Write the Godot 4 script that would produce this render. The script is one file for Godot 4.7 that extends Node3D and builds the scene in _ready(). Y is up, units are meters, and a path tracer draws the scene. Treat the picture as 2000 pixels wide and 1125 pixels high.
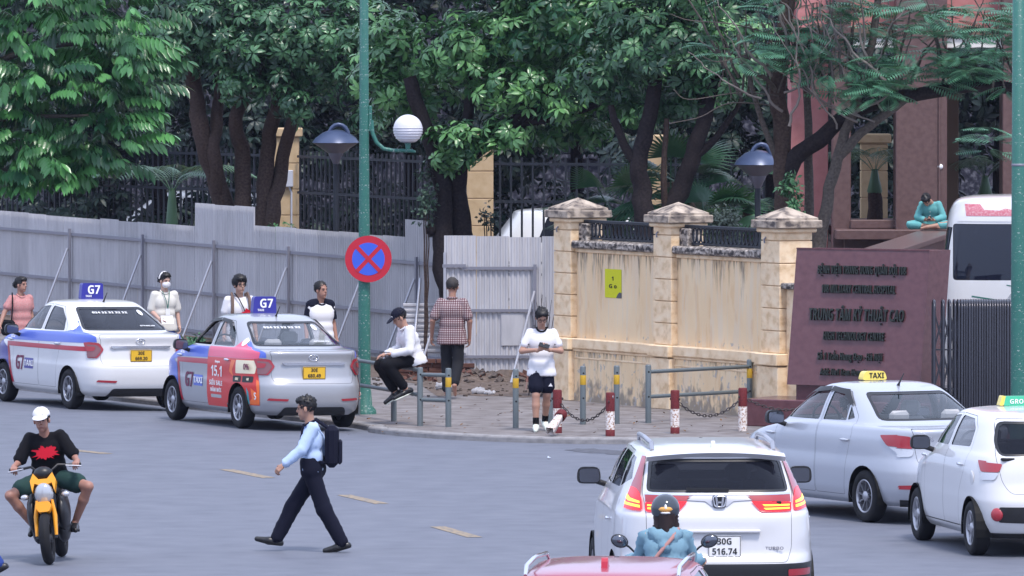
extends Node3D
# Street in front of a hospital gate at dusk, seen from a high telephoto camera. Units are metres, y is up,
# the kerb of the pavement lies near z = 0, the road in front of it and the gardens behind.

const S := 0.03          # top of the pavement
var M := {}              # materials by name
var tex := {}            # shared textures
var rng := RandomNumberGenerator.new()
var counts := {}
var fn := FastNoiseLite.new()

func _ready() -> void:
	var cam := Camera3D.new()
	cam.name = "camera"
	cam.fov = 4.0269
	cam.position = Vector3(0, 5.8, 110)
	cam.rotation.x = -0.035143
	cam.near = 1.0
	cam.far = 900.0
	add_child(cam)
	var env := Environment.new()
	var sky := Sky.new()
	var sm := ProceduralSkyMaterial.new()
	sm.sky_top_color = Color(0.72, 0.77, 0.89)
	sm.sky_horizon_color = Color(0.60, 0.65, 0.76)
	sm.sky_curve = 0.12
	sm.ground_bottom_color = Color(0.25, 0.25, 0.27)
	sm.ground_horizon_color = Color(0.55, 0.55, 0.60)
	sm.sun_angle_max = 1.0
	sky.sky_material = sm
	env.background_mode = Environment.BG_SKY
	env.sky = sky
	env.tonemap_mode = Environment.TONE_MAPPER_LINEAR
	env.tonemap_exposure = 2.25
	env.sdfgi_enabled = true
	env.ssao_enabled = true
	env.ssil_enabled = true
	env.fog_enabled = true
	env.fog_density = 0.00008
	env.fog_light_color = Color(0.72, 0.76, 0.90)
	var we := WorldEnvironment.new()
	we.name = "world_environment"
	we.environment = env
	add_child(we)
	var sun := DirectionalLight3D.new()
	sun.name = "sun"
	sun.light_energy = 0.5
	sun.light_angular_distance = 11.0
	sun.light_color = Color(1.0, 0.97, 0.95)
	sun.shadow_enabled = true
	sun.rotation_degrees = Vector3(-62, 24, 0)
	add_child(sun)
	fn.seed = 7
	fn.frequency = 1.0
	make_materials()
	vehicle_materials()
	var t0 := Time.get_ticks_msec()
	build_ground()
	build_street_fence()
	build_yellow_wall()
	build_hospital()
	build_garden()
	build_street_furniture()
	print("setting ", Time.get_ticks_msec() - t0)
	build_trees()
	print("trees ", Time.get_ticks_msec() - t0)
	build_vehicles()
	print("vehicles ", Time.get_ticks_msec() - t0)
	build_people()
	build_litter()
	print("people ", Time.get_ticks_msec() - t0)

# ---------------------------------------------------------------- helpers
func lin(r, g = null, b = null) -> Color:
	return (Color(r, r, r) if g == null else Color(r, g, b)).linear_to_srgb()

func mat(called: String, c: Color, rough := 0.7, metal := 0.0) -> StandardMaterial3D:
	var m := StandardMaterial3D.new()
	m.resource_name = called
	m.albedo_color = c
	m.roughness = rough
	m.metallic = metal
	if rough > 0.55 and metal == 0.0:
		m.metallic_specular = 0.3
	M[called] = m
	return m

func noise_tex(freq: float, oct: int, cols: Array, sd: int, size := 512, offs: Array = []) -> NoiseTexture2D:
	var n := FastNoiseLite.new()
	n.seed = sd
	n.frequency = freq
	n.fractal_octaves = oct
	var t := NoiseTexture2D.new()
	t.width = size
	t.height = size
	t.seamless = true
	t.noise = n
	var g := Gradient.new()
	var o := PackedFloat32Array()
	var cc := PackedColorArray()
	for i in cols.size():
		o.append(offs[i] if offs.size() else float(i) / (cols.size() - 1))
		cc.append(cols[i])
	g.offsets = o
	g.colors = cc
	t.color_ramp = g
	return t

func bump_tex(freq: float, oct: int, sd: int, size := 512) -> NoiseTexture2D:
	return noise_tex(freq, oct, [Color.BLACK, Color.WHITE], sd, size)

# a world-triplanar rough surface: colour ramp noise plus relief
func rough_mat(called: String, cols: Array, freq: float, scale: float, rough: float, bump: float, sd: int, offs: Array = []) -> StandardMaterial3D:
	var m := mat(called, Color.WHITE, rough)
	m.albedo_texture = noise_tex(freq, 5, cols, sd, 512, offs)
	m.uv1_triplanar = true
	m.uv1_world_triplanar = true
	m.uv1_scale = Vector3.ONE * scale
	if bump > 0:
		m.heightmap_enabled = true
		m.heightmap_scale = bump
		m.heightmap_texture = m.albedo_texture
	return m

func numbered(called: String) -> String:
	counts[called] = counts.get(called, -1) + 1
	return called if counts[called] == 0 else "%s_%03d" % [called, counts[called]]

func thing(called: String, label: String, category: String, at := Vector3.ZERO, turn := 0.0, group := "") -> Node3D:
	var o := Node3D.new()
	o.name = numbered(called)
	add_child(o)
	o.position = at
	o.rotation.y = turn
	tag(o, label, category, group)
	return o

func tag(o: Node, label: String, category: String, group := "") -> Node:
	o.set_meta("label", label)
	o.set_meta("category", category)
	if group:
		o.set_meta("group", group)
	return o

func part(parent: Node, called: String, mesh: Mesh, m: Material, xf := Transform3D()) -> MeshInstance3D:
	var o := MeshInstance3D.new()
	o.name = called
	o.mesh = mesh
	o.material_override = m
	o.transform = xf
	parent.add_child(o, true)
	return o

func structure(called: String, mesh: Mesh, m: Material) -> MeshInstance3D:
	var o := part(self, called, mesh, m)
	o.set_meta("kind", "structure")
	return o

func stuff(o: Node) -> Node:
	o.set_meta("kind", "stuff")
	return o

func many(parent: Node, called: String, mesh: Mesh, m: Material, xfs: Array, cols: Array) -> MultiMeshInstance3D:
	var mm := MultiMesh.new()
	mm.transform_format = MultiMesh.TRANSFORM_3D
	mm.use_colors = cols.size() > 0
	mm.mesh = mesh
	mm.instance_count = xfs.size()
	for i in xfs.size():
		mm.set_instance_transform(i, xfs[i])
		if cols.size():
			mm.set_instance_color(i, cols[i])
	var o := MultiMeshInstance3D.new()
	o.name = called
	o.multimesh = mm
	o.material_override = m
	parent.add_child(o, true)
	return o

static func frame(y: Vector3, hint := Vector3(0.13, 0.2, 1)) -> Basis:
	var yy := y.normalized()
	var x := yy.cross(hint)
	if x.length() < 0.05:
		x = yy.cross(Vector3.RIGHT)
	x = x.normalized()
	return Basis(x, yy, x.cross(yy))

# mesh collector: flat or given normals, faces turned to agree with their normals
class B:
	var v := PackedVector3Array()
	var n := PackedVector3Array()
	var c := PackedColorArray()
	var u := PackedVector2Array()
	var col := Color.WHITE
	var coloured := false
	var with_uv := false

	func tri(a: Vector3, b: Vector3, d: Vector3, na: Vector3, nb: Vector3, nd: Vector3) -> void:
		if (b - a).cross(d - a).dot(na + nb + nd) > 0:
			v.append(a); v.append(d); v.append(b)
			n.append(na); n.append(nd); n.append(nb)
		else:
			v.append(a); v.append(b); v.append(d)
			n.append(na); n.append(nb); n.append(nd)
		if coloured:
			c.append(col); c.append(col); c.append(col)

	func tri_uv(p: Array, q: Array, nn: Array) -> void:
		var k := [0, 2, 1] if (p[1] - p[0]).cross(p[2] - p[0]).dot(nn[0] + nn[1] + nn[2]) > 0 else [0, 1, 2]
		for i in k:
			v.append(p[i]); n.append(nn[i]); u.append(q[i])
			if coloured:
				c.append(col)

	func flat(a: Vector3, b: Vector3, d: Vector3, out: Vector3) -> void:
		var nn := (b - a).cross(d - a).normalized()
		if nn.dot(out) < 0:
			nn = -nn
		tri(a, b, d, nn, nn, nn)

	func quad(a: Vector3, b: Vector3, d: Vector3, e: Vector3, out: Vector3) -> void:
		flat(a, b, d, out)
		flat(a, d, e, out)

	func quad_uv(a: Vector3, b: Vector3, d: Vector3, e: Vector3, out: Vector3, r: Rect2) -> void:
		var nn := (b - a).cross(d - a).normalized()
		if nn.dot(out) < 0:
			nn = -nn
		var q := [r.position, r.position + Vector2(r.size.x, 0), r.end, r.position + Vector2(0, r.size.y)]
		tri_uv([a, b, d], [q[0], q[1], q[2]], [nn, nn, nn])
		tri_uv([a, d, e], [q[0], q[2], q[3]], [nn, nn, nn])

	func box(at: Vector3, size: Vector3, bs := Basis.IDENTITY, bev := 0.0) -> B:
		var h := size * 0.5
		var e := Vector3(maxf(h.x - bev, 0), maxf(h.y - bev, 0), maxf(h.z - bev, 0))
		var P := func(s: Vector3, ax: int) -> Vector3:
			var p := Vector3(s.x * (h.x if ax == 0 else e.x), s.y * (h.y if ax == 1 else e.y), s.z * (h.z if ax == 2 else e.z))
			return at + bs * p
		for ax in 3:
			for sg in [-1.0, 1.0]:
				var q := []
				for k in [[-1, -1], [1, -1], [1, 1], [-1, 1]]:
					var s := Vector3.ZERO
					s[ax] = sg
					s[(ax + 1) % 3] = k[0]
					s[(ax + 2) % 3] = k[1]
					q.append(P.call(s, ax))
				var o := Vector3.ZERO
				o[ax] = sg
				quad(q[0], q[1], q[2], q[3], bs * o)
		if bev > 0:
			for ax in 3:
				var b1 := (ax + 1) % 3
				var b2 := (ax + 2) % 3
				for s1 in [-1.0, 1.0]:
					for s2 in [-1.0, 1.0]:
						var lo := Vector3.ZERO
						lo[b1] = s1
						lo[b2] = s2
						var hi := lo
						lo[ax] = -1
						hi[ax] = 1
						var o2 := Vector3.ZERO
						o2[b1] = s1
						o2[b2] = s2
						quad(P.call(lo, b1), P.call(hi, b1), P.call(hi, b2), P.call(lo, b2), bs * o2)
			for sx in [-1.0, 1.0]:
				for sy in [-1.0, 1.0]:
					for sz in [-1.0, 1.0]:
						var s3 := Vector3(sx, sy, sz)
						flat(P.call(s3, 0), P.call(s3, 1), P.call(s3, 2), bs * s3)
		return self

	# box between two points with a square or flat section
	func bar(a: Vector3, b: Vector3, w: float, d: float, hint := Vector3(0, 0, 1), bev := 0.0) -> B:
		var y := (b - a).normalized()
		var x := y.cross(hint).normalized()
		if x.length() < 0.5:
			x = y.cross(Vector3.RIGHT).normalized()
		return box((a + b) * 0.5, Vector3(w, (b - a).length(), d), Basis(x, y, x.cross(y)), bev)

	func tube(p: Array, r: Array, sides := 8, caps := true) -> B:
		var rings := []
		var norms := []
		var x := Vector3.ZERO
		for i in p.size():
			var dir: Vector3
			if i == 0:
				dir = p[1] - p[0]
			elif i == p.size() - 1:
				dir = p[i] - p[i - 1]
			else:
				dir = (p[i + 1] - p[i]).normalized() + (p[i] - p[i - 1]).normalized()
			dir = dir.normalized()
			if i == 0:
				x = dir.cross(Vector3(0.21, 0.1, 1)).normalized()
				if x.length() < 0.5:
					x = dir.cross(Vector3.UP).normalized()
			else:
				x = (x - dir * x.dot(dir)).normalized()
			var z := x.cross(dir)
			var ring := []
			var nor := []
			var rad: float = r[i] if i < r.size() else r[-1]
			for k in sides:
				var a := TAU * k / sides
				var o := x * cos(a) + z * sin(a)
				ring.append(p[i] + o * rad)
				nor.append(o)
			rings.append(ring)
			norms.append(nor)
		for i in p.size() - 1:
			for k in sides:
				var k2 := (k + 1) % sides
				tri(rings[i][k], rings[i][k2], rings[i + 1][k2], norms[i][k], norms[i][k2], norms[i + 1][k2])
				tri(rings[i][k], rings[i + 1][k2], rings[i + 1][k], norms[i][k], norms[i + 1][k2], norms[i + 1][k])
		if caps:
			for e in [0, p.size() - 1]:
				var o: Vector3 = (p[0] - p[1]) if e == 0 else (p[e] - p[e - 1])
				o = o.normalized()
				for k in sides:
					tri(p[e], rings[e][k], rings[e][(k + 1) % sides], o, o, o)
		return self

	# profile of Vector2(radius, height) turned about y; normals from the profile, sharp where hard is set
	func lathe(pr: Array, sides := 16, xf := Transform3D(), smooth := true) -> B:
		for i in pr.size() - 1:
			var a: Vector2 = pr[i]
			var b: Vector2 = pr[i + 1]
			var nseg := Vector2(b.y - a.y, a.x - b.x).normalized()
			var n0 := nseg
			var n1 := nseg
			if smooth:
				if i > 0:
					var q: Vector2 = pr[i - 1]
					n0 = (nseg + Vector2(a.y - q.y, q.x - a.x).normalized()).normalized()
				if i < pr.size() - 2:
					var q2: Vector2 = pr[i + 2]
					n1 = (nseg + Vector2(q2.y - b.y, b.x - q2.x).normalized()).normalized()
			for k in sides:
				var t0 := TAU * k / sides
				var t1 := TAU * (k + 1) / sides
				var d0 := Vector3(cos(t0), 0, sin(t0))
				var d1 := Vector3(cos(t1), 0, sin(t1))
				var P := [d0 * a.x + Vector3.UP * a.y, d1 * a.x + Vector3.UP * a.y, d1 * b.x + Vector3.UP * b.y, d0 * b.x + Vector3.UP * b.y]
				var N := [d0 * n0.x + Vector3.UP * n0.y, d1 * n0.x + Vector3.UP * n0.y, d1 * n1.x + Vector3.UP * n1.y, d0 * n1.x + Vector3.UP * n1.y]
				for q3 in 4:
					P[q3] = xf * P[q3]
					N[q3] = (xf.basis * N[q3]).normalized()
				if a.x > 1e-5:
					tri(P[0], P[1], P[2], N[0], N[1], N[2])
				if b.x > 1e-5:
					tri(P[0], P[2], P[3], N[0], N[2], N[3])
		return self

	func ball(at: Vector3, r: Vector3, nu := 12, nv := 8, bs := Basis.IDENTITY) -> B:
		for i in nv:
			for j in nu:
				var q := []
				var m := []
				for k in [[0, 0], [1, 0], [1, 1], [0, 1]]:
					var th: float = PI * (i + k[0]) / nv
					var ph: float = TAU * (j + k[1]) / nu
					var d := Vector3(sin(th) * cos(ph), cos(th), sin(th) * sin(ph))
					q.append(at + bs * (d * r))
					m.append((bs * (d / r)).normalized())
				if i < nv - 1:
					tri(q[0], q[1], q[2], m[0], m[1], m[2])
				if i > 0:
					tri(q[0], q[2], q[3], m[0], m[2], m[3])
		return self

	# flat outline (in the plane of bs.x, bs.y) pushed along bs.z
	func slab(poly: PackedVector2Array, depth: float, at: Vector3, bs: Basis) -> B:
		var ix := Geometry2D.triangulate_polygon(poly)
		for s in [0.0, depth]:
			for i in range(0, ix.size(), 3):
				var q := []
				for k in 3:
					var p := poly[ix[i + k]]
					q.append(at + bs.x * p.x + bs.y * p.y + bs.z * s)
				flat(q[0], q[1], q[2], bs.z * (1.0 if s > 0 else -1.0) * signf(depth))
		var cw := Geometry2D.is_polygon_clockwise(poly)
		for i in poly.size():
			var p0 := poly[i]
			var p1 := poly[(i + 1) % poly.size()]
			var e := p1 - p0
			var o2 := Vector2(e.y, -e.x) * (-1.0 if cw else 1.0)
			var a := at + bs.x * p0.x + bs.y * p0.y
			var b := at + bs.x * p1.x + bs.y * p1.y
			quad(a, b, b + bs.z * depth, a + bs.z * depth, bs.x * o2.x + bs.y * o2.y)
		return self

	func mesh() -> ArrayMesh:
		var m := ArrayMesh.new()
		if v.is_empty():
			return m
		var a := []
		a.resize(Mesh.ARRAY_MAX)
		a[Mesh.ARRAY_VERTEX] = v
		a[Mesh.ARRAY_NORMAL] = n
		if coloured:
			a[Mesh.ARRAY_COLOR] = c
		if u.size() == v.size():
			a[Mesh.ARRAY_TEX_UV] = u
		m.add_surface_from_arrays(Mesh.PRIMITIVE_TRIANGLES, a)
		return m

func text_mesh(s: String, size: float, depth := 0.006, bold := true, serif := false) -> TextMesh:
	var f := SystemFont.new()
	f.font_names = PackedStringArray(["Droid Serif" if serif else "Droid Sans"])
	f.font_weight = 700 if bold else 400
	var t := TextMesh.new()
	t.text = s
	t.font = f
	t.font_size = 48
	t.pixel_size = size / 36.0     # size is about the height of a capital letter
	t.depth = depth
	t.curve_step = 3.0
	return t

# lettering: its own x runs along right, y along up, facing right x up
func letters(parent: Node, s: String, size: float, at: Vector3, right: Vector3, up: Vector3, m: Material, squeeze := 1.0, depth := 0.006, called := "lettering", bold := true) -> MeshInstance3D:
	var r := right.normalized()
	var f := r.cross(up).normalized()
	var u := f.cross(r)
	return part(parent, called, text_mesh(s, size, depth, bold), m, Transform3D(Basis(r * squeeze, u, f), at))

# ---------------------------------------------------------------- materials shared by many things
func make_materials() -> void:
	var road := rough_mat("asphalt", [lin(0.118, 0.127, 0.157), lin(0.138, 0.148, 0.181), lin(0.149, 0.159, 0.193), lin(0.168, 0.179, 0.213)], 0.02, 0.14, 0.62, 0.0, 3)
	road.detail_enabled = true
	road.detail_blend_mode = BaseMaterial3D.BLEND_MODE_MUL
	road.detail_albedo = noise_tex(0.12, 3, [lin(0.88), lin(1.0)], 12, 512)
	road.detail_uv_layer = BaseMaterial3D.DETAIL_UV_2
	road.uv2_triplanar = true
	road.uv2_world_triplanar = true
	road.uv2_scale = Vector3.ONE * 0.9
	rough_mat("pavement", [lin(0.10, 0.085, 0.08), lin(0.165, 0.148, 0.143), lin(0.20, 0.183, 0.18), lin(0.26, 0.24, 0.235)], 0.018, 0.22, 0.85, 0.4, 5)
	rough_mat("soil", [lin(0.05, 0.035, 0.028), lin(0.10, 0.075, 0.06), lin(0.15, 0.115, 0.095), lin(0.21, 0.17, 0.15)], 0.03, 0.5, 0.95, 2.0, 6)
	rough_mat("kerb_stone", [lin(0.16, 0.155, 0.16), lin(0.26, 0.25, 0.25), lin(0.33, 0.32, 0.32)], 0.03, 0.4, 0.8, 0.4, 8)
	var line := mat("line_paint", lin(0.33, 0.25, 0.16), 0.7)
	line.albedo_texture = noise_tex(0.05, 4, [lin(0.55, 0.66, 0.95), lin(0.75, 0.8, 0.9), lin(1.0)], 14, 256, [0.3, 0.5, 0.7])
	line.uv1_triplanar = true
	line.uv1_world_triplanar = true
	line.uv1_scale = Vector3.ONE * 0.8
	for k in 3:
		var q: float = [1.0, 0.9, 1.07][k]
		rough_mat("sheet_%d" % k, [lin(0.39 * q, 0.385 * q, 0.405 * q), lin(0.46 * q, 0.455 * q, 0.475 * q), lin(0.50 * q, 0.495 * q, 0.515 * q)], 0.016, 0.35, 0.5, 0.0, 20 + k).uv1_scale = Vector3(0.9, 0.14, 0.9)
	mat("rail_steel", lin(0.23, 0.23, 0.27), 0.5, 0.3)
	mat("galvanised", lin(0.5, 0.5, 0.54), 0.4, 0.6)
	mat("post_green", lin(0.025, 0.135, 0.105), 0.45)
	mat("post_grey", lin(0.12, 0.145, 0.155), 0.5, 0.1)
	mat("band_yellow", lin(0.55, 0.33, 0.02), 0.55)
	rough_mat("bollard_red", [lin(0.06, 0.015, 0.015), lin(0.14, 0.022, 0.025), lin(0.17, 0.03, 0.035)], 0.04, 2.0, 0.6, 0.0, 31)
	rough_mat("bollard_white", [lin(0.25, 0.09, 0.04), lin(0.62, 0.5, 0.42), lin(0.75, 0.70, 0.66), lin(0.8, 0.76, 0.74)], 0.02, 2.5, 0.6, 0.0, 32, [0.28, 0.38, 0.5, 0.8])
	mat("chain_steel", lin(0.06, 0.05, 0.05), 0.6, 0.5)
	mat("black", lin(0.008), 0.6)
	mat("rubber", lin(0.016, 0.016, 0.018), 0.75)
	mat("iron", lin(0.010, 0.014, 0.022), 0.55)
	mat("white_paint", lin(0.78), 0.5)

# ---------------------------------------------------------------- ground
const KERB := [Vector2(-62, -126), Vector2(-45, -90.8), Vector2(-19.4, -37.7), Vector2(-9.0, -16.1), Vector2(-4.6, -7.0), Vector2(-2.12, -1.75), Vector2(-1.95, -0.8), Vector2(-1.5, 0.2), Vector2(-0.75, 1.15), Vector2(0.05, 1.75), Vector2(0.8, 2.1), Vector2(1.7, 2.2), Vector2(3.2, 2.1), Vector2(6.5, 1.9), Vector2(14, 1.6), Vector2(70, 0.5)]
var kerb_line: Array = []

func build_ground() -> void:
	for i in KERB.size() - 1:
		var a: Vector2 = KERB[i]
		var b: Vector2 = KERB[i + 1]
		var p0: Vector2 = KERB[maxi(i - 1, 0)]
		var p3: Vector2 = KERB[mini(i + 2, KERB.size() - 1)]
		var n := clampi(int(a.distance_to(b) / 0.5), 2, 12)
		for k in n:
			var t := float(k) / n
			kerb_line.append(a.cubic_interpolate(b, p0, p3, t) if a.distance_to(b) < 6.0 else a.lerp(b, t))
	kerb_line.append(KERB[-1])
	var nor := []
	for i in kerb_line.size():
		var d: Vector2 = (kerb_line[mini(i + 1, kerb_line.size() - 1)] - kerb_line[maxi(i - 1, 0)]).normalized()
		nor.append(Vector2(-d.y, d.x))   # towards the road
	var P := func(i: int, off: float, y: float) -> Vector3:
		var q: Vector2 = kerb_line[i] + nor[i] * off
		return Vector3(q.x, y, q.y)
	var rb := B.new()
	var far_x := -1000.0
	var back_x := -1000.0
	var offs := [[-0.02, -0.05], [0.25, -0.05], [0.9, -0.028], [1.7, -0.006], [2.6, 0.0]]
	for i in kerb_line.size() - 1:
		for k in offs.size() - 1:
			rb.quad(P.call(i, offs[k][0], offs[k][1]), P.call(i + 1, offs[k][0], offs[k][1]), P.call(i + 1, offs[k + 1][0], offs[k + 1][1]), P.call(i, offs[k + 1][0], offs[k + 1][1]), Vector3.UP)
		var a: Vector3 = P.call(i, 2.6, 0.0)
		var b: Vector3 = P.call(i + 1, 2.6, 0.0)
		if b.x > far_x + 0.01:
			a.x = maxf(a.x, far_x)
			rb.quad(a, b, Vector3(b.x, 0, 140), Vector3(a.x, 0, 140), Vector3.UP)
			far_x = b.x
	var road := structure("road", rb.mesh(), M.asphalt)
	# worn yellow centre dashes
	for d in [[Vector2(-5.68, 4.5), Vector2(-5.17, 5.4)], [Vector2(-3.54, 8.88), Vector2(-2.95, 10.7)], [Vector2(-1.97, 14.12), Vector2(-1.5, 15.8)], [Vector2(-0.82, 19.9), Vector2(-0.4, 21.7)], [Vector2(0.35, 25.6), Vector2(0.75, 27.6)], [Vector2(-7.6, 0.2), Vector2(-7.1, 1.2)]]:
		var u: Vector2 = (d[1] - d[0]).normalized()
		var w := Vector2(-u.y, u.x) * 0.085
		var mb := B.new()
		var q := [d[0] + w, d[1] + w, d[1] - w, d[0] - w]
		mb.quad(Vector3(q[0].x, 0.004, q[0].y), Vector3(q[1].x, 0.004, q[1].y), Vector3(q[2].x, 0.004, q[2].y), Vector3(q[3].x, 0.004, q[3].y), Vector3.UP)
		part(road, "lane_marking", mb.mesh(), M.line_paint)
	# darker repairs in the asphalt
	rough_mat("asphalt_patch", [lin(0.06, 0.063, 0.075), lin(0.095, 0.099, 0.118), lin(0.12, 0.125, 0.146)], 0.03, 0.5, 0.75, 0.0, 15)
	rough_mat("asphalt_worn", [lin(0.135, 0.14, 0.168), lin(0.175, 0.183, 0.216), lin(0.2, 0.208, 0.243)], 0.04, 0.3, 0.7, 0.0, 16)
	rng.seed = 21
	for q in [[Vector2(1.2, 4.9), 0.4, 0.75, 0]]:
		var pb := B.new()
		var ring := []
		for i in 26:
			var an := TAU * i / 26
			var rr := rng.randf_range(0.75, 1.1)
			ring.append(Vector3(q[0].x + cos(an) * q[1] * rr + sin(an) * q[2] * 0.42, 0.003, q[0].y + sin(an) * q[2] * rr))
		for i in 26:
			pb.flat(Vector3(q[0].x, 0.003, q[0].y), ring[i], ring[(i + 1) % 26], Vector3.UP)
		part(road, "asphalt_repair", pb.mesh(), M.asphalt_patch if q[3] == 0 else M.asphalt_worn)
	# kerb with a rounded nose
	var kb := B.new()
	for i in kerb_line.size() - 1:
		var prof := [[0.0, -0.12], [0.0, S - 0.025], [-0.008, S - 0.008], [-0.025, S + 0.002], [-0.2, S + 0.002], [-0.2, -0.12]]
		for k in prof.size() - 1:
			var out := Vector3(nor[i].x, 0, nor[i].y) if k == 0 else Vector3.UP
			if k == 4:
				out = -Vector3(nor[i].x, 0, nor[i].y)
			kb.quad(P.call(i, prof[k][0], prof[k][1]), P.call(i + 1, prof[k][0], prof[k][1]), P.call(i + 1, prof[k + 1][0], prof[k + 1][1]), P.call(i, prof[k + 1][0], prof[k + 1][1]), out)
	structure("kerb", kb.mesh(), M.kerb_stone)
	var sb := B.new()
	for i in kerb_line.size() - 1:
		var a2: Vector3 = P.call(i, -0.2, S)
		var b2: Vector3 = P.call(i + 1, -0.2, S)
		if b2.x > back_x + 0.01:
			a2.x = maxf(a2.x, back_x)
			sb.quad(a2, b2, Vector3(b2.x, S, -190), Vector3(a2.x, S, -190), Vector3.UP)
			back_x = b2.x
	structure("pavement", sb.mesh(), M.pavement)
	# trodden soil and rubble strip along the hoarding
	var so := B.new()
	rng.seed = 5
	var top := []
	var bot := []
	for i in 40:
		var x := -11.0 + i * 0.31
		var zf := -21.2 + (x + 2.31) / 0.394 if x < -1.2 else -15.0
		top.append(Vector3(x, S + 0.004, zf - 1.2))
		bot.append(Vector3(x, S + 0.004, zf + 6.0 + rng.randf_range(-0.9, 0.9)))
	for i in 39:
		so.quad(top[i], top[i + 1], bot[i + 1], bot[i], Vector3.UP)
	structure("soil_strip", so.mesh(), M.soil)

# ---------------------------------------------------------------- corrugated hoarding
func sheet_mesh(w: float, h: float, pitch := 0.085, depth := 0.018) -> ArrayMesh:
	var b := B.new()
	var n := int(round(w / pitch))
	var pts := []
	for i in n:
		var x0 := -w / 2 + w * i / n
		var p := w / n
		pts.append_array([Vector2(x0, 0), Vector2(x0 + p * 0.35, 0), Vector2(x0 + p * 0.5, depth), Vector2(x0 + p * 0.85, depth)])
	pts.append(Vector2(w / 2, 0))
	for i in pts.size() - 1:
		var a: Vector2 = pts[i]
		var c: Vector2 = pts[i + 1]
		b.quad(Vector3(a.x, 0, a.y), Vector3(c.x, 0, c.y), Vector3(c.x, h, c.y), Vector3(a.x, h, a.y), Vector3(0, 0, 1))
	return b.mesh()

func build_street_fence() -> void:
	rng.seed = 11
	var a := Vector3(-10.6, S, -43.0)
	var b := Vector3(-0.96, S, -18.6)
	var dir := (b - a).normalized()
	var turn := atan2(dir.x, dir.z) - PI / 2
	var nrm := Basis(Vector3.UP, turn).z
	var length := a.distance_to(b)
	var f := thing("construction_hoarding", "long lavender grey corrugated metal hoarding with stepped sheets behind the parked taxis", "hoarding", a, turn)
	var n := 26
	var w := length / n
	var meshes := {}
	for i in n:
		var s := (i + 0.5) * w
		var wx := a.x + dir.x * s
		var wz := a.z + dir.z * s
		var px := 1000.0 + 16000.0 * wx / (110.0 - wz)
		var h := 1.97 if px > 505 else 1.88
		if px > 385 and px < 505:
			h = 2.27
		elif px > 770:
			h = 2.25 if px < 842 else 1.98
		h += rng.randf_range(-0.015, 0.015)
		var key := snappedf(h, 0.01)
		if not meshes.has(key):
			meshes[key] = sheet_mesh(w - 0.012, key)
		part(f, "corrugated_sheet", meshes[key], M["sheet_%d" % [0, 0, 1, 2, 0, 2][rng.randi() % 6]], Transform3D(Basis(Vector3.UP, rng.randf_range(-0.004, 0.004)), Vector3(s, 0.03, rng.randf_range(0, 0.006))))
	for y in [0.78, 1.6]:
		part(f, "rail", B.new().box(Vector3(length / 2, y, 0.045), Vector3(length, 0.05, 0.04)).mesh(), M.rail_steel)
	part(f, "rail", B.new().box(Vector3(length / 2, 0.12, 0.045), Vector3(length, 0.05, 0.04)).mesh(), M.rail_steel)
	var i2 := 0
	for s in [2.0, 7.6, 11.6, 15.3, 19.0, 22.6, length - 1.3]:
		part(f, "post", B.new().box(Vector3(s, 0.85, 0.085), Vector3(0.055, 1.7, 0.04)).mesh(), M.rail_steel)
		if i2 > 0:
			part(f, "brace", B.new().tube([Vector3(s, 1.35, 0.12), Vector3(s - 0.12, 0.0, 0.62)], [0.02], 7).mesh(), M.galvanised)
		i2 += 1
	# short run between tree and wall
	var g := thing("construction_hoarding", "short pale grey corrugated metal hoarding between tree trunk and yellow wall", "hoarding", Vector3(-1.045, S, -15.6), -0.03)
	var w2 := 0.5
	for i in 4:
		part(g, "corrugated_sheet", sheet_mesh(w2 - 0.008, 2.12 + [0.01, 0.0, -0.015, 0.0][i]), M["sheet_%d" % [2, 0, 2, 0][i]], Transform3D(Basis(), Vector3(w2 * (i + 0.5), 0.03, 0)))
	for y in [0.32, 1.03, 1.68]:
		part(g, "rail", B.new().box(Vector3(0.86, y - 0.02, 0.04), Vector3(1.15, 0.045, 0.03)).mesh(), M.rail_steel)
		part(g, "rail", B.new().box(Vector3(0.16, y + 0.015, 0.045), Vector3(0.36, 0.05, 0.04)).mesh(), M.rail_steel)
	part(g, "post", B.new().box(Vector3(0.015, 0.95, 0.04), Vector3(0.04, 1.9, 0.04)).mesh(), M.galvanised)
	part(g, "post", B.new().box(Vector3(1.40, 0.86, 0.075), Vector3(0.05, 1.72, 0.04)).mesh(), M.rail_steel)
	part(g, "brace", B.new().tube([Vector3(1.39, 1.3, 0.1), Vector3(1.1, 0.0, 2.3)], [0.02], 7).mesh(), M.galvanised)
	part(g, "hatch_frame", B.new().box(Vector3(1.05, 0.72, 0.028), Vector3(0.34, 0.5, 0.012), Basis(), 0.004).mesh(), M.sheet_0)
	# loose horizontal sheets patching the gap at the trunk
	var h2 := thing("patch_sheeting", "horizontal corrugated sheets patching the gap beside the tree trunk", "metal sheet", Vector3(-1.42, S, -18.0), -0.05)
	for k in 2:
		part(h2, "corrugated_sheet", sheet_mesh(0.42, 0.62, 0.085, 0.02), M["sheet_2"], Transform3D(Basis(Vector3(0, 1, 0), Vector3(1, 0, 0), Vector3(0, 0, 1)), Vector3(-0.28, 0.44 + k * 0.38, 0.012 * k)))
	part(h2, "prop", B.new().tube([Vector3(-0.02, 1.42, -0.1), Vector3(-0.12, 0.0, 0.5)], [0.022], 7).mesh(), M.galvanised)
	part(h2, "prop", B.new().tube([Vector3(0.28, 0.95, 0.05), Vector3(0.06, 0.0, 1.6)], [0.02], 7).mesh(), M.galvanised)

# ---------------------------------------------------------------- yellow boundary wall
const WD := Vector3(0.4685, 0, 0.8834)      # along the wall towards the gate
const WN := Vector3(-0.8834, 0, 0.4685)     # out of the wall towards the street

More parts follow.
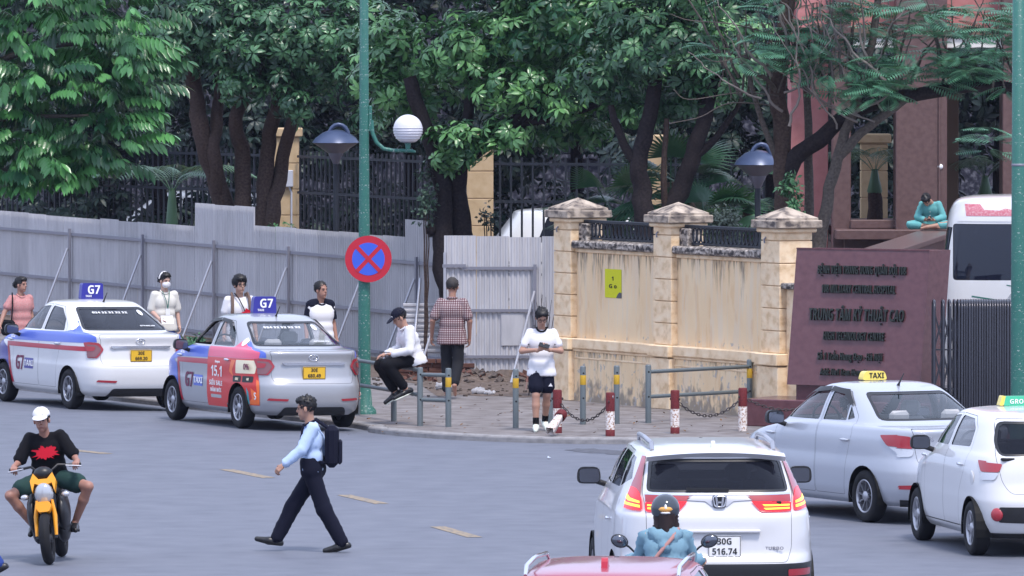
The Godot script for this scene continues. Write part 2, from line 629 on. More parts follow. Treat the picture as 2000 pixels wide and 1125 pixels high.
func stain_image(w: int, h: int, len_m: float, high_m: float) -> Image:
	var im := Image.create(w, h, false, Image.FORMAT_RGB8)
	var n1 := FastNoiseLite.new()
	n1.seed = 41
	n1.frequency = 1.0
	n1.fractal_octaves = 4
	for i in w:
		var x := len_m * i / w
		var run := n1.get_noise_2d(x * 3.1, 5.0)
		var run2 := n1.get_noise_2d(x * 9.0, 40.0)
		var foot := 0.30 + 0.22 * n1.get_noise_2d(x * 1.6, 90.0) + 0.1 * n1.get_noise_2d(x * 8.0, 95.0)
		for j in h:
			var y := high_m * (1.0 - float(j) / h)
			var c := Vector3(0.79, 0.58, 0.35)
			var pat := n1.get_noise_2d(x * 1.5, y * 0.8)
			c = c.lerp(Vector3(0.84, 0.66, 0.43), clampf(pat + 0.45, 0, 1) * 0.8)
			var drip := n1.get_noise_2d(x * 7.0 + 50, y * 0.5)
			if drip > 0.08:
				c = c.lerp(Vector3(0.72, 0.62, 0.50), clampf((drip - 0.08) * 2.0, 0, 0.4))
			var warm := n1.get_noise_2d(x * 4.0 + 150, y * 0.9 + 30)
			if warm > 0.3:
				c = c.lerp(Vector3(0.70, 0.45, 0.24), clampf((warm - 0.3) * 2.5, 0, 0.4))
			# soot running from the coping and the ledge
			for e in [[2.16, 0.75], [0.74, 0.38]]:
				var below: float = e[0] - y
				if below > 0 and below < e[1] * 1.6:
					var reach: float = e[1] * clampf(0.22 + run * 1.1 + run2 * 1.0, 0.0, 1.4)
					if below < reach:
						var k := clampf((reach - below) / maxf(reach, 0.05), 0, 1) * clampf(0.55 + n1.get_noise_2d(x * 22.0, y * 3.0) * 1.3, 0, 1)
						c = c.lerp(Vector3(0.06, 0.055, 0.055), k * 0.85)
			# black mould and splashed dirt at the foot
			var grain := n1.get_noise_2d(x * 6.0 + 300, y * 4.0)
			var mk := clampf((foot - y) * 4.0 + grain * 1.6, 0, 1) if y < 0.75 else 0.0
			c = c.lerp(Vector3(0.17, 0.165, 0.16), mk * 0.75)
			var fl := n1.get_noise_2d(x * 5.0 + 700, y * 5.0)
			if fl > 0.42 and y < 1.0:
				c = c.lerp(Vector3(0.42, 0.4, 0.38), 0.8)
			im.set_pixel(i, j, Color(c.x, c.y, c.z).linear_to_srgb())
	return im

func build_yellow_wall() -> void:
	var wm := mat("wall_plaster", Color.WHITE, 0.9)
	wm.albedo_texture = ImageTexture.create_from_image(stain_image(1024, 320, 8.0, 2.5))
	rough_mat("wall_yellow", [lin(0.62, 0.44, 0.26), lin(0.79, 0.59, 0.38), lin(0.83, 0.65, 0.44), lin(0.85, 0.69, 0.49)], 0.02, 0.5, 0.9, 0.0, 43, [0.2, 0.4, 0.6, 0.8])
	rough_mat("wall_cap", [lin(0.10, 0.085, 0.08), lin(0.30, 0.245, 0.20), lin(0.40, 0.33, 0.26), lin(0.5, 0.42, 0.34)], 0.012, 0.8, 0.95, 0.6, 44, [0.3, 0.42, 0.55, 0.7])
	rough_mat("wall_coping", [lin(0.05, 0.045, 0.045), lin(0.13, 0.115, 0.105), lin(0.33, 0.28, 0.24), lin(0.5, 0.45, 0.4)], 0.02, 1.0, 0.95, 1.0, 45, [0.32, 0.45, 0.55, 0.7])
	mat("wall_joint", lin(0.6, 0.44, 0.28), 0.9)
	var root := thing("boundary_wall", "weathered yellow plaster boundary wall with three capped pillars and soot streaks", "wall", Vector3.ZERO)
	var bs := Basis(WD, Vector3.UP, -WN)    # x along, y up, -z out to the street
	var o := Vector3(0.69, S, -8.45)        # street face of the panels at the far pillar
	var W := func(s: float, y: float, out: float) -> Vector3:
		return o + WD * s + Vector3.UP * y + WN * out
	var pil := [0.0, 2.98, 6.05]
	var pw := 0.52
	# panels between pillars
	for k in 2:
		var s0: float = pil[k] + pw
		var s1: float = pil[k + 1]
		var b := B.new()
		for q in [[0.0, 0.72, 0.06], [0.90, 2.2, 0.0]]:
			b.quad_uv(W.call(s0, q[0], q[2]), W.call(s1, q[0], q[2]), W.call(s1, q[1], q[2]), W.call(s0, q[1], q[2]), WN, Rect2(s0 / 8.0, 1.0 - q[0] / 2.5, (s1 - s0) / 8.0, -(q[1] - q[0]) / 2.5))
			b.quad_uv(W.call(s0, q[0], -0.22), W.call(s1, q[0], -0.22), W.call(s1, q[1], -0.22), W.call(s0, q[1], -0.22), -WN, Rect2(s0 / 8.0, 0.5, (s1 - s0) / 8.0, -0.3))
		part(root, "wall_panel", b.mesh(), M.wall_plaster)
		var L := s1 - s0
		var mid := (s0 + s1) / 2
		part(root, "ledge", B.new().box(W.call(mid, 0.83, -0.07), Vector3(L, 0.15, 0.36), bs, 0.015).mesh(), M.wall_yellow)
		part(root, "ledge_moulding", B.new().box(W.call(mid, 0.735, -0.08), Vector3(L, 0.04, 0.32), bs, 0.01).mesh(), M.wall_yellow)
		part(root, "string_course", B.new().box(W.call(mid, 0.62, -0.09), Vector3(L, 0.03, 0.32), bs, 0.01).mesh(), M.wall_yellow)
		part(root, "frieze", B.new().box(W.call(mid, 2.17, -0.1), Vector3(L, 0.06, 0.26), bs, 0.01).mesh(), M.wall_yellow)
		part(root, "coping", B.new().box(W.call(mid, 2.255, -0.1), Vector3(L, 0.11, 0.40), bs, 0.02).mesh(), M.wall_coping)
		# iron balustrade of ovals
		var r := Node3D.new()
		r.name = "railing"
		root.add_child(r, true)
		part(r, "top_rail", B.new().box(W.call(mid, 2.585, -0.12), Vector3(L, 0.045, 0.06), bs, 0.006).mesh(), M.iron)
		part(r, "bottom_rail", B.new().box(W.call(mid, 2.345, -0.12), Vector3(L, 0.03, 0.05), bs).mesh(), M.iron)
		var oval := B.new()
		var pts := []
		for i in 15:
			var an := TAU * i / 14.0
			pts.append(Vector3(cos(an) * 0.055, sin(an) * 0.105, 0))
		oval.tube(pts, [0.013], 5, false)
		var om := oval.mesh()
		var cnt := int(L / 0.115)
		for i in cnt:
			part(r, "oval", om, M.iron, Transform3D(bs, W.call(s0 + (i + 0.5) * L / cnt, 2.465, -0.12)))
		part(r, "end_block", B.new().box(W.call(s0 + 0.12, 2.43, -0.13), Vector3(0.24, 0.25, 0.2), bs, 0.01).mesh(), M.wall_coping)
	# pillars: rusticated courses with open joints, cornice and pyramid cap
	for k in 3:
		var pn := Node3D.new()
		pn.name = "pillar"
		root.add_child(pn, true)
		var c: float = pil[k] + pw / 2
		var depth := 0.52
		var z0 := 0.10 - depth / 2
		part(pn, "plinth", B.new().box(W.call(c, 0.36, z0), Vector3(pw + 0.06, 0.72, depth + 0.1), bs, 0.01).mesh(), M.wall_yellow)
		part(pn, "ledge", B.new().box(W.call(c, 0.82, z0), Vector3(pw + 0.1, 0.17, depth + 0.16), bs, 0.015).mesh(), M.wall_yellow)
		part(pn, "core", B.new().box(W.call(c, 1.7, z0), Vector3(pw - 0.04, 1.7, depth - 0.04), bs).mesh(), M.wall_joint)
		for i in 5:
			part(pn, "course_block", B.new().box(W.call(c, 0.905 + 0.31 * (i + 0.5), z0), Vector3(pw, 0.297, depth), bs, 0.006).mesh(), M.wall_yellow)
		part(pn, "neck", B.new().box(W.call(c, 2.535, z0), Vector3(pw - 0.004, 0.14, depth - 0.004), bs, 0.004).mesh(), M.wall_yellow)
		part(pn, "cornice", B.new().box(W.call(c, 2.60, z0), Vector3(pw + 0.1, 0.06, depth + 0.1), bs, 0.015).mesh(), M.wall_yellow)
		part(pn, "cornice", B.new().box(W.call(c, 2.685, z0), Vector3(pw + 0.21, 0.11, depth + 0.21), bs, 0.012).mesh(), M.wall_cap)
		var cap := B.new()
		var hs := [pw / 2 + 0.06, depth / 2 + 0.06]
		var top: Vector3 = W.call(c, 2.92, z0)
		for e in 4:
			var sa: Vector2 = [Vector2(-1, 1), Vector2(1, 1), Vector2(1, -1), Vector2(-1, -1)][e]
			var sb: Vector2 = [Vector2(1, 1), Vector2(1, -1), Vector2(-1, -1), Vector2(-1, 1)][e]
			var pa: Vector3 = W.call(c + sa.x * hs[0], 2.77, z0 + sa.y * hs[1])
			var pb: Vector3 = W.call(c + sb.x * hs[0], 2.77, z0 + sb.y * hs[1])
			cap.flat(pa, pb, top, (pa + pb) / 2 - W.call(c, 2.6, z0))
			cap.quad(pa, pb, pb - Vector3.UP * 0.04, pa - Vector3.UP * 0.04, (pa + pb) / 2 - W.call(c, 2.77, z0))
		part(pn, "cap", cap.mesh(), M.wall_cap)
		part(pn, "hook", B.new().tube([W.call(c - 0.12, 2.5, 0.1), W.call(c - 0.12, 2.47, 0.13), W.call(c - 0.12, 2.42, 0.12)], [0.012], 5).mesh(), M.rail_steel)
	# lower pier closing the wall behind the stone sign
	var pier := thing("gate_pier", "low yellow pier with a projecting grey slab behind the stone sign", "pier", W.call(6.75, 0, -0.2))
	part(pier, "shaft", B.new().box(Vector3(0, 0.9, 0), Vector3(0.34, 1.8, 0.4), bs, 0.01).mesh(), M.wall_yellow)
	part(pier, "slab", B.new().box(Vector3(0, 1.84, 0), Vector3(0.44, 0.08, 0.56), bs, 0.012).mesh(), M.wall_coping)
	# torn yellow notice
	var nt := thing("notice", "torn bright yellow paper notice pasted on the yellow wall", "notice", W.call(1.62, 1.72, 0.004))
	mat("notice_yellow", lin(0.62, 0.62, 0.02), 0.6)
	mat("notice_torn", lin(0.12, 0.12, 0.13), 0.9)
	mat("ink", lin(0.03, 0.03, 0.02), 0.7)
	var nb := B.new()
	nb.slab(PackedVector2Array([Vector2(-0.24, -0.205), Vector2(0.1, -0.205), Vector2(0.13, -0.16), Vector2(0.19, -0.12), Vector2(0.25, -0.13), Vector2(0.25, 0.205), Vector2(-0.24, 0.205)]), 0.003, Vector3.ZERO, Basis(WD, Vector3.UP, WN))
	part(nt, "paper", nb.mesh(), M.notice_yellow)
	part(nt, "torn_corner", B.new().slab(PackedVector2Array([Vector2(0.09, -0.205), Vector2(0.25, -0.205), Vector2(0.25, -0.13), Vector2(0.2, -0.115), Vector2(0.14, -0.15)]), 0.003, Vector3.ZERO, Basis(WD, Vector3.UP, WN)).mesh(), M.notice_torn)
	letters(nt, "1", 0.06, Vector3(0, 0.07, 0) + WN * 0.006, WD, Vector3.UP, M.ink, 1.8, 0.003)
	letters(nt, "G o", 0.06, Vector3(0, -0.04, 0) + WN * 0.006, WD, Vector3.UP, M.ink, 1.9, 0.003)

# ---------------------------------------------------------------- hospital forecourt: stone sign, gate, portal
# Vietnamese letters the font lacks: base letter plus marks (. dot below, ' horn, ~ tilde, ` grave, ^ acute)
const VIET := {"Ệ": "Ê.", "Ộ": "Ô.", "Ư": "U'", "Ơ": "O'", "Ỹ": "Y~", "Ậ": "Â.", "ầ": "â`", "ư": "u'", "ạ": "a.", "ộ": "ô.", "ố": "ô^"}

func letters_fit(parent: Node, s: String, cap: float, width: float, at: Vector3, right: Vector3, up: Vector3, m: Material, depth := 0.02, bold := true) -> void:
	var plain := ""
	var marks := []
	for ch in s:
		if VIET.has(ch):
			for k in range(1, VIET[ch].length()):
				marks.append([plain.length(), VIET[ch][k]])
			plain += VIET[ch][0]
		else:
			plain += ch
	var t := text_mesh(plain, cap, depth, bold)
	var w := t.get_aabb().size.x
	var sq := width / maxf(w, 0.01)
	var o := letters(parent, plain, cap, at, right, up, m, sq, depth, "lettering", bold)
	var total := t.font.get_string_size(plain, HORIZONTAL_ALIGNMENT_LEFT, -1, 48).x
	for k in marks:
		var x0 := t.font.get_string_size(plain.substr(0, k[0]), HORIZONTAL_ALIGNMENT_LEFT, -1, 48).x
		var cw := t.font.get_string_size(plain[k[0]], HORIZONTAL_ALIGNMENT_LEFT, -1, 48).x
		var x := (x0 + cw * (0.95 if k[1] == "'" else 0.5) - total / 2) * t.pixel_size
		var low := plain[k[0]] == plain[k[0]].to_lower()
		var y: float = cap * {".": -0.68, "'": 0.42, "~": 0.68, "`": 0.74, "^": 0.74}[k[1]]
		if low and k[1] == "'":
			y = cap * 0.2
		var b := B.new()
		b.box(Vector3(x, y, 0), Vector3(cap * (0.34 if k[1] == "~" else 0.15), cap * 0.15, depth), Basis(Vector3(0, 0, 1), {"^": 0.7, "`": -0.7}.get(k[1], 0.0)))
		part(o, "diacritic", b.mesh(), m)

func build_hospital() -> void:
	rough_mat("maroon_granite", [lin(0.085, 0.031, 0.038), lin(0.116, 0.046, 0.053), lin(0.136, 0.06, 0.067)], 0.02, 0.8, 0.22, 0.0, 51)
	rough_mat("brown_granite", [lin(0.10, 0.056, 0.052), lin(0.125, 0.072, 0.066), lin(0.145, 0.088, 0.08)], 0.03, 0.5, 0.4, 0.0, 53)
	rough_mat("pink_plaster", [lin(0.42, 0.17, 0.16), lin(0.50, 0.21, 0.20), lin(0.54, 0.24, 0.23)], 0.02, 0.3, 0.85, 0.0, 54)
	mat("granite_coping", lin(0.15, 0.10, 0.095), 0.3)
	mat("olive_plaster", lin(0.16, 0.115, 0.085), 0.85)
	mat("bronze_letter", lin(0.022, 0.028, 0.024), 0.5, 0.3)
	mat("soffit_white", lin(0.72, 0.70, 0.66), 0.7)
	mat("window_dark", lin(0.015, 0.018, 0.022), 0.15)  # near black colour stands for the shade of the window recess
	# leaning stone sign
	var u := Vector3(0.866, 0, 0.5)
	var nn := Vector3(-0.5, 0, 0.866)
	var o := Vector3(3.72, 0.60, -0.75)
	var lean := -nn * 0.28 + Vector3.UP * 1.83
	var sg := thing("hospital_sign", "leaning maroon granite slab with raised hospital name lettering beside the gate", "sign", Vector3(3.72, S, -0.75))
	var loc := func(a: float, v: float, d: float) -> Vector3:
		return o + u * a + lean * v + nn * d - Vector3(3.72, S, -0.75)
	var b := B.new()
	var c8 := []
	for d in [0.0, -0.62]:
		for q in [[0.0, 0.0], [2.02, 0.0], [2.02, 1.0], [0.0, 1.0]]:
			c8.append(loc.call(q[0], q[1], d))
	for f in [[0, 1, 2, 3, nn], [4, 5, 6, 7, -nn], [0, 3, 7, 4, -u], [3, 2, 6, 7, Vector3.UP], [0, 1, 5, 4, Vector3.DOWN]]:
		b.quad(c8[f[0]], c8[f[1]], c8[f[2]], c8[f[3]], f[4])
	part(sg, "slab", b.mesh(), M.maroon_granite)
	var b2 := B.new()
	b2.quad(c8[1], c8[2], c8[6], c8[5], u)
	part(sg, "end_face", b2.mesh(), M.maroon_granite)
	var eb := B.new()
	eb.bar(loc.call(0.0, 1.003, 0.0), loc.call(2.02, 1.003, 0.0), 0.02, 0.02, nn)
	eb.bar(loc.call(2.02, 0.0, 0.0), loc.call(2.02, 1.0, 0.0), 0.012, 0.012, nn)
	part(sg, "edge_trim", eb.mesh(), M.maroon_granite)
	part(sg, "recessed_foot", B.new().box(loc.call(1.0, 0.0, -0.33) - Vector3.UP * 0.10, Vector3(1.8, 0.2, 0.5), Basis(u, Vector3.UP, -nn)).mesh(), M.maroon_granite)
	part(sg, "base_block", B.new().box(loc.call(1.2, 0.0, -0.33) - Vector3.UP * 0.385, Vector3(3.6, 0.37, 1.0), Basis(u, Vector3.UP, -nn), 0.012).mesh(), M.maroon_granite)
	for l in [["BỆNH VIỆN TRUNG ƯƠNG QUÂN ĐỘI 108", 0.85, 0.115, 1.34, 1.03, true], ["108 MILITARY CENTRAL HOSPITAL", 0.71, 0.115, 1.12, 1.0, true], ["TRUNG TÂM KỸ THUẬT CAO", 0.52, 0.165, 1.44, 1.0, true], ["HIGH TECHNOLOGY CENTRE", 0.365, 0.115, 0.92, 0.98, true], ["Số 1 Trần Hưng Đạo - Hà Nội", 0.215, 0.10, 0.98, 0.94, true], ["Add: No1 Tran Hung Dao", 0.10, 0.09, 0.78, 0.90, true]]:
		letters_fit(sg, l[0], l[2], l[3], loc.call(l[4], l[1], 0.022), u, lean.normalized(), M.bronze_letter, 0.036, l[5])
	# folding steel gate: hoops linked by crossing bars
	var gt := thing("folding_gate", "folded dark steel accordion gate with close upright hoops beside the stone sign", "gate", Vector3(5.6, S, 0.9))
	mat("gate_steel", lin(0.06, 0.06, 0.07), 0.28, 0.6)
	var hoop := B.new()
	var hp := [Vector3(0, 0.05, 0.22), Vector3(0, 1.66, 0.22), Vector3(0, 1.74, 0.19), Vector3(0, 1.765, 0.12), Vector3(0, 1.765, -0.12), Vector3(0, 1.74, -0.19), Vector3(0, 1.66, -0.22), Vector3(0, 0.05, -0.22)]
	hoop.tube(hp, [0.019], 7)
	var hm := hoop.mesh()
	var xs := []
	var x := 0.02
	while x < 3.4:
		xs.append(x)
		x += maxf(0.034, 0.125 - 0.095 * clampf(x / 0.38, 0, 1))
	for i in xs.size():
		part(gt, "hoop", hm, M.gate_steel, Transform3D(Basis(), Vector3(xs[i], 0, 0.01 * sin(i * 1.7))))
		if i % 1 == 0 and i < 12 and i + 1 < xs.size():
			var cb := B.new()
			for yy in [0.1, 0.62, 1.14]:
				cb.bar(Vector3(xs[i], yy, 0.2), Vector3(xs[i + 1], yy + 0.48, 0.2), 0.022, 0.008)
				cb.bar(Vector3(xs[i], yy + 0.48, 0.19), Vector3(xs[i + 1], yy, 0.19), 0.022, 0.008)
			part(gt, "cross_link", cb.mesh(), M.gate_steel)
	for yy in [0.6, 1.12]:
		part(gt, "tie_bar", B.new().box(Vector3(0.3, yy, 0.2), Vector3(0.62, 0.02, 0.012)).mesh(), M.gate_steel)
	# portal of brown granite, pink walls
	var p := thing("hospital_portal", "brown granite hospital entrance with square piers, pink wall and white soffit", "building", Vector3(6.0, S, -26.0))
	var L := func(px: float, y: float, z: float) -> Vector3: return Vector3(px - 6.0, y - S, z + 26.0)
	part(p, "podium", B.new().box(L.call(10.7, 0.86, -27.5), Vector3(10.6, 1.66, 7.0)).mesh(), M.brown_granite)
	part(p, "podium_ledge", B.new().box(L.call(10.65, 1.965, -27.4), Vector3(10.7, 0.16, 7.2), Basis.IDENTITY, 0.012).mesh(), M.brown_granite)
	part(p, "shadow_gap", B.new().box(L.call(10.7, 1.79, -27.52), Vector3(10.5, 0.2, 6.6)).mesh(), M.brown_granite)
	part(p, "pink_wall", B.new().box(L.call(4.93, 4.0, -26.6), Vector3(0.62, 8.0, 1.6), Basis.IDENTITY, 0.01).mesh(), M.pink_plaster)
	part(p, "pier", B.new().box(L.call(5.42, 3.5, -24.9), Vector3(0.30, 7.0, 0.6), Basis.IDENTITY, 0.012).mesh(), M.brown_granite)
	part(p, "pier", B.new().box(L.call(6.71, 4.3, -24.7), Vector3(0.84, 4.6, 0.9), Basis.IDENTITY, 0.012).mesh(), M.brown_granite)
	part(p, "pier", B.new().box(L.call(8.25, 4.3, -24.7), Vector3(0.42, 4.6, 0.9), Basis.IDENTITY, 0.012).mesh(), M.brown_granite)
	part(p, "pier", B.new().box(L.call(10.6, 4.3, -24.7), Vector3(0.9, 4.6, 0.9), Basis.IDENTITY, 0.012).mesh(), M.brown_granite)
	part(p, "column", B.new().box(L.call(7.36, 4.3, -27.4), Vector3(0.24, 4.6, 0.4), Basis.IDENTITY, 0.012).mesh(), M.olive_plaster)
	part(p, "sill", B.new().box(L.call(5.93, 2.12, -24.6), Vector3(0.74, 0.14, 0.3), Basis.IDENTITY, 0.012).mesh(), M.brown_granite)
	part(p, "beam", B.new().box(L.call(8.6, 5.27, -25.2), Vector3(6.0, 0.16, 1.6), Basis.IDENTITY, 0.012).mesh(), M.olive_plaster)
	part(p, "soffit_band", B.new().box(L.call(8.6, 5.10, -25.2), Vector3(6.0, 0.18, 1.5), Basis.IDENTITY, 0.012).mesh(), M.soffit_white)
	part(p, "upper_wall", B.new().box(L.call(8.3, 8.4, -25.6), Vector3(7.2, 6.1, 1.4)).mesh(), M.pink_plaster)
	part(p, "canopy", B.new().box(L.call(9.0, 5.5, -29.0), Vector3(7.6, 0.25, 5.4)).mesh(), M.soffit_white)
	var ca: Vector3 = L.call(7.0, 2.03, -23.2)
	var cb2: Vector3 = L.call(5.62, 1.88, -16.6)
	part(p, "cheek_wall", B.new().bar(ca - Vector3.UP * 0.95, cb2 - Vector3.UP * 0.95, 0.5, 1.8, Vector3.UP, 0.01).mesh(), M.brown_granite)
	part(p, "cheek_coping", B.new().bar(ca, cb2, 0.62, 0.09, Vector3.UP, 0.012).mesh(), M.granite_coping)
	part(p, "round_fitting", B.new().ball(L.call(7.02, 3.07, -24.24), Vector3(0.045, 0.045, 0.03), 14, 8).mesh(), M.white_paint)
	part(p, "conduit", B.new().tube([L.call(7.0, 2.2, -24.23), L.call(7.0, 4.8, -24.23)], [0.018], 6).mesh(), M.brown_granite)
	minibus()

func minibus() -> void:
	var keys := [
		[0.35, 3.0, -3.0, 0.9, 6.0, 6.0, 0.0], [0.5, 3.1, -3.1, 1.0, 7.0, 6.0, 0.0], [1.2, 3.14, -3.14, 1.02, 7.0, 6.0, 0.0], [1.7, 3.14, -3.12, 1.02, 7.0, 6.0, 0.0],
		[2.1, 3.11, -3.0, 1.0, 6.5, 5.0, 0.0], [2.5, 3.06, -2.8, 0.965, 6.0, 5.0, 0.0], [2.7, 3.02, -2.7, 0.94, 5.5, 5.0, 0.0], [2.83, 2.96, -2.6, 0.89, 5.0, 4.5, 0.0],
		[2.91, 2.85, -2.5, 0.80, 4.5, 4.0, 0.0], [2.95, 2.5, -2.2, 0.6, 4.0, 4.0, 0.0], [2.97, 0.5, -0.5, 0.1, 3.0, 3.0, 0.0]]
	var sh := Shell.new(keys, 3, 0.0, 1.6)
	var bus := thing("minibus", "white minibus with dark windows and faded red roof marking behind the folding gate", "bus", Vector3(9.36, S, -8.6), deg_to_rad(-93))
	glass("bus_glass", lin(0.008, 0.012, 0.025), 0.9)
	var wins := []
	for k in 5:
		wins.append(soft([2.97 - k * 1.14, 1.74, 2.97 - k * 1.14 - 1.11, 1.74, 2.97 - k * 1.14 - 1.11, 2.55, 2.97 - k * 1.14, 2.55], 0.05))
	var cut := wins.duplicate()
	for a in [-1.7, 1.9]:
		cut.append(circle(Vector2(a, 0.38), 0.43))
	var rw := soft([-0.8, 1.8, 0.8, 1.8, 0.75, 2.5, -0.75, 2.5], 0.08)
	part(bus, "body", sh.take([0, 1, 2], PackedVector2Array(), {0: cut, 1: [rw], 2: [rw]}, 0.0), M.bus_white)
	part(bus, "cabin_lining", sh.take([0, 1, 2], PackedVector2Array(), {0: cut, 1: [rw], 2: [rw]}, -0.03), M.cabin_dark)
	for w in wins:
		for s in [-1, 1]:
			part(bus, "side_window", sh.take([0], Geometry2D.offset_polygon(w, 0.01)[0], {}, -0.006, s), M.bus_glass)
	part(bus, "rear_window", sh.take([1], Geometry2D.offset_polygon(rw, 0.01)[0], {}, -0.006), M.bus_glass)
	part(bus, "windscreen", sh.take([2], Geometry2D.offset_polygon(rw, 0.01)[0], {}, -0.006), M.bus_glass)
	for s in [-1, 1]:
		part(bus, "roof_marking", sh.take([0], outline([2.78, 2.66, 2.80, 2.83, 2.58, 2.83, 2.52, 2.75, 2.30, 2.74, 2.22, 2.77, 2.0, 2.73, 1.95, 2.66]), {}, 0.004, s), M.bus_red)
		part(bus, "green_stripe", sh.take([0], outline([2.70, 1.52, 1.6, 1.36, 1.6, 1.34, 2.70, 1.50]), {}, 0.004, s), M.post_green)
		part(bus, "green_stripe", sh.take([0], outline([2.2, 1.68, 1.75, 1.60, 1.6, 1.5, 1.75, 1.585, 2.2, 1.665]), {}, 0.004, s), M.post_green)
		for a in [-1.7, 1.9]:
			add_wheel(bus, Vector3(0.86 * s, 0.38, a), s, 0.38, 0.22, "five")
	part(bus, "seat_row", B.new().box(Vector3(0, 1.35, 0), Vector3(1.6, 0.8, 5.0), Basis.IDENTITY, 0.05).mesh(), M.seat_grey)
	part(bus, "rain_gutter", sh.take([0], outline([2.9, 2.585, -2.6, 2.585, -2.6, 2.60, 2.9, 2.60]), {}, 0.012), M.bus_white)

# ---------------------------------------------------------------- iron railings, lamps and cars in the garden behind
func build_garden() -> void:
	rough_mat("garden_wall", [lin(0.016, 0.017, 0.026), lin(0.03, 0.031, 0.044), lin(0.055, 0.055, 0.07), lin(0.11, 0.11, 0.13)], 0.04, 0.35, 0.9, 0.0, 61, [0.25, 0.45, 0.6, 0.8])  # shade under the crowns put into the dark wall colour
	rough_mat("railing_pier", [lin(0.42, 0.30, 0.17), lin(0.50, 0.37, 0.22), lin(0.54, 0.41, 0.26)], 0.02, 0.4, 0.9, 0.0, 62)
	mat("lamp_hood", lin(0.06, 0.085, 0.16), 0.35, 0.2)
	mat("lamp_bowl", lin(0.10, 0.09, 0.11), 0.3)
	mat("box_white", lin(0.5, 0.52, 0.58), 0.5)
	# long building behind the garden, its wall colour darkened for tree shade
	var far := thing("garden_building", "long rendered building coloured dark for tree shade behind the railings and trees", "building", Vector3(0, S, -62))
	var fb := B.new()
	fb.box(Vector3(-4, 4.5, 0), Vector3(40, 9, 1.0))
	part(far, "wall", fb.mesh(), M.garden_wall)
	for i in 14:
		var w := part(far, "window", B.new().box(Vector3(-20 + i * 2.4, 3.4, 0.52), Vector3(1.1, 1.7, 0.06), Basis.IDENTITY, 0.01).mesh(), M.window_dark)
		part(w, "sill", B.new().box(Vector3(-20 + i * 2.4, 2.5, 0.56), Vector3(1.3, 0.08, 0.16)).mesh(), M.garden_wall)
	# railings
	var runs := [[Vector3(-13.5, S, -51.5), Vector3(-4.3, S, -38.4), "iron railings behind the hoarding beyond the forked tree"], [Vector3(-3.86, S, -37.8), Vector3(-0.80, S, -31.2), "iron railings between the two yellow piers behind the street lamp"], [Vector3(-0.30, S, -31.0), Vector3(4.4, S, -29.8), "iron railings with square rosettes behind the yellow wall"]]
	for r in runs:
		var a: Vector3 = r[0]
		var e: Vector3 = r[1]
		var len := a.distance_to(e)
		var d := (e - a) / len
		var f := thing("iron_railing", r[2], "railing", a, atan2(d.x, d.z) - PI / 2)
		for y in [0.62, 1.05, 1.25, 2.3, 2.95]:
			part(f, "rail", B.new().box(Vector3(len / 2, y, 0), Vector3(len, 0.045, 0.04)).mesh(), M.iron)
		part(f, "footing", B.new().box(Vector3(len / 2, 0.25, 0), Vector3(len, 0.5, 0.3)).mesh(), M.railing_pier)
		var n := int(len / 0.19)
		var barm := B.new().box(Vector3(0, 1.78, 0), Vector3(0.032, 2.56, 0.032)).mesh()
		var sq := B.new()
		for q in [[0, 0.05, 0.13, 0.03], [0, -0.05, 0.13, 0.03], [0.05, 0, 0.03, 0.07], [-0.05, 0, 0.03, 0.07]]:
			sq.box(Vector3(q[0], 1.15 + q[1], 0), Vector3(q[2], q[3], 0.03))
		var sqm := sq.mesh()
		for i in n:
			part(f, "bar", barm, M.iron, Transform3D(Basis(), Vector3((i + 0.5) * len / n, 0, 0)))
			if i % 2 == 0:
				part(f, "rosette", sqm, M.iron, Transform3D(Basis(), Vector3((i + 1.0) * len / n, 0, 0)))
	var k := 0
	for q in [[Vector3(-4.08, S, -38.1), "yellow masonry pier of the railings with a white meter box"], [Vector3(-0.55, S, -31.1), "yellow masonry pier of the railings beside the leaning trunk"], [Vector3(2.42, S, -30.4), "yellow masonry pier of the railings among the fan palms"], [Vector3(6.25, S, -31.5), "yellow masonry pier seen through the granite entrance"]]:
		var t := thing("railing_pier", q[1], "pier", q[0])
		part(t, "core", B.new().box(Vector3(0, 1.65, 0), Vector3(0.42, 3.3, 0.42)).mesh(), M.wall_joint)
		for i in 7:
			part(t, "course_block", B.new().box(Vector3(0, 0.24 + i * 0.47, 0), Vector3(0.46, 0.455, 0.46), Basis.IDENTITY, 0.008).mesh(), M.railing_pier)
		part(t, "cap", B.new().box(Vector3(0, 3.38, 0), Vector3(0.58, 0.16, 0.58), Basis.IDENTITY, 0.02).mesh(), M.railing_pier)
		if k == 0:
			part(t, "meter_box", B.new().box(Vector3(0.03, 2.55, 0.27), Vector3(0.2, 0.3, 0.1), Basis.IDENTITY, 0.01).mesh(), M.box_white)
			part(t, "conduit", B.new().tube([Vector3(0.06, 2.4, 0.25), Vector3(0.1, 2.3, 0.25), Vector3(0.1, 0.4, 0.25)], [0.018], 6).mesh(), M.box_white)
		k += 1
	# garden lamps with broad hoods
	for q in [[Vector3(-2.98, S, -28.5), 3.30, 0.40, "garden lamp with a wide blue grey hood behind the hoarding"], [Vector3(3.72, S, -14.0), 3.22, 0.36, "garden lamp with a dark hood among the branches above the wall"]]:
		var t := thing("garden_lamp", q[3], "lamp", q[0])
		part(t, "post", B.new().tube([Vector3(0, 0, 0), Vector3(0, q[1] - 0.25, 0)], [0.055, 0.045], 10).mesh(), M.iron)
		part(t, "neck", B.new().lathe([Vector2(0.045, q[1] - 0.3), Vector2(0.13, q[1] - 0.12), Vector2(0.12, q[1] - 0.1)], 16).mesh(), M.lamp_bowl)
		var h := B.new()
		var R: float = q[2]
		h.lathe([Vector2(R, q[1] + 0.06), Vector2(R * 0.86, q[1] + 0.14), Vector2(R * 0.55, q[1] + 0.23), Vector2(R * 0.3, q[1] + 0.27), Vector2(0, q[1] + 0.285)], 28)
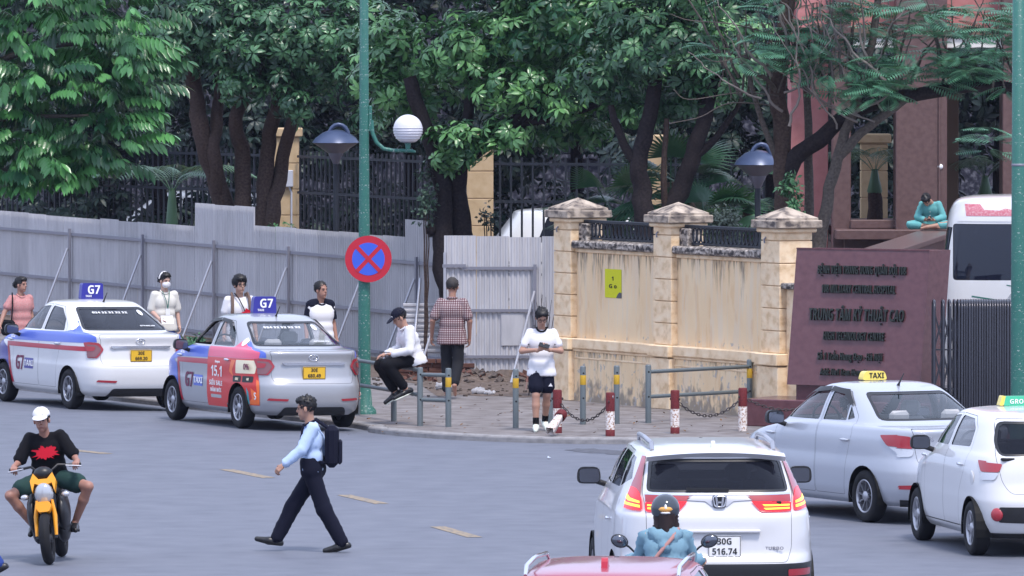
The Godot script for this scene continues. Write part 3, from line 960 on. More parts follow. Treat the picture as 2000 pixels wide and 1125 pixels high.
		part(t, "hood", h.mesh(), M.lamp_hood)
		part(t, "bowl", B.new().lathe([Vector2(0.1, q[1] - 0.14), Vector2(R * 0.5, q[1] - 0.07), Vector2(R * 0.95, q[1] + 0.055)], 28).mesh(), M.lamp_bowl)
		var hp := []
		for i in 9:
			var an := PI * i / 8
			hp.append(Vector3(cos(an) * R * 0.42 + 0.05, q[1] + 0.17 + sin(an) * 0.2, 0.08))
		part(t, "hoop", B.new().tube(hp, [0.035], 7).mesh(), M.lamp_hood)
	# vans parked behind the railings
	var rr := hatch_rings()
	for key in rr:
		key[0] *= 1.42
		key[1] *= 1.1
		key[2] *= 1.1
		key[3] *= 1.08
	var vs := Shell.new(rr, 3)
	var cut := [soft([-0.75, 1.5, -0.3, 1.98, 0.2, 2.02, 0.2, 1.5], 0.05), soft([0.28, 1.5, 0.28, 2.02, 1.0, 2.0, 1.2, 1.55], 0.05), circle(Vector2(-1.25, 0.32), 0.37), circle(Vector2(1.3, 0.32), 0.37)]
	var meshes := [vs.take([0, 1, 2], PackedVector2Array(), {0: cut}, 0.0), vs.take([0], cut[0], {}, -0.01), vs.take([0], cut[1], {}, -0.01)]
	for q in [[Vector3(1.55, S, -33.6), -84.0, "white van parked behind the railings above the yellow wall"], [Vector3(-6.35, S, -46.5), 75.0, "white van parked behind the railings by the forked tree"], [Vector3(8.15, S, -3.4), -86.0, "white car with its roof showing above the folding gate"]]:
		var v := thing("parked_van", q[2], "van", q[0], deg_to_rad(q[1]))
		v.scale = Vector3.ONE * (0.82 if q[0].x > 5.0 else 1.0)
		part(v, "body", meshes[0], M.bus_white)
		part(v, "side_window", meshes[1], M.glass_black)
		part(v, "side_window", meshes[2], M.glass_black)
		for a in [-1.25, 1.3]:
			for s in [-1, 1]:
				add_wheel(v, Vector3(0.78 * s, 0.30, a), s, 0.30, 0.18, "five")

# ---------------------------------------------------------------- street lamp, signs, barriers, bollards
func build_street_furniture() -> void:
	rough_mat("green_paint", [lin(0.4, 0.45, 0.42), lin(0.022, 0.12, 0.095), lin(0.027, 0.14, 0.11), lin(0.03, 0.155, 0.12)], 0.03, 1.3, 0.5, 0.0, 71, [0.22, 0.26, 0.5, 0.8])
	mat("sign_red", lin(0.46, 0.012, 0.03), 0.4)
	mat("sign_disc_blue", lin(0.04, 0.10, 0.58), 0.4)
	var gl := mat("globe_white", lin(0.62, 0.61, 0.66), 0.25)
	gl.clearcoat_enabled = true
	var lp := thing("street_lamp", "tall green street lamp post with a white globe on a curved arm", "street lamp", Vector3(-2.06, S, -4.15))
	part(lp, "pole", B.new().lathe([Vector2(0.088, 0.1), Vector2(0.086, 1.2), Vector2(0.066, 4.0), Vector2(0.05, 9.0), Vector2(0.0, 9.02)], 20).mesh(), M.green_paint)
	part(lp, "base", B.new().lathe([Vector2(0.17, 0.0), Vector2(0.165, 0.05), Vector2(0.11, 0.12), Vector2(0.092, 0.35), Vector2(0.088, 0.36)], 20).mesh(), M.green_paint)
	part(lp, "bracket", B.new().box(Vector3(0.085, 4.12, 0), Vector3(0.05, 0.36, 0.05), Basis.IDENTITY, 0.01).mesh(), M.green_paint)
	part(lp, "arm", B.new().tube([Vector3(0.10, 4.1, 0), Vector3(0.115, 3.92, 0), Vector3(0.17, 3.79, 0), Vector3(0.27, 3.70, 0), Vector3(0.40, 3.675, 0), Vector3(0.66, 3.67, 0), Vector3(0.72, 3.655, 0)], [0.032, 0.03, 0.028, 0.028, 0.027, 0.026, 0.014], 10).mesh(), M.green_paint)
	part(lp, "arm_stem", B.new().tube([Vector3(0.61, 3.68, 0), Vector3(0.61, 3.80, 0)], [0.028, 0.05], 10).mesh(), M.green_paint)
	var pr := []
	for i in 33:
		var th := PI * (1.0 - i / 32.0)
		var r := 0.205 * sin(th)
		var y := 0.205 * cos(th)
		if y < -0.175:
			continue
		if y < 0.03 and y > -0.17:
			r += 0.006 * sin(i * PI)
		pr.append(Vector2(r, y))
	var gb := part(lp, "globe", B.new().lathe(pr, 28, Transform3D(Basis(), Vector3(0.61, 3.97, 0))).mesh(), M.globe_white)
	for i in 5:
		var y := 0.02 - i * 0.036
		var rad := sqrt(0.205 * 0.205 - y * y)
		part(gb, "globe_rib", B.new().lathe([Vector2(rad, y - 0.010), Vector2(rad + 0.009, y), Vector2(rad - 0.001, y + 0.012)], 28, Transform3D(Basis(), Vector3(0.61, 3.97, 0))).mesh(), M.globe_white)
	part(lp, "globe_collar", B.new().lathe([Vector2(0.05, 3.78), Vector2(0.105, 3.79), Vector2(0.105, 3.815), Vector2(0.0, 3.82)], 20, Transform3D(Basis(), Vector3(0.61, 0, 0))).mesh(), M.rail_steel)
	# no stopping sign clamped to the post
	var ns := thing("no_stopping_sign", "round blue sign with red border and red cross on the green post", "road sign", Vector3(-2.0, 2.195, -4.03))
	part(ns, "disc", B.new().slab(circle(Vector2.ZERO, 0.325, 40), 0.012, Vector3.ZERO, Basis.IDENTITY).mesh(), M.sign_red)
	part(ns, "blue_field", B.new().slab(circle(Vector2.ZERO, 0.228, 40), 0.004, Vector3(0, 0, 0.012), Basis.IDENTITY).mesh(), M.sign_disc_blue)
	for s in [-1.0, 1.0]:
		part(ns, "cross_bar", B.new().box(Vector3(0, 0, 0.018 + 0.0012 * s), Vector3(0.055, 0.47, 0.003), Basis(Vector3(0, 0, 1), s * 0.76)).mesh(), M.sign_red)
	for y in [-0.15, 0.15]:
		part(ns, "clamp", B.new().box(Vector3(-0.06, y, -0.06), Vector3(0.2, 0.035, 0.12)).mesh(), M.galvanised)
	# second green post
	var gp := thing("green_post", "plain green steel lamp post in front of the minibus", "post", Vector3(6.62, S, 3.0))
	part(gp, "pole", B.new().lathe([Vector2(0.1, 0.0), Vector2(0.098, 2.0), Vector2(0.075, 9.0), Vector2(0.0, 9.01)], 20).mesh(), M.green_paint)
	part(gp, "base", B.new().lathe([Vector2(0.19, 0.0), Vector2(0.185, 0.05), Vector2(0.125, 0.13), Vector2(0.104, 0.4), Vector2(0.1, 0.41)], 20).mesh(), M.green_paint)
	part(gp, "strap", B.new().lathe([Vector2(0.092, 3.6), Vector2(0.097, 3.605), Vector2(0.097, 3.63), Vector2(0.092, 3.635)], 20).mesh(), M.rail_steel)
	# tubular barriers
	var A := [Vector3(-2.15, S, -3.9), Vector3(-1.62, S, -2.15), Vector3(-1.245, S, -0.88), Vector3(-0.86, S, -0.62)]
	var br := thing("barrier_rail", "grey tubular pedestrian barrier with a yellow band on which the man in cap sits", "barrier", A[1])
	for i in 4:
		post_parts(br, A[i] - A[1], 0.80, i == 3)
	for i in 3:
		for y in [0.70, 0.36]:
			part(br, "rail", B.new().tube([A[i] - A[1] + Vector3.UP * (y + [0.06, 0.06, -0.0][i]), A[i + 1] - A[1] + Vector3.UP * (y + [0.06, 0.06, 0.0][i])], [0.027], 9).mesh(), M.post_grey)
	var bb := thing("barrier_rail", "grey tubular barrier with two rails in front of the yellow wall", "barrier", Vector3(1.86, S, -1.68))
	post_parts(bb, Vector3.ZERO, 0.80, false)
	post_parts(bb, Vector3(1.43, 0, -1.62), 0.80, true)
	for y in [0.70, 0.36]:
		part(bb, "rail", B.new().tube([Vector3(0, y, 0), Vector3(1.43, y, -1.62)], [0.027], 9).mesh(), M.post_grey)
	var pl := ["grey steel post with yellow band beside the man in white football shirt", "grey steel post standing behind the man in white football shirt", "grey steel post with yellow band behind the hanging chain", "grey steel post with yellow band beside the second red bollard"]
	var pp := [Vector3(0.05, S, -0.38), Vector3(0.515, S, -0.62), Vector3(0.965, S, -1.28), Vector3(1.425, S, -1.42)]
	for i in 4:
		var t := thing("steel_post", pl[i], "post", pp[i], 0.0, "posts left from the pedestrian barrier")
		post_parts(t, Vector3.ZERO, 0.80, true)
	# red and white bollards
	var bp := [Vector3(0.605, S, 0.92), Vector3(1.30, S, 1.68), Vector3(2.17, S, 1.05), Vector3(3.09, S, 0.40)]
	var bl := ["red and white bollard with a dark red foot behind the fallen one", "rusty red and white bollard with a round sticker on its top", "red and white bollard with orange rust streaks down its white part", "red and white bollard standing at the maroon sign base"]
	for i in 4:
		var t := thing("bollard", bl[i], "bollard", bp[i], i * 1.3, "red and white bollards along the kerb")
		bollard_parts(t, i != 3, i == 1)
	var fb := thing("bollard", "fallen maroon bollard lying tilted on the kerb edge", "bollard", Vector3(0.50, S + 0.075, 1.86))
	fb.rotation = Vector3(deg_to_rad(-62), deg_to_rad(10), deg_to_rad(-28))
	part(fb, "shaft", B.new().lathe([Vector2(0.07, 0.0), Vector2(0.072, 0.01), Vector2(0.055, 0.42), Vector2(0.0, 0.425)], 4, Transform3D(Basis(Vector3.UP, 0.6), Vector3.ZERO), false).mesh(), M.bollard_white)
	part(fb, "cap", B.new().lathe([Vector2(0.06, 0.40), Vector2(0.075, 0.41), Vector2(0.075, 0.50), Vector2(0.06, 0.52), Vector2(0.0, 0.525)], 18).mesh(), M.bollard_red)
	# sagging chains
	for q in [[bp[0], bp[1], 0.27, "sagging chain between the first two red bollards"], [bp[2], bp[3], 0.24, "sagging chain between the rusty bollard and the one at the sign base"], [bp[3], Vector3(4.3, S, 0.35), 0.18, "chain running from the last bollard towards the maroon base"]]:
		chain(q[0] + Vector3.UP * 0.46, q[1] + Vector3.UP * 0.46, q[2], q[3])

func post_parts(t: Node3D, at: Vector3, h: float, band: bool) -> void:
	part(t, "post", B.new().lathe([Vector2(0.04, 0.0), Vector2(0.04, h - 0.02), Vector2(0.034, h - 0.004), Vector2(0.0, h)], 14, Transform3D(Basis(), at)).mesh(), M.post_grey)
	if band:
		part(t, "yellow_band", B.new().lathe([Vector2(0.0405, h - 0.26), Vector2(0.0412, h - 0.258), Vector2(0.0412, h - 0.13), Vector2(0.0405, h - 0.128)], 14, Transform3D(Basis(), at)).mesh(), M.band_yellow)
	for y in [h - 0.1, h - 0.44]:
		part(t, "bolt_hole", B.new().ball(at + Vector3(0.006, y, 0.038), Vector3(0.013, 0.013, 0.006), 8, 5).mesh(), M.black)

func bollard_parts(t: Node3D, foot: bool, sticker: bool) -> void:
	var r := 0.06
	part(t, "red_top", B.new().lathe([Vector2(r, 0.33), Vector2(r, 0.565), Vector2(r - 0.008, 0.578), Vector2(0.0, 0.58)], 18).mesh(), M.bollard_red)
	part(t, "white_shaft", B.new().lathe([Vector2(r, 0.0 if not foot else 0.085), Vector2(r, 0.33)], 18).mesh(), M.bollard_white)
	if foot:
		part(t, "foot", B.new().lathe([Vector2(r + 0.002, 0.0), Vector2(r + 0.002, 0.085), Vector2(r, 0.086)], 18).mesh(), M.bollard_red)
	for s in [-1, 1]:
		part(t, "chain_eye", B.new().ball(Vector3(s * (r + 0.008), 0.46, 0), Vector3(0.014, 0.018, 0.01), 8, 5).mesh(), M.chain_steel)
	if sticker:
		part(t, "sticker", B.new().ball(Vector3(0.0, 0.52, r - 0.002).rotated(Vector3.UP, -0.6), Vector3(0.022, 0.022, 0.006), 12, 6).mesh(), M.galvanised)

func chain(a: Vector3, b: Vector3, sag: float, label: String) -> void:
	var n := int(a.distance_to(b) / 0.055)
	var link := []
	for i in 11:
		var an := TAU * i / 10
		link.append(Vector3(cos(an) * 0.033, sin(an) * 0.017, 0))
	var lm := B.new().tube(link, [0.007], 5, false).mesh()
	var t := thing("chain", label, "chain", a)
	var u := 0.07 / a.distance_to(b)
	for i in n:
		var f := lerpf(u, 1 - u, (i + 0.5) / n)
		var f2 := f + 0.01
		var p := a.lerp(b, f) - Vector3.UP * sag * 4 * f * (1 - f)
		var p2 := a.lerp(b, f2) - Vector3.UP * sag * 4 * f2 * (1 - f2)
		var d := (p2 - p).normalized()
		var side := d.cross(Vector3.UP).normalized()
		var bs := Basis(d, side.cross(d) * 1.0, side) if i % 2 == 0 else Basis(d, side, d.cross(side))
		part(t, "link", lm, M.chain_steel, Transform3D(bs, p - a))

# ---------------------------------------------------------------- vehicle shells: stacked rounded outlines, cut by panel outlines
class Shell:
	var zc := 0.15
	var bias := 0.5
	var tp: Array = []       # triangles: [p0, p1, p2, n0, n1, n2, zone, box]
	const SIDE := 0
	const REAR := 1
	const FRONT := 2

	func _init(keys: Array, sub := 4, centre := 0.15, rear_bias := 0.5) -> void:
		zc = centre
		bias = rear_bias
		var rings := []
		for i in keys.size() - 1:
			var k0: Array = keys[maxi(i - 1, 0)]
			var k1: Array = keys[i]
			var k2: Array = keys[i + 1]
			var k3: Array = keys[mini(i + 2, keys.size() - 1)]
			for s in sub:
				var t := float(s) / sub
				var r := []
				for q in 7:
					r.append(cubic_interpolate(k1[q], k2[q], k0[q], k3[q], t) * 0.6 + lerpf(k1[q], k2[q], t) * 0.4)
				rings.append(r)
		rings.append(keys[-1])
		var half := []
		for i in 11:
			half.append(Vector2(sin(i / 11.0 * PI / 2), 1))
		for i in 30:
			half.append(Vector2(1, cos(i / 30.0 * PI)))
		for i in 9:
			half.append(Vector2(cos(i / 9.0 * PI / 2), -1))
		half.append(Vector2(0, -1))
		var loop := half.duplicate()
		for i in range(half.size() - 2, 0, -1):
			loop.append(Vector2(-half[i].x, half[i].y))
		var nj := loop.size()
		var P := []
		for r in rings:
			var row := PackedVector3Array()
			for q: Vector2 in loop:
				var e: float = r[4] if q.y > 0 else r[5]
				var f := pow(pow(absf(q.x), e) + pow(absf(q.y), e), -1.0 / e)
				var x: float = r[3] * q.x * f
				var z: float = zc + (r[1] - zc if q.y > 0 else zc - r[2]) * q.y * f
				var tf := clampf((zc - z) / maxf(zc - r[2], 0.01), 0, 1)
				row.append(Vector3(x, r[0] + r[6] * tf * tf, z))
			P.append(row)
		var N := []
		for i in P.size():
			var row := PackedVector3Array()
			for j in nj:
				var du: Vector3 = P[mini(i + 1, P.size() - 1)][j] - P[maxi(i - 1, 0)][j]
				var dv: Vector3 = P[i][(j + 1) % nj] - P[i][(j + nj - 1) % nj]
				var n := dv.cross(du).normalized()
				var o := Vector3(P[i][j].x, 0, P[i][j].z - zc)
				if i > P.size() - 4:
					o = Vector3.UP
				if n.dot(o) < 0:
					n = -n
				row.append(n)
			N.append(row)
		for i in P.size() - 1:
			for j in nj:
				var j2 := (j + 1) % nj
				add(P[i][j], P[i][j2], P[i + 1][j2], N[i][j], N[i][j2], N[i + 1][j2])
				add(P[i][j], P[i + 1][j2], P[i + 1][j], N[i][j], N[i + 1][j2], N[i + 1][j])

	func add(a: Vector3, b: Vector3, c: Vector3, na: Vector3, nb: Vector3, nc: Vector3) -> void:
		if (b - a).cross(c - a).length() < 1e-9:
			return
		var m := na + nb + nc
		var zone := REAR if m.z > bias * absf(m.x) else (FRONT if -m.z > absf(m.x) else SIDE)
		var u := [flat2(a, zone), flat2(b, zone), flat2(c, zone)]
		var bx := Rect2(u[0], Vector2.ZERO).expand(u[1]).expand(u[2])
		tp.append([a, b, c, na, nb, nc, zone, bx, u])

	func flat2(p: Vector3, zone: int) -> Vector2:
		return Vector2(p.z, p.y) if zone == SIDE else Vector2(p.x, p.y)

	static func box_of(poly: PackedVector2Array) -> Rect2:
		var r := Rect2(poly[0], Vector2.ZERO)
		for p in poly:
			r = r.expand(p)
		return r

	# zones: which zones to take; inside: outline to keep (or empty); cuts: {zone: [outlines]} to leave out; side: 0 both, -1 / 1 one flank
	func take(zones: Array, inside: PackedVector2Array, cuts: Dictionary, off: float, side := 0, ymin := -9.0) -> ArrayMesh:
		var b := B.new()
		var ib := box_of(inside) if inside.size() else Rect2()
		var cb := {}
		for z in cuts:
			cb[z] = []
			for c in cuts[z]:
				cb[z].append(box_of(c))
		for t in tp:
			var zone: int = t[6]
			if not zone in zones:
				continue
			if side != 0 and t[0].x * side <= 0 and t[1].x * side <= 0:
				continue
			var bx: Rect2 = t[7]
			if bx.position.y < ymin:
				continue
			if inside.size() and not ib.intersects(bx, true):
				continue
			var pieces := [PackedVector2Array(t[8])]
			var whole := true
			if inside.size():
				var r := Geometry2D.intersect_polygons(pieces[0], inside)
				if r.is_empty():
					continue
				whole = false
				pieces = r
			if cuts.has(zone):
				for k in cuts[zone].size():
					if not cb[zone][k].intersects(bx, true):
						continue
					var nx := []
					for p in pieces:
						nx.append_array(Geometry2D.clip_polygons(p, cuts[zone][k]))
					pieces = nx
					whole = false
			var o: Array = [t[0] + t[3] * off, t[1] + t[4] * off, t[2] + t[5] * off]
			if whole:
				b.tri(o[0], o[1], o[2], t[3], t[4], t[5])
				continue
			var u: Array = t[8]
			var den: float = (u[1].y - u[2].y) * (u[0].x - u[2].x) + (u[2].x - u[1].x) * (u[0].y - u[2].y)
			if absf(den) < 1e-12:
				continue
			for p: PackedVector2Array in pieces:
				if p.size() < 3:
					continue
				var ix := Geometry2D.triangulate_polygon(p)
				for i in range(0, ix.size(), 3):
					var q := []
					var nn := []
					for k in 3:
						var s := p[ix[i + k]]
						var w0: float = ((u[1].y - u[2].y) * (s.x - u[2].x) + (u[2].x - u[1].x) * (s.y - u[2].y)) / den
						var w1: float = ((u[2].y - u[0].y) * (s.x - u[2].x) + (u[0].x - u[2].x) * (s.y - u[2].y)) / den
						var w2 := 1.0 - w0 - w1
						q.append(o[0] * w0 + o[1] * w1 + o[2] * w2)
						nn.append((t[3] * w0 + t[4] * w1 + t[5] * w2).normalized())
					b.tri(q[0], q[1], q[2], nn[0], nn[1], nn[2])
		return b.mesh()

	# the outermost point of a flank (or the rear) at a given place
	func flank(z: float, y: float, side: int) -> Array:
		return hit(Vector2(z, y), SIDE, side)

	func hit(s0: Vector2, zone: int, side: int) -> Array:
		var s := s0 + Vector2(0.00037, 0.00029)
		for t in tp:
			if t[6] != zone or (side != 0 and t[0].x * side < 0) or not t[7].grow(1e-4).has_point(s):
				continue
			var u: Array = t[8]
			if Geometry2D.point_is_inside_triangle(s, u[0], u[1], u[2]):
				var den: float = (u[1].y - u[2].y) * (u[0].x - u[2].x) + (u[2].x - u[1].x) * (u[0].y - u[2].y)
				if absf(den) < 1e-12:
					continue
				var w0: float = ((u[1].y - u[2].y) * (s.x - u[2].x) + (u[2].x - u[1].x) * (s.y - u[2].y)) / den
				var w1: float = ((u[2].y - u[0].y) * (s.x - u[2].x) + (u[0].x - u[2].x) * (s.y - u[2].y)) / den
				return [t[0] * w0 + t[1] * w1 + t[2] * (1.0 - w0 - w1), (t[3] * w0 + t[4] * w1 + t[5] * (1.0 - w0 - w1)).normalized()]
		return [Vector3(0.8 * side, s.y, s.x), Vector3(side, 0, 0)]

static func circle(c: Vector2, r: float, n := 28) -> PackedVector2Array:
	var p := PackedVector2Array()
	for i in n:
		p.append(c + Vector2(cos(TAU * i / n), sin(TAU * i / n)) * r)
	return p

static func outline(a: Array) -> PackedVector2Array:
	var p := PackedVector2Array()
	for i in range(0, a.size(), 2):
		p.append(Vector2(a[i], a[i + 1]))
	return p

# outline with its corners rounded
static func soft(a: Array, r := 0.04) -> PackedVector2Array:
	var p := outline(a)
	var o := PackedVector2Array()
	for i in p.size():
		var c := p[i]
		var d0 := p[(i + p.size() - 1) % p.size()] - c
		var d1 := p[(i + 1) % p.size()] - c
		var q := minf(r, minf(d0.length(), d1.length()) * 0.45)
		var a0 := c + d0.normalized() * q
		var a1 := c + d1.normalized() * q
		for k in 4:
			var t := k / 3.0
			o.append(a0.lerp(c, t).lerp(c.lerp(a1, t), t))
	return o

static func mirror(p: PackedVector2Array) -> PackedVector2Array:
	var o := PackedVector2Array()
	for q in p:
		o.append(Vector2(-q.x, q.y))
	return o

func paint(called: String, c: Color, flake := 0.0) -> StandardMaterial3D:
	var m := mat(called, c, 0.32 if flake == 0 else 0.36, flake)
	m.clearcoat_enabled = true
	m.clearcoat = 0.25 if (called.begins_with("livery") or called.begins_with("advert") or called.begins_with("sign")) else 0.8
	m.clearcoat_roughness = 0.06
	return m

func glass(called: String, c: Color, alpha: float) -> StandardMaterial3D:
	var m := mat(called, Color(c.r, c.g, c.b, alpha), 0.04)
	m.transparency = BaseMaterial3D.TRANSPARENCY_ALPHA
	return m

func vehicle_materials() -> void:
	paint("paint_white", lin(0.64, 0.635, 0.64))
	paint("paint_pearl", lin(0.62, 0.615, 0.625))
	paint("paint_silver", lin(0.38, 0.385, 0.405), 0.4)
	paint("paint_bluish", lin(0.46, 0.48, 0.53), 0.4)
	paint("paint_red", lin(0.36, 0.075, 0.11), 0.2)
	paint("bus_white", lin(0.62, 0.63, 0.64))
	rough_mat("bus_red", [lin(0.62, 0.5, 0.5), lin(0.5, 0.16, 0.2), lin(0.42, 0.05, 0.09)], 0.03, 1.5, 0.5, 0.0, 81)
	paint("livery_blue", lin(0.085, 0.14, 0.55))
	paint("livery_navy", lin(0.05, 0.045, 0.28))
	paint("livery_red", lin(0.42, 0.008, 0.03))
	paint("advert_red", lin(0.60, 0.018, 0.012))
	paint("advert_pink", lin(0.70, 0.09, 0.17))
	paint("advert_orange", lin(0.85, 0.16, 0.03))
	paint("advert_cream", lin(0.85, 0.75, 0.52))
	paint("advert_teal", lin(0.05, 0.32, 0.36))
	paint("sign_blue", lin(0.03, 0.03, 0.26))
	paint("sign_yellow", lin(0.78, 0.62, 0.12))
	paint("sign_green", lin(0.06, 0.5, 0.28))
	mat("letter_white", lin(0.8), 0.5)
	mat("letter_black", lin(0.012), 0.5)
	mat("letter_plum", lin(0.16, 0.015, 0.06), 0.5)
	mat("plate_yellow", lin(0.72, 0.42, 0.02), 0.45)
	mat("plate_white", lin(0.78, 0.77, 0.76), 0.45)
	mat("trim_black", lin(0.012, 0.012, 0.014), 0.45)
	mat("cabin_dark", lin(0.02, 0.02, 0.022), 0.8)
	mat("seat_grey", lin(0.10, 0.10, 0.11), 0.9)
	mat("seat_light", lin(0.42, 0.42, 0.42), 0.9)
	mat("chrome", lin(0.75, 0.75, 0.78), 0.12, 0.95)
	mat("mirror_glass", lin(0.16, 0.17, 0.2), 0.05, 0.9)
	mat("alloy", lin(0.42, 0.42, 0.45), 0.3, 0.8)
	mat("alloy_dark", lin(0.05, 0.05, 0.055), 0.4, 0.4)
	var l := mat("lamp_red", lin(0.34, 0.008, 0.02), 0.08)
	l.clearcoat_enabled = true
	mat("lamp_pale", lin(0.24, 0.11, 0.12), 0.1, 0.3)
	mat("lamp_clear", lin(0.6, 0.6, 0.62), 0.1, 0.6)
	var e := mat("lamp_glow_red", lin(0.5, 0.01, 0.02), 0.2)
	e.emission_enabled = true
	e.emission = lin(0.9, 0.02, 0.03)
	e.emission_energy_multiplier = 0.45
	var e2 := mat("lamp_glow_amber", lin(0.8, 0.5, 0.05), 0.2)
	e2.emission_enabled = true
	e2.emission = lin(1.0, 0.62, 0.05)
	e2.emission_energy_multiplier = 0.55
	glass("glass_dark", lin(0.006, 0.008, 0.014), 0.72)
	glass("glass_black", lin(0.006, 0.007, 0.012), 0.92)
	M.glass_black.metallic_specular = 0.3
	glass("glass_light", lin(0.03, 0.05, 0.06), 0.22)

var wheel_meshes := {}

func add_wheel(car: Node3D, at: Vector3, side: int, r: float, w: float, style: String) -> void:
	var key := "%s%.3f" % [style, r]
	if not wheel_meshes.has(key):
		var ty := B.new()
		var rr := r * 0.64
		ty.lathe([Vector2(rr, -w / 2 + 0.012), Vector2(rr + 0.02, -w / 2), Vector2(r - 0.03, -w / 2), Vector2(r - 0.008, -w / 2 + 0.016), Vector2(r, -w / 2 + 0.035), Vector2(r, w / 2 - 0.035), Vector2(r - 0.008, w / 2 - 0.016), Vector2(r - 0.03, w / 2), Vector2(rr + 0.02, w / 2), Vector2(rr, w / 2 - 0.012)], 40)
		for g in [-0.03, 0.0, 0.03]:
			pass
		var rim := B.new()
		rim.lathe([Vector2(rr, -w / 2 + 0.02), Vector2(rr + 0.004, w / 2 - 0.012), Vector2(rr - 0.012, w / 2 - 0.006), Vector2(rr - 0.02, w / 2 - 0.03), Vector2(rr - 0.03, -w / 2 + 0.05)], 40)
		var n := 5 if style != "multi" else 9
		if style == "cover":
			n = 7
		for i in n:
			var a := TAU * i / n
			var d := Vector3(cos(a), 0, sin(a))
			var s := Vector3(-sin(a), 0, cos(a))
			var w0: float = {"five": 0.026, "multi": 0.014, "cover": 0.03}[style]
			var w1: float = {"five": 0.036, "multi": 0.022, "cover": 0.05}[style]
			var y0 := w / 2 - 0.03
			var y1 := w / 2 - 0.018
			for sg in [-1.0, 1.0]:
				var tw: float = 0.35 if style == "multi" else 0.0
				var q0 := d * 0.04 + Vector3.UP * y0
				var q1 := d * (rr - 0.012) + Vector3.UP * y1 + s * tw * 0.12
				if style == "five":
					q1 += s * sg * 0.028
				rim.quad(q0 - s * w0 * 0.5, q0 + s * w0 * 0.5, q1 + s * w1 * 0.5, q1 - s * w1 * 0.5, Vector3.UP)
				rim.quad(q0 + s * w0 * 0.5 * sg, q1 + s * w1 * 0.5 * sg, q1 + s * w1 * 0.5 * sg - Vector3.UP * 0.04, q0 + s * w0 * 0.5 * sg - Vector3.UP * 0.04, s * sg)
		rim.lathe([Vector2(0.058, w / 2 - 0.06), Vector2(0.058, w / 2 - 0.024), Vector2(0.048, w / 2 - 0.015), Vector2(0.0, w / 2 - 0.013)], 16)
		var hub := B.new()
		hub.lathe([Vector2(rr - 0.02, w / 2 - 0.075), Vector2(0.0, w / 2 - 0.07)], 24)
		wheel_meshes[key] = [ty.mesh(), rim.mesh(), hub.mesh()]
	var o := Node3D.new()
	o.name = "wheel"
	car.add_child(o, true)
	# lathe axis y points outwards
	o.transform = Transform3D(Basis(Vector3(0, 0, side), Vector3(side, 0, 0), Vector3(0, 1, 0)), at)
	part(o, "tyre", wheel_meshes[key][0], M.rubber)
	part(o, "rim", wheel_meshes[key][1], M.alloy)
	part(o, "brake_disc", wheel_meshes[key][2], M.alloy_dark)

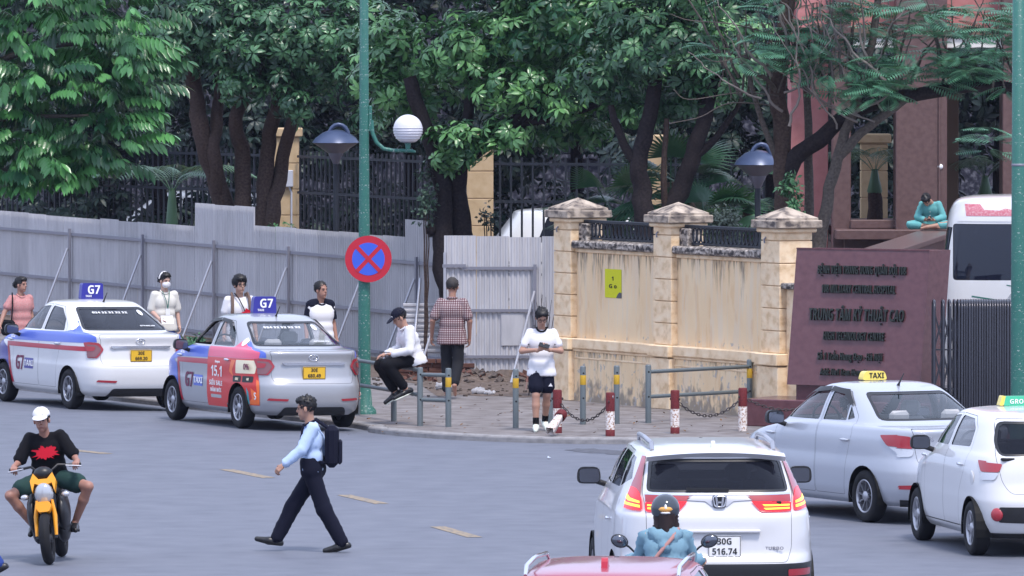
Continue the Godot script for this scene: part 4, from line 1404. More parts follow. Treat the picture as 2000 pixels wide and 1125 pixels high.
# builds body, doors, windows, wheels and cabin of a car from its outline spec
func make_car(called: String, label: String, cat: String, group: String, at: Vector3, turn: float, sp: Dictionary) -> Array:
	var car := thing(called, label, cat, at, turn, group)
	car.rotation.z = sp.get("roll", 0.0)
	var sh := Shell.new(sp.rings, 4, sp.get("zc", 0.15), sp.get("bias", 0.5))
	var cut_s := []
	var cut_r := []
	var cut_f := []
	for a in sp.axles:
		cut_s.append(circle(Vector2(a, sp.wr + 0.005), sp.wr + 0.045))
	for w in sp.side_windows:
		cut_s.append(w)
	cut_r.append(sp.rear_window)
	cut_f.append(sp.windscreen)
	var open_s: Array = cut_s.duplicate()
	var open_r: Array = cut_r.duplicate()
	for d in sp.doors:
		cut_s.append(d)
	cut_r.append(sp.tailgate)
	var cuts := {0: cut_s, 1: cut_r, 2: cut_f}
	part(car, "body", sh.take([0, 1, 2], PackedVector2Array(), cuts, 0.0), sp.paint)
	part(car, "cabin_lining", sh.take([0, 1, 2], PackedVector2Array(), {0: open_s, 1: open_r, 2: cut_f}, -0.022), M.cabin_dark)
	for d in sp.doors:
		var gap: PackedVector2Array = Geometry2D.offset_polygon(d, -0.004)[0]
		for s in [-1, 1]:
			var dn := part(car, "door", sh.take([0], gap, {0: open_s}, 0.0, s), sp.paint)
			var hz := 0.0
			for q in d:
				hz = maxf(hz, q.x) if q.y < 1.0 else hz
			var hp := sh.flank(box_far(d) - 0.13, sp.handle_y, s)
			var hb := B.new()
			var c: Vector3 = hp[0] + hp[1] * 0.022
			hb.ball(c, Vector3(0.017, 0.018, 0.095), 10, 6)
			hb.box(c - hp[1] * 0.012, Vector3(0.02, 0.02, 0.17), Basis.IDENTITY, 0.005)
			part(dn, "handle", hb.mesh(), sp.get("handle", sp.paint))
	part(car, "tailgate", sh.take([1], Geometry2D.offset_polygon(sp.tailgate, -0.004)[0], {1: open_r}, 0.0), sp.paint)
	for w in sp.side_windows:
		for s in [-1, 1]:
			if sp.get("open", null) == w:
				continue
			part(car, "side_window", sh.take([0], Geometry2D.offset_polygon(w, 0.004)[0], {}, -0.007, s), sp.glass)
	part(car, "rear_window", sh.take([1], Geometry2D.offset_polygon(sp.rear_window, 0.004)[0], {}, -0.007), sp.get("rear_glass", sp.glass))
	part(car, "windscreen", sh.take([2], Geometry2D.offset_polygon(sp.windscreen, 0.004)[0], {}, -0.007), M.glass_light)
	# dark frit round the rear window
	var inner: PackedVector2Array = Geometry2D.offset_polygon(sp.rear_window, -0.025)[0]
	part(car, "window_seal", sh.take([1], sp.rear_window, {1: [inner]}, -0.003), M.trim_black)
	# wheels, arches
	for a in sp.axles:
		for s in [-1, 1]:
			var wx: float = sp.track * s
			add_wheel(car, Vector3(wx, sp.wr, a), s, sp.wr, sp.ww, sp.rim)
			var al := B.new()
			var R: float = sp.wr + 0.05
			for k in 14:
				var t0 := PI * 1.16 * k / 14 - PI * 0.08
				var t1 := PI * 1.16 * (k + 1) / 14 - PI * 0.08
				var x0: float = s * (sp.track + sp.ww / 2 + 0.005)
				var x1: float = s * (sp.track - sp.ww / 2 - 0.1)
				var p := [Vector3(x0, sp.wr + sin(t0) * R, a + cos(t0) * R), Vector3(x0, sp.wr + sin(t1) * R, a + cos(t1) * R), Vector3(x1, sp.wr + sin(t1) * R, a + cos(t1) * R), Vector3(x1, sp.wr + sin(t0) * R, a + cos(t0) * R)]
				al.quad(p[0], p[1], p[2], p[3], Vector3(0, -sin(t0), -cos(t0)))
				al.flat(p[2], p[3], Vector3(x1, sp.wr, a), Vector3(s, 0, 0))
			part(car, "wheel_arch", al.mesh(), M.black)
	var z0: float = sp.axles[0] + sp.wr + 0.06
	var z1: float = sp.axles[1] - sp.wr - 0.06
	var ub := B.new()
	ub.box(Vector3(0, 0.27, (z0 + z1) / 2), Vector3(sp.track * 2, 0.12, z1 - z0))
	ub.box(Vector3(0, 0.30, 0.0), Vector3(sp.track * 2 - 0.4, 0.14, sp.rings[0][1] - sp.rings[0][2] - 0.1))
	part(car, "underbody", ub.mesh(), M.black)
	# cabin: dashboard, seats, steering wheel
	var cab: float = sp.rings[sp.base][1]
	var fz: float = sp.rings[sp.base][2]
	var sm: Material = sp.get("seat", M.seat_grey)
	part(car, "dashboard", B.new().box(Vector3(0, sp.belt - 0.12, fz + 0.32), Vector3(1.28, 0.26, 0.42), Basis.IDENTITY, 0.05).mesh(), M.cabin_dark)
	for s in [-1, 1]:
		var sb := B.new()
		sb.box(Vector3(0.34 * s, sp.belt - 0.27, 0.12), Vector3(0.46, 0.62, 0.16), Basis(Vector3.RIGHT, 0.22), 0.06)
		sb.box(Vector3(0.34 * s, sp.belt - 0.55, -0.16), Vector3(0.48, 0.16, 0.5), Basis.IDENTITY, 0.06)
		var sn := part(car, "seat", sb.mesh(), sm)
		part(sn, "headrest", B.new().box(Vector3(0.34 * s, sp.belt + 0.14, 0.22), Vector3(0.25, 0.17, 0.1), Basis(Vector3.RIGHT, 0.15), 0.045).mesh(), sm)
	var rbz: float = cab - 0.42
	var rs := B.new()
	rs.box(Vector3(0, sp.belt - 0.24, rbz), Vector3(1.2, 0.56, 0.16), Basis(Vector3.RIGHT, 0.3), 0.06)
	var rn := part(car, "rear_seat", rs.mesh(), sm)
	for s in [-1, 1]:
		part(rn, "headrest", B.new().box(Vector3(0.33 * s, sp.belt + 0.09, rbz + 0.1), Vector3(0.25, 0.14, 0.09), Basis(Vector3.RIGHT, 0.15), 0.04).mesh(), sm)
	part(car, "parcel_shelf", B.new().box(Vector3(0, sp.belt - 0.03, cab - 0.16), Vector3(1.15, 0.03, 0.36), Basis.IDENTITY, 0.01).mesh(), M.cabin_dark)
	var sw := []
	for i in 17:
		sw.append(Vector3(-0.34 + cos(TAU * i / 16) * 0.17, sp.belt + sin(TAU * i / 16) * 0.16, fz + 0.62 - sin(TAU * i / 16) * 0.07))
	part(car, "steering_wheel", B.new().tube(sw, [0.014], 6, false).mesh(), M.black)
	return [car, sh]

static func box_far(p: PackedVector2Array) -> float:
	var m := -9.0
	for q in p:
		if q.y > 0.7 and q.y < 1.02:
			m = maxf(m, q.x)
	return m

func side_patch(car: Node3D, sh: Shell, called: String, poly: PackedVector2Array, m: Material, sp: Dictionary, off := 0.003, sides := [-1, 1]) -> void:
	var cut := []
	for w in sp.side_windows:
		cut.append(Geometry2D.offset_polygon(w, 0.004)[0])
	for a in sp.axles:
		cut.append(circle(Vector2(a, sp.wr + 0.005), sp.wr + 0.045))
	for s in sides:
		part(car, called, sh.take([0], poly, {0: cut}, off, s), m)

func rear_patch(car: Node3D, sh: Shell, called: String, poly: PackedVector2Array, m: Material, off := 0.004, both := false) -> MeshInstance3D:
	var o := part(car, called, sh.take([1], poly, {}, off), m)
	if both:
		part(car, called, sh.take([1], mirror(poly), {}, off), m)
	return o

# a lamp: patches on rear and flank, slightly proud, with a closed rim so that it has thickness
func lamp(car: Node3D, sh: Shell, called: String, rear: PackedVector2Array, flank: PackedVector2Array, m: Material, off := 0.012) -> void:
	for s in [1, -1]:
		var mm := ArrayMesh.new()
		for q in [[rear, 1], [flank, 0]]:
			if q[0].is_empty():
				continue
			var t := sh.take([q[1]], q[0] if (q[1] == 0 or s == 1) else mirror(q[0]), {}, off, s if q[1] == 0 else 0)
			if t.get_surface_count():
				mm.add_surface_from_arrays(Mesh.PRIMITIVE_TRIANGLES, t.surface_get_arrays(0))
		part(car, called, mm, m)

func mirrors(car: Node3D, sh: Shell, z: float, y: float, m: Material, big := 1.0) -> void:
	for s in [-1, 1]:
		var h := sh.flank(z, y - 0.08, s)
		var c: Vector3 = h[0] + Vector3(s * 0.14 * big, 0.09, 0.02)
		var b := B.new()
		b.slab(soft([-0.105 * big, -0.07 * big, 0.105 * big, -0.07 * big, 0.095 * big, 0.075 * big, -0.095 * big, 0.075 * big], 0.06), 0.06, c - Vector3(0, 0, 0.015), Basis(Vector3.UP, 0.12 * s))
		b.ball(c - Vector3(0, 0, 0.012), Vector3(0.1 * big, 0.07 * big, 0.06), 16, 10, Basis(Vector3.UP, 0.12 * s))
		b.tube([h[0] - Vector3(s * 0.02, 0, 0), c - Vector3(s * 0.06, 0.05, 0)], [0.028, 0.03], 7)
		var o := part(car, "door_mirror", b.mesh(), m)
		part(o, "mirror_glass", B.new().slab(soft([-0.085 * big, -0.058 * big, 0.085 * big, -0.058 * big, 0.085 * big, 0.058 * big, -0.085 * big, 0.058 * big], 0.035), 0.006, c + Vector3(0, 0, 0.048), Basis(Vector3.UP, 0.1 * s)).mesh(), M.mirror_glass)

func plate(car: Node3D, sh: Shell, x: float, y: float, w: float, h: float, l1: String, l2: String, m: Material, ink: Material, gap := 0.02) -> void:
	var r: Array = sh.hit(Vector2(x, y), 1, 0)
	var c: Vector3 = r[0] + Vector3(0, 0, gap)
	var o := part(car, "number_plate", B.new().box(c, Vector3(w, h, 0.008), Basis.IDENTITY, 0.003).mesh(), m)
	letters(o, l1, h * 0.3, c + Vector3(0, h * 0.23, 0.006), Vector3.RIGHT, Vector3.UP, ink, 0.95, 0.004)
	letters(o, l2, h * 0.3, c + Vector3(0, -h * 0.23, 0.006), Vector3.RIGHT, Vector3.UP, ink, 0.95, 0.004)
	for e in [[0, h / 2 - 0.006, w - 0.01, 0.005], [0, -h / 2 + 0.006, w - 0.01, 0.005], [w / 2 - 0.006, 0, 0.005, h - 0.01], [-w / 2 + 0.006, 0, 0.005, h - 0.01]]:
		part(o, "plate_border", B.new().box(c + Vector3(e[0], e[1], 0.005), Vector3(e[2], e[3], 0.003)).mesh(), ink)

func side_letters(car: Node3D, sh: Shell, s: String, size: float, z: float, y: float, side: int, m: Material, squeeze := 1.0, called := "lettering", lift := 0.006) -> void:
	var h := sh.flank(z, y, side)
	var r := Vector3(0, 0, -side)      # read left to right from outside
	var u: Vector3 = (Vector3.UP - h[1] * h[1].y).normalized()
	letters(car, s, size, h[0] + h[1] * lift, r, u, m, squeeze, 0.003, called)

# ---------------------------------------------------------------- the vehicles in the street
func sedan_spec() -> Dictionary:
	return {
		"rings": [
			[0.20, 1.86, -1.90, 0.74, 5.0, 4.0, 0.0], [0.26, 1.93, -1.94, 0.795, 5.5, 4.0, 0.0], [0.36, 1.975, -1.97, 0.82, 5.5, 4.0, 0.0], [0.48, 1.99, -1.99, 0.83, 5.5, 4.0, 0.0],
			[0.60, 1.985, -1.99, 0.832, 5.5, 4.0, 0.0], [0.66, 1.955, -1.98, 0.828, 5.5, 4.0, 0.0], [0.72, 1.925, -1.97, 0.826, 5.5, 4.0, -0.02], [0.84, 1.905, -1.95, 0.826, 5.5, 4.0, -0.06],
			[0.94, 1.90, -1.9, 0.818, 5.5, 4.0, -0.13], [1.03, 1.915, -1.85, 0.80, 5.5, 4.0, -0.21], [1.066, 1.895, -1.80, 0.787, 5.5, 4.0, -0.23], [1.08, 1.83, -1.6, 0.778, 5.0, 4.0, -0.2],
			[1.088, 1.71, -1.3, 0.768, 4.8, 4.0, -0.12], [1.10, 1.58, -1.02, 0.755, 4.6, 4.0, -0.05], [1.17, 1.42, -0.88, 0.728, 4.4, 4.0, 0.0], [1.27, 1.18, -0.68, 0.69, 4.3, 4.0, 0.0],
			[1.37, 0.93, -0.50, 0.647, 4.2, 4.0, 0.0], [1.447, 0.74, -0.36, 0.602, 4.0, 3.8, 0.0], [1.492, 0.58, -0.24, 0.545, 3.8, 3.5, 0.0], [1.516, 0.40, -0.05, 0.40, 3.5, 3.0, 0.0], [1.525, 0.18, 0.12, 0.02, 3.0, 3.0, 0.0]],
		"axles": [-1.22, 1.205], "wr": 0.285, "ww": 0.17, "track": 0.735, "rim": "cover", "belt": 1.05, "base": 13, "handle_y": 0.915,
		"side_windows": [soft([-0.72, 1.088, -0.28, 1.408, 0.12, 1.436, 0.085, 1.092], 0.03), soft([0.185, 1.092, 0.215, 1.436, 0.54, 1.41, 0.80, 1.26, 0.90, 1.10], 0.03)],
		"doors": [soft([-0.82, 0.29, -0.82, 0.98, -0.74, 1.074, -0.29, 1.434, 0.15, 1.462, 0.125, 0.29], 0.03), soft([0.14, 0.29, 0.165, 1.462, 0.56, 1.435, 0.95, 1.16, 0.97, 0.97, 0.82, 0.66, 0.76, 0.29], 0.03)],
		"rear_window": soft([-0.645, 1.118, 0.645, 1.118, 0.505, 1.432, -0.505, 1.432], 0.06),
		"windscreen": soft([-0.62, 1.09, 0.62, 1.09, 0.48, 1.42, -0.48, 1.42], 0.06),
		"tailgate": soft([-0.56, 0.63, 0.56, 0.63, 0.60, 0.72, 0.585, 0.98, 0.62, 1.07, -0.62, 1.07, -0.585, 0.98, -0.60, 0.72], 0.05),
		"paint": M.paint_white, "glass": M.glass_dark}

func h_emblem(car: Node3D, at: Vector3, size: float) -> void:
	var p := []
	for i in 21:
		var a := TAU * i / 20
		p.append(at + Vector3(cos(a) * size, sin(a) * size * 0.56, 0))
	var b := B.new()
	b.tube(p, [size * 0.09], 6, false)
	for s in [-1.0, 1.0]:
		b.bar(at + Vector3(s * size * 0.3 - size * 0.12, -size * 0.4, 0), at + Vector3(s * size * 0.3 + size * 0.12, size * 0.4, 0), size * 0.17, size * 0.12)
	b.bar(at + Vector3(-size * 0.3, -size * 0.05, 0), at + Vector3(size * 0.3, size * 0.05, 0), size * 0.14, size * 0.12)
	part(car, "emblem", b.mesh(), M.chrome)

func antenna(car: Node3D, at: Vector3) -> void:
	var o := part(car, "antenna", B.new().tube([at, at + Vector3(0.0, 0.035, 0.03), at + Vector3(0, 0.15, 0.14)], [0.022, 0.012, 0.005], 7).mesh(), M.trim_black)
	o.set_meta("label", "thin black roof antenna")

func g7_logo(parent: Node3D, at: Vector3, right: Vector3, up: Vector3, size: float, m: Material) -> void:
	letters(parent, "G7", size, at, right, up, m, 0.95, 0.004, "logo")

func roof_box(car: Node3D, y: float, z: float) -> void:
	var b := B.new()
	b.slab(soft([-0.175, 0, 0.175, 0, 0.165, 0.235, -0.155, 0.235], 0.03), 0.10, Vector3(0, y, z - 0.05), Basis.IDENTITY)
	var o := part(car, "roof_sign", b.mesh(), M.sign_blue)
	g7_logo(o, Vector3(0.02, y + 0.14, z + 0.054), Vector3.RIGHT, Vector3.UP, 0.125, M.letter_white)
	letters(o, "TAXI", 0.03, Vector3(-0.06, y + 0.05, z + 0.054), Vector3.RIGHT, Vector3.UP, M.letter_white, 1.1, 0.003)
	for s in [-1, 1]:
		part(o, "foot", B.new().box(Vector3(0.12 * s, y - 0.01, z), Vector3(0.03, 0.04, 0.08), Basis.IDENTITY, 0.006).mesh(), M.trim_black)

func g7_taxi(label: String, at: Vector3, turn: float, sp: Dictionary, n1: String, n2: String, advert: bool) -> void:
	var r := make_car("taxi", label, "taxi", "", at, turn, sp)
	var car: Node3D = r[0]
	var sh: Shell = r[1]
	# livery
	if not advert:
		side_patch(car, sh, "blue_band", outline([-1.55, 0.90, -1.4, 0.99, -0.7, 1.06, 0.95, 1.09, 1.2, 1.13, 1.08, 1.27, 1.25, 1.22, 1.62, 1.09, 1.84, 1.06, 1.86, 0.955, 0.0, 0.925]), M.livery_blue, sp)
		rear_patch(car, sh, "blue_band", outline([-0.83, 0.965, -0.63, 0.965, -0.64, 1.04, -0.70, 1.09, -0.665, 1.115, -0.60, 1.24, -0.83, 1.24]), M.livery_blue, 0.003, true)
		side_patch(car, sh, "red_stripe", outline([-1.08, 0.885, 1.9, 0.90, 1.9, 0.835, -0.98, 0.82, -0.80, 0.3, -0.88, 0.3]), M.livery_red, sp)
	else:
		side_patch(car, sh, "blue_band", outline([-1.9, 0.72, -1.55, 0.92, -0.75, 1.06, 0.09, 1.07, 0.12, 0.92, -0.9, 0.90]), M.livery_blue, sp)
		side_patch(car, sh, "blue_band", outline([0.95, 1.09, 1.22, 1.15, 1.08, 1.29, 1.35, 1.2, 1.7, 1.07, 1.86, 0.99, 1.86, 0.955, 1.5, 1.03]), M.livery_blue, sp)
		rear_patch(car, sh, "blue_band", outline([-0.83, 0.975, -0.645, 0.975, -0.65, 1.04, -0.70, 1.09, -0.665, 1.12, -0.62, 1.2, -0.83, 1.2]), M.livery_blue, 0.003, true)
		side_patch(car, sh, "red_stripe", outline([-1.06, 0.885, 0.13, 0.90, 0.13, 0.83, -0.96, 0.82, -0.80, 0.3, -0.88, 0.3]), M.livery_red, sp)
		side_patch(car, sh, "advert_film", outline([0.13, 0.27, 0.82, 0.27, 0.82, 0.33, 1.9, 0.33, 1.9, 0.955, 0.13, 0.93]), M.advert_red, sp, 0.004)
		side_patch(car, sh, "advert_film", outline([0.13, 0.934, 1.86, 0.958, 1.7, 1.05, 1.25, 1.11, 1.08, 1.19, 0.93, 1.085, 0.13, 1.075]), M.advert_pink, sp, 0.004)
		side_patch(car, sh, "advert_flame", outline([1.5, 0.34, 1.9, 0.34, 1.9, 0.87, 1.78, 0.74, 1.84, 0.62, 1.70, 0.68, 1.74, 0.5, 1.6, 0.56, 1.63, 0.42]), M.advert_orange, sp, 0.0055)
		side_patch(car, sh, "advert_flame", outline([0.98, 0.92, 1.12, 0.92, 1.02, 0.78, 1.06, 0.70, 0.92, 0.76]), M.advert_orange, sp, 0.0055)
		side_patch(car, sh, "advert_trim", outline([1.52, 0.34, 1.57, 0.34, 1.55, 0.5, 1.49, 0.57]), M.advert_teal, sp, 0.0065)
		side_patch(car, sh, "advert_card", soft([1.14, 0.745, 1.66, 0.755, 1.70, 0.935, 1.14, 0.925], 0.02), M.advert_cream, sp, 0.0065)
		side_patch(car, sh, "advert_badge", soft([1.06, 0.625, 1.32, 0.63, 1.32, 0.715, 1.06, 0.71], 0.02), M.letter_black, sp, 0.0065)
		side_patch(car, sh, "advert_badge", soft([1.36, 0.63, 1.64, 0.635, 1.64, 0.72, 1.36, 0.715], 0.02), M.letter_black, sp, 0.0065)
		side_patch(car, sh, "advert_badge", soft([0.28, 0.385, 0.66, 0.385, 0.66, 0.43, 0.28, 0.43], 0.02), M.seat_light, sp, 0.0065)
		for s in [-1, 1]:
			side_letters(car, sh, "15.1", 0.15, 0.48, 0.745, s, M.letter_white, 1.1, "advert_text", 0.009)
			side_letters(car, sh, "SIÊU SALE", 0.066, 0.47, 0.585, s, M.letter_white, 1.15, "advert_text", 0.009)
			side_letters(car, sh, "NĂM MÓI", 0.055, 0.47, 0.49, s, M.letter_white, 1.15, "advert_text", 0.009)
			side_letters(car, sh, "Shopee", 0.032, 0.5, 0.875, s, M.letter_white, 1.2, "advert_text", 0.009)
			side_letters(car, sh, "-30%", 0.085, 1.41, 0.84, s, M.letter_plum, 1.3, "advert_text", 0.009)
			side_letters(car, sh, "đ0đ", 0.036, 1.19, 0.668, s, M.advert_cream, 1.3, "advert_text", 0.009)
			side_letters(car, sh, "=0đ", 0.036, 1.5, 0.675, s, M.advert_cream, 1.3, "advert_text", 0.009)
			side_letters(car, sh, "S", 0.10, 1.70, 0.455, s, M.letter_white, 1.3, "advert_text", 0.012)
	side_patch(car, sh, "navy_flash", outline([-1.75, 0.86, -1.5, 0.93, -1.06, 0.80, -0.90, 0.3, -1.1, 0.3]), M.livery_navy if not advert else M.livery_blue, sp, 0.0035)
	side_patch(car, sh, "logo_plate", soft([-0.36, 0.52, -0.03, 0.52, -0.03, 0.67, -0.36, 0.67], 0.015), M.livery_navy if not advert else M.livery_blue, sp, 0.004)
	side_patch(car, sh, "round_sticker", circle(Vector2(1.13, 1.165), 0.058, 20), M.letter_white, sp, 0.008)
	for s in [-1, 1]:
		side_letters(car, sh, "G7", 0.21, -0.53, 0.59, s, M.letter_plum, 0.85, "logo", 0.007)
		side_letters(car, sh, "TAXI", 0.085, -0.19, 0.595, s, M.letter_white, 1.3, "logo", 0.008)
		side_letters(car, sh, "3232", 0.05, -0.86, 0.965, s, M.letter_white, 1.1, "lettering", 0.008)
	# tail lamps: red body with a pale diamond
	lamp(car, sh, "tail_lamp", soft([-0.83, 0.74, -0.63, 0.74, -0.545, 0.86, -0.60, 0.955, -0.83, 0.975], 0.02), soft([1.62, 0.955, 1.95, 0.985, 1.95, 0.74, 1.74, 0.74, 1.68, 0.86], 0.02), M.lamp_red, 0.014)
	lamp(car, sh, "reflector_lens", soft([-0.80, 0.755, -0.645, 0.755, -0.575, 0.86, -0.62, 0.925, -0.80, 0.935], 0.02), soft([1.70, 0.93, 1.95, 0.935, 1.95, 0.755, 1.77, 0.755, 1.725, 0.86], 0.02), M.lamp_pale, 0.02)
	lamp(car, sh, "lamp_centre", soft([-0.78, 0.83, -0.66, 0.84, -0.64, 0.90, -0.78, 0.91], 0.02), soft([1.74, 0.91, 1.95, 0.91, 1.95, 0.83, 1.78, 0.84], 0.02), M.lamp_red, 0.024)
	lamp(car, sh, "bumper_reflector", soft([-0.66, 0.405, -0.40, 0.395, -0.38, 0.425, -0.64, 0.435], 0.01), PackedVector2Array(), M.lamp_red, 0.008)
	rear_patch(car, sh, "lower_valance", soft([-0.52, 0.15, 0.52, 0.15, 0.44, 0.315, -0.44, 0.315], 0.04), M.trim_black, 0.006)
	var cz: Array = sh.hit(Vector2(0, 0.895), 1, 0)
	part(car, "chrome_bar", B.new().slab(soft([-0.42, -0.018, 0.42, -0.018, 0.47, 0.02, -0.47, 0.02], 0.01), 0.02, cz[0] + Vector3(0, 0, 0.0), Basis.IDENTITY).mesh(), M.chrome)
	h_emblem(car, cz[0] + Vector3(0.0, 0.085, 0.012), 0.068)
	plate(car, sh, 0.0, 0.775, 0.33, 0.165, n1, n2, M.plate_yellow, M.letter_black, 0.025)
	mirrors(car, sh, -0.62, 1.06, M.trim_black)
	antenna(car, Vector3(0.0, 1.483, 0.55))
	roof_box(car, 1.515, 0.1)
	# stickers inside the rear window
	var up := Vector3(0, 0.33, -0.68).normalized()
	for t in [["024 32 32 32 32", 0.055, -0.08, 1.355], ["G7TAXI.VN", 0.032, 0.33, 1.18]]:
		var h: Array = sh.hit(Vector2(t[2], t[3]), 1, 0)
		letters(car, t[0], t[1], h[0] + h[1] * 0.002, Vector3.RIGHT, up, M.letter_white, 1.05, 0.003)
	rear_patch(car, sh, "window_sticker", circle(Vector2(0.40, 1.355), 0.036, 20), M.letter_white, 0.0)
	rear_patch(car, sh, "third_brake_lamp", outline([-0.1, 1.405, 0.1, 1.405, 0.1, 1.415, -0.1, 1.415]), M.trim_black, 0.0)
	# rain guards over the side windows
	if advert:
		for w in [[-0.44, 1.30, -0.26, 1.42, 0.15, 1.455, 0.15, 1.415, -0.24, 1.375], [0.17, 1.455, 0.5, 1.43, 0.66, 1.325, 0.62, 1.30, 0.47, 1.385, 0.17, 1.415]]:
			for s in [-1, 1]:
				part(car, "rain_guard", sh.take([0], outline(w), {}, 0.022, s), M.trim_black)

func build_vehicles() -> void:
	var a := sedan_spec()
	a.glass = M.glass_dark
	a.rear_glass = M.glass_black
	a.handle = M.chrome
	a.roll = -0.014
	g7_taxi("white taxi with blue band and red stripe parked by the kerb, plate 30E 669.20", Vector3(-6.11, -0.012, -7.64), deg_to_rad(26), a, "30E", "669.20", false)
	var b := sedan_spec()
	b.paint = M.paint_silver
	b.glass = M.glass_light
	b.rear_glass = M.glass_light
	b.seat = M.seat_light
	b.handle = M.chrome
	b.roll = -0.014
	b.open = b.side_windows[0]
	g7_taxi("silver taxi with red sale advert on its rear door, plate 30E 680.49", Vector3(-3.47, -0.012, -2.34), deg_to_rad(24), b, "30E", "680.49", true)
	silver_sedan()
	white_hatch()
	white_suv()
	red_car()

func silver_sedan() -> void:
	var sp := sedan_spec()
	sp.paint = M.paint_bluish
	sp.rings = [
		[0.20, 1.96, -2.0, 0.74, 5.0, 4.0, 0.0], [0.26, 2.05, -2.06, 0.795, 5.0, 4.0, 0.0], [0.36, 2.10, -2.10, 0.825, 5.0, 4.0, 0.0], [0.48, 2.12, -2.12, 0.835, 5.0, 4.0, 0.0],
		[0.58, 2.12, -2.12, 0.838, 5.0, 4.0, 0.0], [0.66, 2.10, -2.10, 0.834, 5.0, 4.0, 0.0], [0.74, 2.07, -2.08, 0.828, 5.0, 4.0, -0.02], [0.84, 2.05, -2.05, 0.826, 5.0, 4.0, -0.06],
		[0.94, 2.05, -2.0, 0.820, 5.0, 4.0, -0.13], [1.03, 2.06, -1.95, 0.80, 5.0, 4.0, -0.22], [1.06, 2.03, -1.9, 0.785, 5.0, 4.0, -0.24], [1.073, 1.90, -1.7, 0.772, 4.6, 4.0, -0.22],
		[1.083, 1.70, -1.4, 0.762, 4.2, 4.0, -0.14], [1.095, 1.50, -1.12, 0.75, 4.2, 4.0, -0.06], [1.17, 1.34, -0.92, 0.722, 4.0, 4.0, 0.0], [1.27, 1.11, -0.70, 0.685, 4.0, 4.0, 0.0],
		[1.37, 0.88, -0.50, 0.64, 4.0, 4.0, 0.0], [1.44, 0.70, -0.34, 0.598, 3.8, 3.8, 0.0], [1.482, 0.54, -0.2, 0.54, 3.6, 3.5, 0.0], [1.506, 0.38, -0.05, 0.40, 3.4, 3.0, 0.0], [1.515, 0.18, 0.12, 0.02, 3.0, 3.0, 0.0]]
	sp.axles = [-1.30, 1.25]
	sp.wr = 0.292
	sp.rim = "multi"
	sp.belt = 1.07
	sp.handle_y = 0.90
	sp.glass = M.glass_light
	sp.seat = M.seat_light
	sp.side_windows = [soft([-0.78, 1.085, -0.30, 1.40, 0.11, 1.428, 0.075, 1.095], 0.03), soft([0.175, 1.098, 0.205, 1.428, 0.5, 1.405, 0.66, 1.30, 0.70, 1.11], 0.02), soft([0.73, 1.115, 0.70, 1.27, 0.86, 1.14], 0.02)]
	sp.doors = [soft([-0.86, 0.29, -0.86, 0.98, -0.78, 1.072, -0.31, 1.425, 0.14, 1.452, 0.115, 0.29], 0.03), soft([0.13, 0.29, 0.155, 1.452, 0.55, 1.425, 0.92, 1.16, 0.96, 0.98, 0.86, 0.66, 0.80, 0.29], 0.03)]
	sp.rear_window = soft([-0.62, 1.125, 0.62, 1.125, 0.50, 1.42, -0.50, 1.42], 0.06)
	sp.tailgate = soft([-0.50, 0.60, 0.50, 0.60, 0.56, 0.70, 0.585, 1.0, 0.6, 1.065, -0.6, 1.065, -0.585, 1.0, -0.56, 0.70], 0.05)
	var r := make_car("taxi", "bluish silver sedan taxi with a small yellow roof sign driving past the stone sign", "taxi", "", Vector3(4.09, 0, 17.66), deg_to_rad(26), sp)
	var car: Node3D = r[0]
	var sh: Shell = r[1]
	lamp(car, sh, "tail_lamp", soft([-0.85, 0.86, -0.585, 0.845, -0.60, 0.98, -0.85, 1.01], 0.03), soft([1.56, 0.985, 2.1, 1.01, 2.1, 0.86, 1.70, 0.87], 0.03), M.lamp_red, 0.014)
	lamp(car, sh, "lower_lens", soft([-0.85, 0.74, -0.60, 0.76, -0.575, 0.84, -0.85, 0.855], 0.03), soft([1.72, 0.862, 2.1, 0.852, 2.1, 0.74, 1.92, 0.75], 0.03), M.lamp_clear, 0.012)
	lamp(car, sh, "bumper_reflector", soft([-0.72, 0.40, -0.60, 0.40, -0.60, 0.45, -0.72, 0.44], 0.01), PackedVector2Array(), M.lamp_red, 0.008)
	rear_patch(car, sh, "lower_valance", soft([-0.80, 0.15, 0.80, 0.15, 0.78, 0.28, -0.78, 0.28], 0.03), M.trim_black, 0.005)
	letters(car, "Attrage", 0.045, sh.hit(Vector2(-0.44, 0.965), 1, 0)[0] + Vector3(0, 0, 0.008), Vector3.RIGHT, Vector3.UP, M.chrome, 1.1, 0.004, "badge")
	plate(car, sh, 0.0, 0.76, 0.33, 0.165, "30A", "", M.plate_white, M.letter_black, 0.02)
	mirrors(car, sh, -0.66, 1.08, M.trim_black, 1.05)
	antenna(car, Vector3(0.0, 1.47, 0.55))
	for w in [[-0.58, 1.27, -0.28, 1.425, 0.14, 1.455, 0.14, 1.41, -0.26, 1.375], [0.16, 1.455, 0.52, 1.43, 0.74, 1.29, 0.70, 1.265, 0.49, 1.38, 0.16, 1.41]]:
		for s in [-1, 1]:
			part(car, "rain_guard", sh.take([0], outline(w), {}, 0.022, s), M.trim_black)
	var o := part(car, "roof_sign", B.new().slab(soft([-0.16, 0, 0.16, 0, 0.125, 0.10, -0.125, 0.10], 0.035), 0.11, Vector3(0, 1.515, -0.1), Basis.IDENTITY).mesh(), M.sign_yellow)
	letters(o, "TAXI", 0.062, Vector3(0.02, 1.565, 0.014), Vector3.RIGHT, Vector3.UP, M.letter_black, 1.05, 0.003)
	part(o, "foot", B.new().box(Vector3(0, 1.508, -0.05), Vector3(0.26, 0.03, 0.09), Basis.IDENTITY, 0.006).mesh(), M.trim_black)

